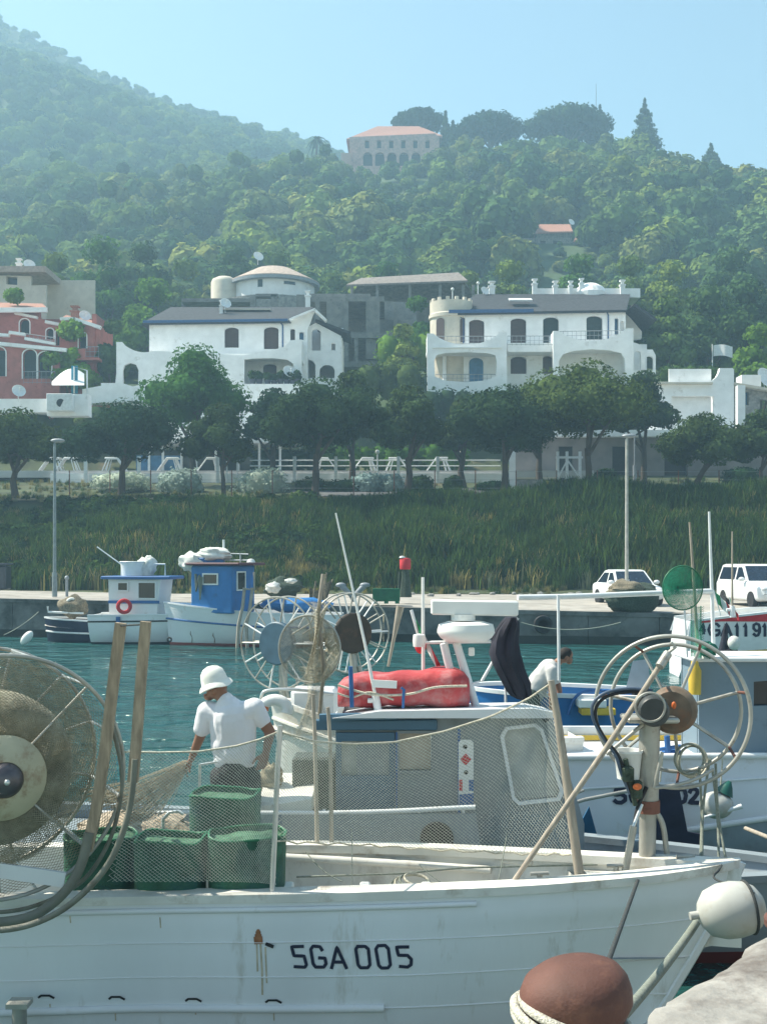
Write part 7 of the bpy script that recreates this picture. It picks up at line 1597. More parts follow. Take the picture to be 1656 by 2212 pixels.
m_pale = mat('glass_painted_reflection', (.52, .55, .53), .25, .25, 5, trans=.25); mb = MB(); mb.prism([poly(win_o, Yc)], FR(Yc+.02), .012); mb.build('pane', m_pale, wf, 0)  # reflected daylight is put into the pale colour of the pane
mb = MB(); mb.prism([poly([(726, 1580), (852, 1580), (852, 1825), (726, 1825)], Yc), poly([(738, 1598), (840, 1598), (840, 1672), (738, 1672)], Yc)], FR(Yc-.052), .03); dr = mb.build('sliding_door', m_cabb, ca, 0)
mb = MB(); mb.prism([poly([(738, 1598), (840, 1598), (840, 1672), (738, 1672)], Yc)], FR(Yc+.01), .01); mb.build('pane', m_pale, dr, 0)
mb = MB(); mb.prism([poly([(856, 1576), (936, 1576), (936, 1668), (856, 1668)], Yc), poly([(862, 1582), (930, 1582), (930, 1662), (862, 1662)], Yc)], FR(Yc-.05), .02); w2_ = mb.build('window', m_cab, ca, 0)
mb = MB(); mb.prism([poly([(862, 1582), (930, 1582), (930, 1662), (862, 1662)], Yc)], FR(Yc+.01), .01); mb.build('pane', mat('amber_glass', (.52, .46, .38), .2, .2, 4, trans=.25), w2_, 0)  # pale amber pane, partly see-through
mb = MB(); mb.box(P(882, 1648, Yc+.12), (.12, .06, .035), ch=.01); mb.build('orange_lamp', m_orange, ca, 30)
mb = MB(); mb.box((PX(856, Yc), Yc-.06, PZ(1700, Yc)), (.012, .03, .9)); mb.box((PX(990, Yc), Yc-.06, PZ(1700, Yc)), (.02, .03, .95)); mb.build('door_frame', m_dblue, ca, 0)
# patterned board (white with marks) hung on the cabin
t = thing('marker_board', 'white board with red diamond and blue squares hung on the grey cabin', 'board', P(1008, 1745, Yc-.1)); Ym = Yc-.075
def rbox(u0, v0, u1, v1, r=6): return [(u0+r, v0), (u1-r, v0), (u1, v0+r), (u1, v1), (u0, v1), (u0, v0+r)]
b = MB(); b.prism([poly(rbox(990, 1598, 1022, 1742), Ym)], FR(Ym), .014); b.build('board', m_plast, t, 0)
for nm, pl, mt in (('red_diamond', [(1005, 1627), (1017, 1640), (1005, 1653), (993, 1640)], m_flagr), ('dark_spot', [(1004+5*math.cos(a*.785), 1613+5*math.sin(a*.785)) for a in range(8)], m_black), ('dark_spot', [(1006+5*math.cos(a*.785), 1668+5*math.sin(a*.785)) for a in range(8)], m_black), ('blue_square', [(1012, 1684), (1022, 1684), (1022, 1708), (1012, 1708)], m_dblue), ('red_square', [(991, 1684), (998, 1684), (998, 1708), (991, 1708)], m_flagr), ('blue_foot', [(991, 1716), (1022, 1713), (1022, 1740), (991, 1740)], m_dblue)):
    b = MB(); b.prism([poly(pl, Ym)], FR(Ym-.016), .003); b.build(nm, mt, t, 0)
# life raft on the roof
t = thing('life_raft', 'faded red inflatable raft lashed on the grey cabin roof', 'life raft', P(870, 1530, 9.6)); Yr = 9.58
b = MB(); x0, x1 = PX(730, Yr), PX(1012, Yr); n = 26; m_ = 18; vs = []
for i in range(n+1):
    a = i/n; e = min(1, min(a, 1-a)*9)**.5; zb_, ztp = PZ(1526, Yr), PZ(1462-20*a, Yr); hh = (ztp-zb_)*(.70+.30*e); ww = .26*(.72+.28*e)
    for j in range(m_):
        g = 2*math.pi*j/m_; cx_, sx__ = math.cos(g), math.sin(g)
        vs.append(V((x0+(x1-x0)*a, Yr+.08+math.copysign(abs(cx_)**.55, cx_)*ww*(1+.04*math.sin(a*17)), zb_+hh*.5+math.copysign(abs(sx__)**.5, sx__)*hh*.5*(1+.06*math.sin(a*23+g*2)+.05*math.sin(a*9)))))
b.add(vs, [(i*m_+j, i*m_+(j+1) % m_, (i+1)*m_+(j+1) % m_, (i+1)*m_+j) for i in range(n) for j in range(m_)]+[tuple(range(m_-1, -1, -1)), tuple(n*m_+j for j in range(m_))]); b.build('tube', m_redp, t, 60)
b = MB(); b.box(P(830, 1478, Yr-.245), (.20, .02, .06), rot=Matrix.Rotation(R(3), 3, 'Y')); b.build('label_plate', m_plast, t, 0)
b = MB(); b.tube(smooth_pts([P(729, 1480, Yr-.235), P(800, 1500, Yr-.25), P(880, 1500, Yr-.255), P(940, 1485, Yr-.25), P(1008, 1482, Yr-.22)]), .010, 6); b.tube(smooth_pts([P(729, 1498, Yr-.235), P(760, 1506, Yr-.245), P(800, 1496, Yr-.25), P(850, 1512, Yr-.25)]), .008, 6); b.build('lashing', m_rope, t, 60)
b = MB(); b.tube([P(760, 1528, Yr-.25), P(757, 1440, Yr-.26)], .018, 8); b.tube([P(870, 1530, Yr-.27), P(872, 1490, Yr-.275), P(866, 1486, Yr-.275)], .012, 8); b.build('strap', m_dblue, t, 60)
# radar mast: A frame, dome, open array
t = thing('radar_mast', 'white A frame mast carrying round radar dome and flat scanner', 'radar', P(985, 1530, 9.6)); Yk = 9.62
for a, b_, w_ in (((958, 1390), (990, 1528), .034), ((985, 1388), (1028, 1528), .034)): b = MB(); b.tube([P(*a, Yk), P(*b_, Yk+.03)], w_, 10); b.build('leg', m_bwhite, t, 60)
b = MB(); b.tube([P(930, 1388, Yk+.1), P(1060, 1386, Yk+.1)], .014, 8); b.tube([P(955, 1488, Yk), P(1010, 1480, Yk), P(1035, 1472, Yk)], .008, 6); b.build('crossbar', m_bwhite, t, 60)
b = MB(); c = P(1006, 1386, Yk); b.lathe([(0, 0), (.17, 0), (.215, .035), (.24, .075), (.238, .10), (.225, .145), (.16, .165), (0, .17)], c, n=40, sy=.9); b.build('radar_dome', m_plast, t, 50)
b = MB(); c = P(1000, 1340, Yk); b.tube([c, c+V((0, 0, .05))], .1, 18); b.box(P(1024, 1313, Yk), (.72, .13, .125), ch=.012, rot=Matrix.Rotation(R(1), 3, 'Y')); b.build('scanner_bar', m_plast, t, 40)
b = MB(); b.box(P(1018, 1408, Yk-.02), (.05, .03, .07), ch=.008); b.build('small_lamp', m_plast, t, 30)
b = MB(); b.tube([P(940, 1388, Yk+.1), P(913, 1388, Yk+.1)], .012, 6); b.lathe([(.05, 0), (.055, .05), (.05, .1), (0, .11)], P(905, 1397, Yk+.1)); b.build('horn', m_plast, t)
# antennas
def antenna(label, pts_, r0, r1, base=False, mt=None):
    t = thing('whip_antenna', label, 'antenna', pts_[0], group='whip antennas'); b = MB(); n = len(pts_); b.tube(pts_, [r0+(r1-r0)*i/(n-1) for i in range(n)], 8); b.build('whip', mt or m_plast, t, 60)
    d = (V(pts_[1])-V(pts_[0])).normalized(); b = MB(); b.tube([V(pts_[0])-d*.02, V(pts_[0])+d*.12], r0*1.9, 8); b.tube([V(pts_[0])+d*.07+V((-.07, 0, .0)), V(pts_[0])+d*.07+V((.03, 0, 0))], r0*1.2, 6); b.build('base_clamp', m_bwhite, t, 50); return t
antenna('long white whip antenna leaning left over the red raft', [P(816, 1532, 9.4), P(790, 1400, 9.45), P(725, 1108, 9.5)], .017, .007)
antenna('short upright white whip antenna behind the red raft', [P(914, 1500, 9.9), P(913, 1247, 9.9)], .016, .013)
flag('flag', 'furled Italian flag tied beside the short antenna left of the radar', P(888, 1318, 10.0), P(914, 1410, 10.0), (.55, 0, -.8), .42, furl=.2)
b = MB(); b.ball(P(908, 1395, 9.95), (.05, .05, .07)); b.solo('stern_light', m_flagr, 'red glass navigation light under the furled flag', 'lamp')
t = thing('folded_canopy', 'dark canvas canopy folded upright right of the radar', 'canopy', P(1110, 1520, 10.3)); b = MB(); prof_ = [(1098, 1333, 12), (1095, 1345, 19), (1088, 1362, 24), (1083, 1385, 28), (1081, 1410, 32), (1088, 1432, 32), (1098, 1455, 30), (1108, 1475, 29), (1114, 1492, 26), (1119, 1503, 21), (1121, 1510, 10)]
vs = []; m_ = 36
for i, (u_, v_, w_) in enumerate(prof_):
    c = P(u_+6, v_, 10.3)
    for j in range(m_): g = 2*math.pi*j/m_; vs.append(c+V((math.cos(g)*w_*10.3/F*(1+.10*math.sin(g*5+i*.5)+.06*math.sin(g*11+i*.9)), math.sin(g)*.10*(1+.22*math.sin(g*6+i*.6)+.1*math.sin(g*13)), 0)))
b.add(vs, [(i*m_+j, i*m_+(j+1) % m_, (i+1)*m_+(j+1) % m_, (i+1)*m_+j) for i in range(len(prof_)-1) for j in range(m_)]+[tuple(range(m_)), tuple((len(prof_)-1)*m_+m_-1-j for j in range(m_))]); b.build('canvas', m_canv, t, 40)
b = MB(); b.tube([P(1040, 1472, 10.3), P(1118, 1335, 10.3)], .014, 8); b.tube([P(1090, 1340, 10.3), P(1092, 1530, 10.3)], .011, 8); b.build('strut', m_bwhite, t, 60)
b = MB(); b.tube([P(1207, 1470, 11.0), P(1205, 1285, 11.0)], .014, 8); b.solo('boom_post', m_wp, 'thin upright post under the long white boom', 'post', smooth=60)
# ---------------------------------------------------------------- boat C: white boat behind man and cabin
h = thing('fishing_boat', 'white fishing boat with rounded bow behind the man in the white hat', 'boat', (0, 12.6, 0))
M = BM(PX(1235, 12.4), 12.75, math.pi+.10); hu = make_hull(h, M, 3.25, 1.7, [(0, 1.22), (.6, 1.27), (1, 1.60)], mat('warm_white_hull', (.74, .72, .66), .45, .07, 1.4, dirt=(.48, .42, .33), damt=.35, dscale=2), cap_mt=m_bdeck, rake=.3, p=2.6, full=.5, rails=((.10, .022),), rail_mt=m_bdeck, deck_drop=.3)
b = MB(); b.tube(smooth_pts([P(566, 1545, 12.2), P(564, 1508, 12.2), P(578, 1492, 12.2), P(640, 1490, 12.2), P(720, 1500, 12.3)]), .018, 8); b.build('pulpit_rail', m_steel, h, 60)
t = thing('horseshoe_buoy', 'white horseshoe lifebuoy with orange end on the bow behind the man', 'lifebuoy', P(592, 1545, 12.0)); c = P(594, 1532, 12.05)
b = MB(); b.tube([c+V((math.cos(a)*.13, -.02, math.sin(a)*.10)) for a in [R(-20+i*22) for i in range(11)]], .06, 10); b.build('foam', m_plast, t, 60); b = MB(); b.tube([c+V((math.cos(a)*.13, -.022, math.sin(a)*.10)) for a in [R(150+i*12) for i in range(5)]], .064, 10); b.build('orange_band', m_orange, t, 60)
b = MB(); b.box(P(680, 1520, 12.6), (.5, .4, .35), ch=.04); b.build('hatch_box', m_bwhite, h, 30)
def drum(label, u, v, Yd, R1, R2, axd, mt, wdt, stand, nsp=14, rimv=True):
    t = thing('net_drum', label, 'net drum', P(u, stand, Yd), group='spoked net drums'); c = P(u, v, Yd); axd = V(axd).normalized(); x_ = V((0, 0, 1)); x_ = (x_-axd*x_.dot(axd)).normalized(); y_ = axd.cross(x_)
    b = MB(); b.lathe([(0, -.03), (R1*.94, -.03), (R1, -.015), (R1, .03), (0, .03)], c, axd, 32); b.lathe([(R1*.35, .03), (R1*.35, wdt)], c, axd, 20); b.build('hub', mt, t, 40)
    for o_ in (0, wdt):
        for i in range(nsp):
            a = 2*math.pi*i/nsp+.2; b = MB(); d = x_*math.cos(a)+y_*math.sin(a); b.tube([c+axd*o_+d*R1*.9, c+axd*o_+d*R2], .010, 6); b.build('spoke', m_wp if (i+int(o_*10)) % 2 else m_galv, t, 60)
        if rimv: b = MB(); b.ring(c+axd*o_, axd, R2, .011, 48, 6); b.build('rim', m_galv, t, 60)
    b = MB(); b.tube([c+axd*wdt*.5, P(u+14, stand, Yd)+V((0, 0, -.1))], .05, 8); b.tube([P(u+14, v+70, Yd), P(u+32, stand, Yd)], .025, 8); b.build('stand', m_galv, t, 60)
    return t
drum('spoked net drum with blue grey hub above the white bow', 598, 1390, 13.0, .245, .52, (.55, .84, 0), mat('blue_hub', (.06, .12, .17), .5, .2), .22, 1545)
drum('spoked net drum with dark brown hub right of the netted hoop', 762, 1368, 14.2, .25, .49, (-.45, .9, 0), mat('dark_hub', (.05, .04, .032), .6, .3, dirt=(.14, .07, .04), damt=.4), .20, 1500)
t = thing('netted_hoop', 'hoop with beige netting draped down beside the red raft', 'net guide', P(680, 1545, 11.9)); c = P(668, 1402, 11.9); axd = V((.35, .93, 0)).normalized()
b = MB(); b.ring(c, axd, .345, .012, 48, 6); b.build('hoop', m_galv, t, 60)
x_ = V((0, 0, 1)); y_ = axd.cross(x_)
m_hn = mat('beige_draped_net', (.34, .31, .23), .95, .3, 30)
net_sheet(lambda a, bb: c+(x_*math.cos(a*6.283)+y_*math.sin(a*6.283))*(.345*(1-.86*bb))+axd*(.32*bb+.03*math.sin(a*25)), 90, 24, .0022).build('netting', m_hn, t, 0)
def drape(u0, u1, v0, v1, Yd, nm): net_sheet(lambda a, bb: P(u0+(u1-u0)*(.5+(a-.5)*(1-.45*math.sin(bb*3.1)))+7*math.sin(bb*5+a*3), v0+(v1-v0)*bb, Yd+.10*math.sin(a*14+bb*4)), 22, 50, .0016).build(nm, m_hn, t, 0)
drape(640, 722, 1440, 1590, 11.7, 'netting'); drape(662, 712, 1300, 1470, 11.75, 'netting')
b = MB(); b.tube([P(698, 1240, 11.8), P(686, 1330, 11.8), P(700, 1440, 11.8), P(690, 1545, 11.8)], .02, 8); b.build('post', m_pole, t, 60)
pole('dark wooden oar tied upright between drum and radar', [P(838, 1440, 12.6), P(850, 1380, 12.6), P(864, 1310, 12.6)], [.014, .02, .045], m_pole, 'oar', 'oar')
# ---------------------------------------------------------------- boat F: blue open boat with the second man
h = thing('motor_boat', 'bright blue open boat with grey outboard motor behind the second man', 'boat', (PX(1180, 17), 17.2, 0))
M = BM(PX(1395, 17), 17.2, math.pi); hu = make_hull(h, M, 2.75, 1.6, [(0, 1.12), (1, 1.22)], m_blue, deck_mt=m_bdeck, cap_mt=m_bwhite, rake=.15, deck_drop=.5, p=3.2)
t = thing('outboard_motor', 'pale grey outboard motor on the stern of the blue boat', 'outboard motor', P(1372, 1490, 16.8)); b = MB(); b.add([P(1350, 1492, 16.6), P(1404, 1492, 16.6), P(1400, 1424, 16.6), P(1366, 1428, 16.6), P(1350, 1492, 16.95), P(1404, 1492, 16.95), P(1400, 1428, 16.95), P(1366, 1432, 16.95)], [(0, 1, 2, 3), (5, 4, 7, 6), (1, 5, 6, 2), (4, 0, 3, 7), (3, 2, 6, 7), (4, 5, 1, 0)]); b.build('cowling', mat('grey_cowling', (.45, .47, .52), .35, .08), t, 0)
b = MB(); b.box(P(1380, 1512, 16.8), (.18, .2, .35)); b.build('leg', m_dplas, t, 0)
for lab, u0, u1, v0, v1, mt in (('white foam box in the blue boat behind the hauling wheel', 1250, 1310, 1512, 1530, m_plast), ('yellow crate under the white foam box in the blue boat', 1256, 1330, 1531, 1546, m_yel)):
    b = MB(); x0, z1 = pt(u0, v0, 16.1); x1, z0 = pt(u1, v1, 16.1); b.box(((x0+x1)/2, 16.25, (z0+z1)/2), (x1-x0, .3, z1-z0), ch=.012); b.solo('crate', mt, lab, 'crate', smooth=30)
b = MB(); b.tube(smooth_pts([P(1226, 1545, 16.3), P(1240, 1510, 16.3), P(1262, 1494, 16.3), P(1300, 1492, 16.3), P(1380, 1493, 16.3)]), .022, 8); b.solo('blue_hoop', m_dblue, 'bent blue tube over the rail of the blue boat', 'tube', smooth=60)
# ---------------------------------------------------------------- boat D: 5GA 02 on the right
h = thing('fishing_boat', 'white hulled boat lettered 5G 02 with grey blue cabin at the right edge', 'boat', (PX(1500, 11.5), 12, 0)); YDb = 11.3
m_hullD = mat('white_over_navy_hull', (.72, .74, .77), .45, .06, 1.2, lower=(.018, .022, .045), zline=.2, dirt=(.5, .46, .4), damt=.25, dscale=2)
x0, x1 = PX(1190, YDb), PX(1900, YDb)
def SD(a, s):
    x = x0+(x1-x0)*a; zt_ = PZ(1640, YDb)+.02*a; rail = PZ(1838-68*(828+x*F/YDb-1200)/456, YDb); 
    y = YDb+.03*math.sin(a*3)
    if s < .5: return V((x, y+.10-.10*s*2, zt_+(rail-zt_)*s*2))
    f = (s-.5)*2; return V((x, y+.02+.30*f*f, rail+(-.2-rail)*f))
mb = MB(); mb.grid(SD, 40, 24, flip=False); 
mb.add([SD(0, 0), SD(0, .5), SD(0, 1), SD(0, 1)+V((0, 1.2, 0)), SD(0, 0)+V((0, 1.5, 0))], [(0, 4, 3, 2, 1)]); mb.grid(lambda a, b: SD(a, 0)+V((0, 1.45*b, -.05)), 10, 2, flip=True); mb.grid(lambda a, s: V((SD(a, s).x, 2*YDb+1.6-SD(a, s).y, SD(a, s).z)), 10, 10, flip=True)
hu = mb.build('hull', m_hullD, h, 40)
bv = MB(); bv.grid(SD, 60, 30); bvD = BVHTree.FromPolygons([V(p) for p in bv.v], bv.f)
mb = MB(); mb.tube([SD(i/30, .5)+V((0, -.02, 0)) for i in range(31)], .03, 8); mb.build('rub_rail', m_bwhite, hu, 60); mb = MB(); mb.tube([SD(i/30, 0)+V((0, -.02, 0)) for i in range(31)], .032, 8); mb.build('gunwale', m_bwhite, h, 60); mb = MB(); mb.tube([SD(i/30, .18)+V((0, -.01, 0)) for i in range(31)], .012, 6); mb.build('rub_rail', m_bwhite, hu, 60)
mb = MB(); mb.grid(lambda a, s: SD(.0+a, .505+.22*s)+V((0, -.012, 0)), 40, 6); mb.build('grey_strake', m_hullB, hu, 40)
def UDl(x): return (1800+x/2.366)/1.5097
def VDl(y): return (2100+y/2.366)/1.5097
ls = []
for ch, a, c_ in (('5', 480, 565), ('G', 600, 690), ('0', 958, 1030), ('2', 1056, 1122)): ls += glyph(ch, UDl(a), UDl(c_), VDl(1118), VDl(1226))
strokes(hu, bvD, ls, .040, m_ink, off=.012, step=3)
mb = MB(); mb.prism([poly([(1400, 1700), (1456, 1686), (1476, 1790), (1510, 1796), (1510, 1822), (1400, 1834)], YDb)], FR(YDb-.12), .03); mb.solo('navy_cloth', mat('navy_cloth_canvas', (.02, .024, .05), .85, .3, 5, bump=.4, bscale=8), 'dark navy cloth hung over the side between the letters G and 02', 'cloth', smooth=0)
mb = MB(); mb.prism([poly([(1215, 1838), (1268, 1738), (1285, 1800), (1300, 1832)], YDb)], FR(YDb-.08), .03); mb.solo('blue_cloth', mat('teal_blue_cloth', (.02, .10, .20), .8, .25), 'blue cloth triangle at the stern right of the grey wheelhouse', 'cloth', smooth=0)
# cabin
Yd = 11.75; mb = MB(); xl, xr = PX(1506, Yd), PX(1950, Yd); zt_, zb_ = PZ(1424, Yd), PZ(1642, Yd); wn_ = poly([(1624, 1472), (1700, 1466), (1700, 1522), (1624, 1524)], Yd)
mb.prism([[(xl, zb_), (xr, zb_), (xr, zt_), (xl, zt_)], wn_], FR(Yd), .05); mb.box((xl+.025, Yd+.32, (zt_+zb_)/2), (.05, .6, zt_-zb_)); mb.box(((xl+xr)/2, Yd+.62, (zt_+zb_)/2), (xr-xl, .05, zt_-zb_)); ca = mb.build('cabin', mat('grey_blue_cabin', (.17, .235, .285), .5, .1, 1.5, dirt=(.12, .16, .19), damt=.3), h, 0)
mb = MB(); mb.box(((xl+xr)/2-.03, Yd+.28, zt_+.005), (xr-xl+.1, .80, .05), ch=.015); mb.build('roof', m_bwhite, h, 30)
mb = MB(); mb.prism([wn_], FR(Yd+.03), .01); mb.build('window', m_glass, ca, 0)
mb = MB(); mb.box(P(1352, 1655, YDb+.6), (.40, .4, .45), ch=.02); mb.build('deck_locker', m_bgrey, h, 30)
mb = MB(); x0_, x1_ = PX(1185, 12.7), PX(1510, 12.7); mb.box(((x0_+x1_)/2, 12.75, PZ(1592, 12.7)-.1), (x1_-x0_, .06, .42)); fb = mb.build('far_bulwark', m_bwhite, h, 0)
mb = MB(); mb.box(((x0_+x1_)/2, 12.70, PZ(1594, 12.7)), (x1_-x0_, .03, .05)); mb.build('yellow_stripe', m_yel, fb, 0)
b = MB(); b.lathe([(.06, 0), (.065, .24), (.04, .29), (.035, .33), (0, .33)], P(1500, 1500, 11.6)); b.solo('jerry_can', m_yel, 'yellow plastic canister standing at the left corner of the grey blue cabin', 'canister', smooth=50)
# mast and boom
t = thing('mast', 'white mast with long boom reaching left to the radar', 'mast', P(1540, 1420, 12.0)); b = MB(); b.tube([P(1541, 1420, 12.0), P(1538, 1310, 12.0), P(1531, 1105, 12.0)], [.022, .02, .012], 8); b.build('pole', m_wp, t, 60); b = MB(); b.tube(smooth_pts([P(1118, 1291, 11.2), P(1250, 1288, 11.4), P(1400, 1282, 11.7), P(1536, 1277, 12.0)]), .027, 10); b.build('boom', m_wp, t, 60)
antenna('grey fishing rod antenna crossing the green landing net', [P(1507, 1420, 11.6), P(1500, 1290, 11.6), P(1489, 1128, 11.6)], .02, .011, mt=m_pole); antenna('thin whip antenna at the right over the off road car', [P(1581, 1330, 14), P(1581, 1148, 14)], .016, .008, mt=m_pole)
t = thing('landing_net', 'round green landing net on a pole before the white hatchback', 'landing net', P(1506, 1420, 11.3)); c = P(1474, 1270, 11.3); b = MB(); b.ring(c, (.25, -1, 0), .215, .007, 40, 6); b.build('hoop', m_green, t, 60)
m_gnet = mat('green_net_twine', (.03, .26, .16), .9, .3, 30)
ax2 = V((.25, -1, 0)).normalized(); xg = V((0, 0, 1)); yg = ax2.cross(xg)
for k, dp in ((0, .22), (1, .10)): net_sheet(lambda a, bb: c+(xg*math.cos(a*6.283)+yg*math.sin(a*6.283))*(.215*(1-bb*.93))-ax2*(dp*bb), 46, 20, .0015).build('bag', m_gnet, t, 0)
net_sheet(lambda a, bb: P(1492+30*a, 1310+110*bb, 11.35)+V((0, .08*math.sin(a*9), 0)), 14, 44, .0018).build('tail', m_gnet, t, 0)
b = MB(); b.tube([P(1478, 1318, 11.3), P(1484, 1420, 11.3)], .010, 6); b.build('handle', m_wp, t, 60)
heap('green_net_heap', 'green net bunched up on the roof of the grey blue cabin', 'fishing net', P(1528, 1412, 11.6), (.09, .09, .08), mat('green_heaped_net', (.02, .17, .11), .9, .4, 20, bump=.8, bscale=40), 61, nz=.4)
# white buoy with green cap hung on the side of boat D
t = thing('marker_buoy', 'white float buoy with dark green cone hung over the side lettered 02', 'buoy', P(1548, 1760, 11.0)); c = P(1547, 1735, 11.0); b = MB(); b.ball(c+V((0, 0, -.02)), (.16, .14, .13), 20, 14); b.build('float', m_fend, t, 60); b = MB(); b.lathe([(.09, 0), (.05, .08), (.015, .13), (0, .13)], c+V((.07, 0, .09)), (.45, 0, .9)); b.build('cone', mat('dark_green_rubber', (.01, .09, .07), .5, .2), t, 60)
pole('white oar lying across the side of the boat lettered 5G 02', [P(1520, 1766, 10.9), P(1601, 1742, 10.9)], [.012, .024], m_wp, 'oar', 'oar')
b = MB(); b.tube([P(1200, 1748, 10.7), P(1262, 1728, 10.8), P(1372, 1706, 10.9)], .018, 8); b.tube([P(1205, 1728, 10.8), P(1260, 1708, 10.9)], .014, 8); b.solo('boat_hook_bundle', m_galv, 'bundle of pipes laid along the stern left of the letters', 'pipe', smooth=60)
b = MB(); b.tube([P(1610, 1790, 10.6), P(1665, 1812, 9.8)], .02, 8); b.solo('timber_spar', m_pole, 'pale timber spar sloping down at the right edge', 'spar', smooth=60)
for i, (a, b_) in enumerate((((1560, 1640), (1556, 1700)), ((1430, 1640), (1425, 1690)), ((1396, 1640), (1384, 1560)))): 
    rope('thin_line', ('short line hanging from the gunwale above the float buoy', 'line hanging beside the post under the gunwale', 'thin stay slanting up from the grey locker')[i], [P(*a, 11.1), P(*b_, 11.1)], .008, m_rope, 5)
b = MB(); b.tube([P(1440, 1590, 11.6), P(1444, 1655, 11.6)], .03, 8); b.tube([P(1420, 1620, 11.6), P(1470, 1612, 11.6)], .02, 8); b.box(P(1452, 1632, 11.65), (.2, .15, .12), ch=.03); b.solo('winch', m_dblue, 'small blue winch on the deck behind the hauling wheel', 'winch', smooth=50)
# ================================================================ PEOPLE
m_skin = mat('tanned_skin', (.27, .135, .085), .55, .12, 6, spec=.35)
m_shirt = mat('white_cotton', (.72, .71, .73), .9, .05, 4, bump=.9, bscale=6, stretch=(1, 1, .6))
m_hat = mat('white_sun_hat', (.78, .77, .70), .9, .06, 5)
m_short = mat('dark_shorts', (.03, .03, .035), .9, .25, 5)
m_hair = mat('dark_hair', (.025, .02, .018), .8, .3, 20)
def capsules(name, caps, mt, parent, voxel=.009, balls=(), it=6, fold=0):
    """one continuous surface grown round tapered limbs (closed pieces fused by voxel remeshing)"""
    b = MB()
    for a, ra, c, rc in caps:
        a, c = V(a), V(c); d = (c-a); L_ = max(d.length, 1e-4); d = d/L_; prof = [(max(.0005, ra*math.cos(t)), -ra*math.sin(t)) for t in (1.5, 1.1, .7, .35, 0)]+[(max(.0005, rc*math.cos(t)), L_+rc*math.sin(t)) for t in (0, .35, .7, 1.1, 1.5)]
        b.lathe(prof, a, d, 16)
    for c, r_, rt_ in balls: b.ball(c, r_, 20, 14, rot=rt_)
    o = b.build(name, mt, None, 0); m = o.modifiers.new('fuse', 'REMESH'); m.mode = 'VOXEL'; m.voxel_size = voxel; s_ = o.modifiers.new('soft', 'SMOOTH'); s_.iterations = it; s_.factor = .5
    dg = bpy.context.evaluated_depsgraph_get(); me = bpy.data.meshes.new_from_object(o.evaluated_get(dg)); me.name = name
    l = rootloc(parent); me.transform(Matrix.Translation(-V(l))); me.polygons.foreach_set('use_smooth', [True]*len(me.polygons)); me.materials.clear(); me.materials.append(mt)
    if fold:
        for v_ in me.vertices:
            p = v_.co; k_ = (1-abs(noise.noise(V((p.x*9+p.z*4, p.y*7, p.z*5-p.x*3))))*2)*.6+noise.noise(p*16)*.4
            v_.co = p+v_.normal*fold*k_
    old = o.data; bpy.data.objects.remove(o); bpy.data.meshes.remove(old); return link_mesh(name, me, parent)
def hand(caps, balls, w, d, side, thumb, s=1., curl=.6):
    """palm and five fingers from wrist w along d, side = direction across the palm to the thumb"""
    d = V(d).normalized(); sd = V(side); sd = (sd-d*sd.dot(d)).normalized(); n_ = d.cross(sd); pl = .088*s
    for k in range(4):
        o = sd*(.030-.020*k)*s; caps.append((V(w)+o*.55, .017*s, V(w)+d*pl+o, .0135*s))
    for k, ln in enumerate((.068, .076, .070, .054)):
        o = sd*(.031-.0205*k)*s; p = V(w)+d*pl+o; dd = d
        for j in range(3):
            dd = (dd+n_*thumb*curl*(.45+.12*k)).normalized(); q_ = p+dd*ln*s*(.46, .32, .25)[j]; caps.append((p, (.0098-.0012*j)*s, q_, (.0088-.0012*j)*s)); p = q_
    p = V(w)+d*.025*s+sd*.028*s
    for j, dd in enumerate(((sd*.8+d*.7), (sd*.35+d*1+n_*thumb*.3), (d+n_*thumb*.5))): q_ = p+dd.normalized()*(.042, .034, .026)[j]*s; caps.append((p, (.014-.0015*j)*s, q_, (.0125-.0015*j)*s)); p = q_

# ---- man in the white hat, seen from behind, bent to his left over the net
Ym = 9.25
def J(u, v, dy=0.): return P(u, v, Ym+dy)
t = thing('person', 'person in white sun hat and white t shirt pulling a net', 'person', P(505, 1900, Ym))
sc_ = Ym/F
neck, head = J(484, 1512, -.02), J(466, 1482, .03)
shL, shR = J(448, 1538, .02), J(550, 1530, -.02); hipL, hipR = J(482, 1680), J(534, 1680)
elL, wrL = J(432, 1592, .05), J(414, 1638, .12); elR, wrR = J(583, 1582, .0), J(574, 1628, -.1)
kneeL, ankL, kneeR, ankR = J(482, 1790, .04), J(486, 1885, -.02), J(545, 1790, .06), J(552, 1885, -.03)
caps = [(J(506, 1655), .115, J(504, 1600, .01), .12), (J(504, 1600, .01), .12, J(500, 1560, 0), .12), (J(500, 1552, 0), .085, shL, .055), (J(500, 1552, 0), .085, shR, .055), (J(495, 1536), .06, neck, .052), (neck, .055, head, .06),
        (shL, .056, elL, .043), (elL, .042, wrL, .028), (shR, .058, elR, .045), (elR, .044, wrR, .029), (J(506, 1662), .13, hipL, .10), (J(506, 1662), .13, hipR, .10), (hipL, .092, kneeL, .06), (kneeL, .06, ankL, .04), (hipR, .092, kneeR, .06), (kneeR, .06, ankR, .04), (ankL, .04, J(470, 1900, .12), .03), (ankR, .04, J(560, 1900, .12), .03)]
hand(caps, [], wrL, J(404, 1656, .1)-wrL, (.3, .8, .2), 1, curl=.8); hand(caps, [], wrR, J(566, 1652, -.12)-wrR, (-.8, .2, .1), -1, curl=.9)
nose = head+V((-.105, .03, -.035))
balls = [(head, (.088, .078, .112), Matrix.Rotation(R(-18), 3, 'Y')), (nose, (.02, .016, .02), None), (head+V((-.06, .03, -.09)), (.042, .05, .032), None), (head+V((-.01, -.078, -.03)), (.022, .012, .034), None), (head+V((-.02, .08, -.03)), (.022, .012, .034), None)]
capsules('body', caps, m_skin, t, .0075, balls)
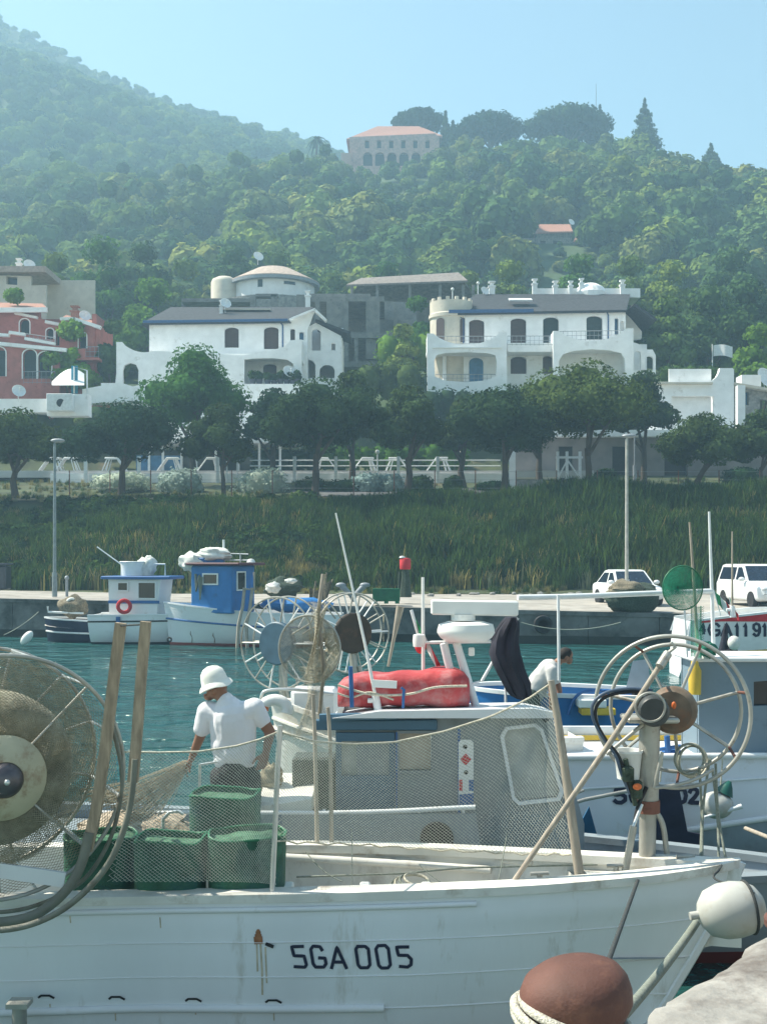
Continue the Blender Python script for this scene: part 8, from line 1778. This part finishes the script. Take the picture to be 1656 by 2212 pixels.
capsules('shirt', [(J(506, 1626), .140, J(504, 1600, .01), .146), (J(504, 1600, .01), .148, J(499, 1552, 0), .158), (J(499, 1552, 0), .118, shL, .082), (J(499, 1552, 0), .118, shR, .080), (J(500, 1550), .142, J(493, 1528, -.01), .098), (J(493, 1528, -.01), .096, J(487, 1513, -.01), .068), (shL, .081, J(437, 1574, .03), .067), (shR, .080, J(566, 1556, -.01), .064), (J(480, 1562), .105, J(488, 1636), .096), (J(526, 1556), .105, J(526, 1636), .096), (J(490, 1640), .106, J(524, 1640), .106), (J(488, 1610), .12, J(520, 1610), .12)], m_shirt, t, .008, it=4, fold=.009)
capsules('shorts', [(J(490, 1672), .108, J(525, 1672), .108), (hipL, .108, J(482, 1752, .03), .086), (hipR, .108, J(541, 1752, .04), .086), (J(506, 1660), .135, J(506, 1668), .135)], m_short, t, .01, fold=.008)
axh = V((-.30, .02, .95)).normalized(); b = MB(); hc = head+axh*.03
b.lathe([(.142, -.040), (.128, -.012), (.108, .004), (.104, .045), (.092, .09), (.062, .122), (.022, .134), (0, .135)], hc, axh, 36); b.lathe([(.142, -.041), (.126, -.016), (.09, -.006)], hc, axh, 36)
b.v = [tuple(V(p)+axh*(.010*math.sin(3*math.atan2((V(p)-hc).y, (V(p)-hc).x)+.6)*max(0, ((V(p)-hc)-axh*(V(p)-hc).dot(axh)).length-.09)/.05)+.006*noise.noise(V(p)*14)*axh) for p in b.v]; b.build('hat', m_hat, t, 50)
b = MB(); b.lathe([(.0905, -.045), (.092, -.02), (.093, .0)], hc, axh, 28); b.build('hair', m_hair, t, 50)
for e in (-.028, .03): b = MB(); b.ball(head+V((-.083, .032+e, .0)), (.008, .012, .008), 10, 8); b.build('eye', m_black, t)
b = MB(); b.tube([head+V((-.092, .0, -.072)), head+V((-.099, .03, -.074)), head+V((-.092, .058, -.072))], .006, 6); b.build('mouth', m_redp, t)
for k, (a_, b_) in enumerate(((ankL, J(470, 1902, .12)), (ankR, J(560, 1902, .12)))): capsules('shoe', [(V((a_.x, a_.y, b_.z+.02)), .045, b_+V((0, 0, .01)), .042)], m_black, t, .01)
# bundle of net he pulls
tb = thing('pulled_net', 'bundle of beige net strands stretched from the reel to the hand of the man', 'fishing net', P(330, 1745, 8.6)); hb_ = wrL+V((-.05, .0, -.05))
b = MB(); m_tw = mat('beige_net_strand', (.50, .42, .30), .9, .25, 30)
for i in range(110):
    f = i/109; e = P(170+150*f+10*math.sin(i*3.1), 1712+62*f+8*math.sin(i*5.3), 7.9+.4*f); k_ = hb_+V((.025*math.sin(i*1.7), .03*math.sin(i*2.9), .03*math.cos(i*2.3))); mid = (e+k_)/2+V((.0, 0, -.06-.06*math.sin(i*1.9)))
    b.tube(smooth_pts([k_, mid, e], 4), .0032, 4, caps=False)
b.build('strands', m_tw, tb, 60)
heap('net_heap', 'heap of beige net behind the reel posts', 'fishing net', P(285, 1800, 8.4), (.40, .3, .09), mat('beige_heaped_net', (.40, .33, .25), .95, .4, 18, bump=1., bscale=45), 71, nz=.4)
b = MB(); b.tube([P(430, 1745, 8.95), P(432, 1652, 8.95)], .011, 8); b.tube([P(432, 1652, 8.95), P(470, 1646, 8.95)], .009, 8); b.solo('deck_rail', m_steel, 'short steel rail post in front of the man', 'rail', smooth=60)
heap('net_heap', 'tangle of ropes and beige net right of the man', 'fishing net', P(585, 1704, 9.6), (.09, .08, .13), mat('tangled_beige_rope', (.42, .36, .25), .95, .4, 18, bump=1., bscale=30), 73, nz=.5)
b = MB(); b.box(P(680, 1690, 9.7), (.36, .3, .46), ch=.02); b.solo('deck_box', mat('dark_box_paint', (.06, .075, .07), .7, .25, 4), 'dark green grey box standing left of the sliding door', 'box', smooth=30)

# ---- second man, bending forward to the right in the blue boat
Yp = 16.4
def K(u, v, dy=0.): return P(1158+(u-1158)*1.14-12, 1515+(v-1515)*1.14-8, Yp+dy)
t = thing('person', 'person bending forward in a pale t shirt, dark hair, behind the folded canopy', 'person', K(1165, 1555))
head, neck = K(1224, 1436), K(1208, 1449); shN, shF = K(1198, 1464, -.17), K(1200, 1460, .17); hip = K(1158, 1510); elN, wrN = K(1197, 1502, -.2), K(1196, 1524, -.2); elF, wrF = K(1212, 1500, .2), K(1214, 1526, .2)
caps = [(hip, .13, K(1176, 1484), .135), (K(1176, 1484), .135, K(1194, 1462), .135), (K(1194, 1462), .1, shN, .06), (K(1194, 1462), .1, shF, .06), (K(1200, 1455), .07, neck, .055), (neck, .055, head, .06), (shN, .055, elN, .043), (elN, .042, wrN, .028), (shF, .055, elF, .043), (elF, .042, wrF, .028)]
for s_ in (-.1, .1): caps += [(hip+V((0, s_, 0)), .10, K(1168, 1560, s_), .065), (K(1168, 1560, s_), .063, K(1160, 1615, s_), .04), (K(1160, 1615, s_), .04, K(1172, 1620, s_), .03)]
hand(caps, [], wrN, (.1, 0, -1), (.9, .2, 0), 1, .95); hand(caps, [], wrF, (.1, 0, -1), (.9, -.2, 0), -1, .95)
capsules('body', caps, m_skin, t, .009, [(head, (.092, .08, .112), Matrix.Rotation(R(50), 3, 'Y')), (head+V((.085, 0, -.055)), (.02, .017, .02), None), (head+V((.05, 0, -.085)), (.045, .05, .035), None), (head+V((.0, -.08, -.02)), (.025, .014, .034), None), (head+V((.0, .08, -.02)), (.025, .014, .034), None)])
capsules('shirt', [(K(1162, 1506), .160, K(1176, 1484), .162), (K(1176, 1484), .162, K(1193, 1463), .158), (K(1193, 1463), .115, shN, .078), (K(1193, 1463), .115, shF, .078), (shN, .078, K(1198, 1485, -.19), .066), (shF, .078, K(1206, 1482, .19), .066)], mat('pale_cotton', (.55, .53, .51), .9, .08, 4), t, .011, fold=.01)
capsules('trousers', [(hip+V((-.02, -.06, -.02)), .115, hip+V((-.02, .06, -.02)), .115)]+[(hip+V((0, s_, 0)), .112, K(1168, 1560, s_), .078) for s_ in (-.1, .1)]+[(K(1168, 1560, s_), .078, K(1160, 1606, s_), .06) for s_ in (-.1, .1)], mat('dark_green_trousers', (.03, .05, .045), .9, .25), t, .012)
b = MB(); b.ball(head+V((-.012, 0, .022)), (.098, .09, .108), 20, 14, rot=Matrix.Rotation(R(50), 3, 'Y'), nz=.05); b.build('hair', m_hair, t, 60)
for e in (-.03, .03): b = MB(); b.ball(head+V((.088, e, -.02)), (.008, .01, .008), 10, 8); b.build('eye', m_black, t)
b = MB(); b.tube([head+V((.075, -.025, -.09)), head+V((.083, 0, -.092)), head+V((.075, .025, -.09))], .006, 6); b.build('mouth', m_redp, t)
# ================================================================ air
m, t, b, out = nodes('haze_air'); t.nodes.remove(b)
pv = t.nodes.new('ShaderNodeVolumePrincipled'); pv.inputs['Color'].default_value = (.50, .78, 1, 1); pv.inputs['Density'].default_value = .00128; pv.inputs['Anisotropy'].default_value = .3
t.links.new(pv.outputs[0], out.inputs['Volume'])
mb = MB(); mb.box((0, 345, 117.5), (1600, 730, 240)); o = mb.build('haze', m, smooth=0); tag(o, kind='stuff')
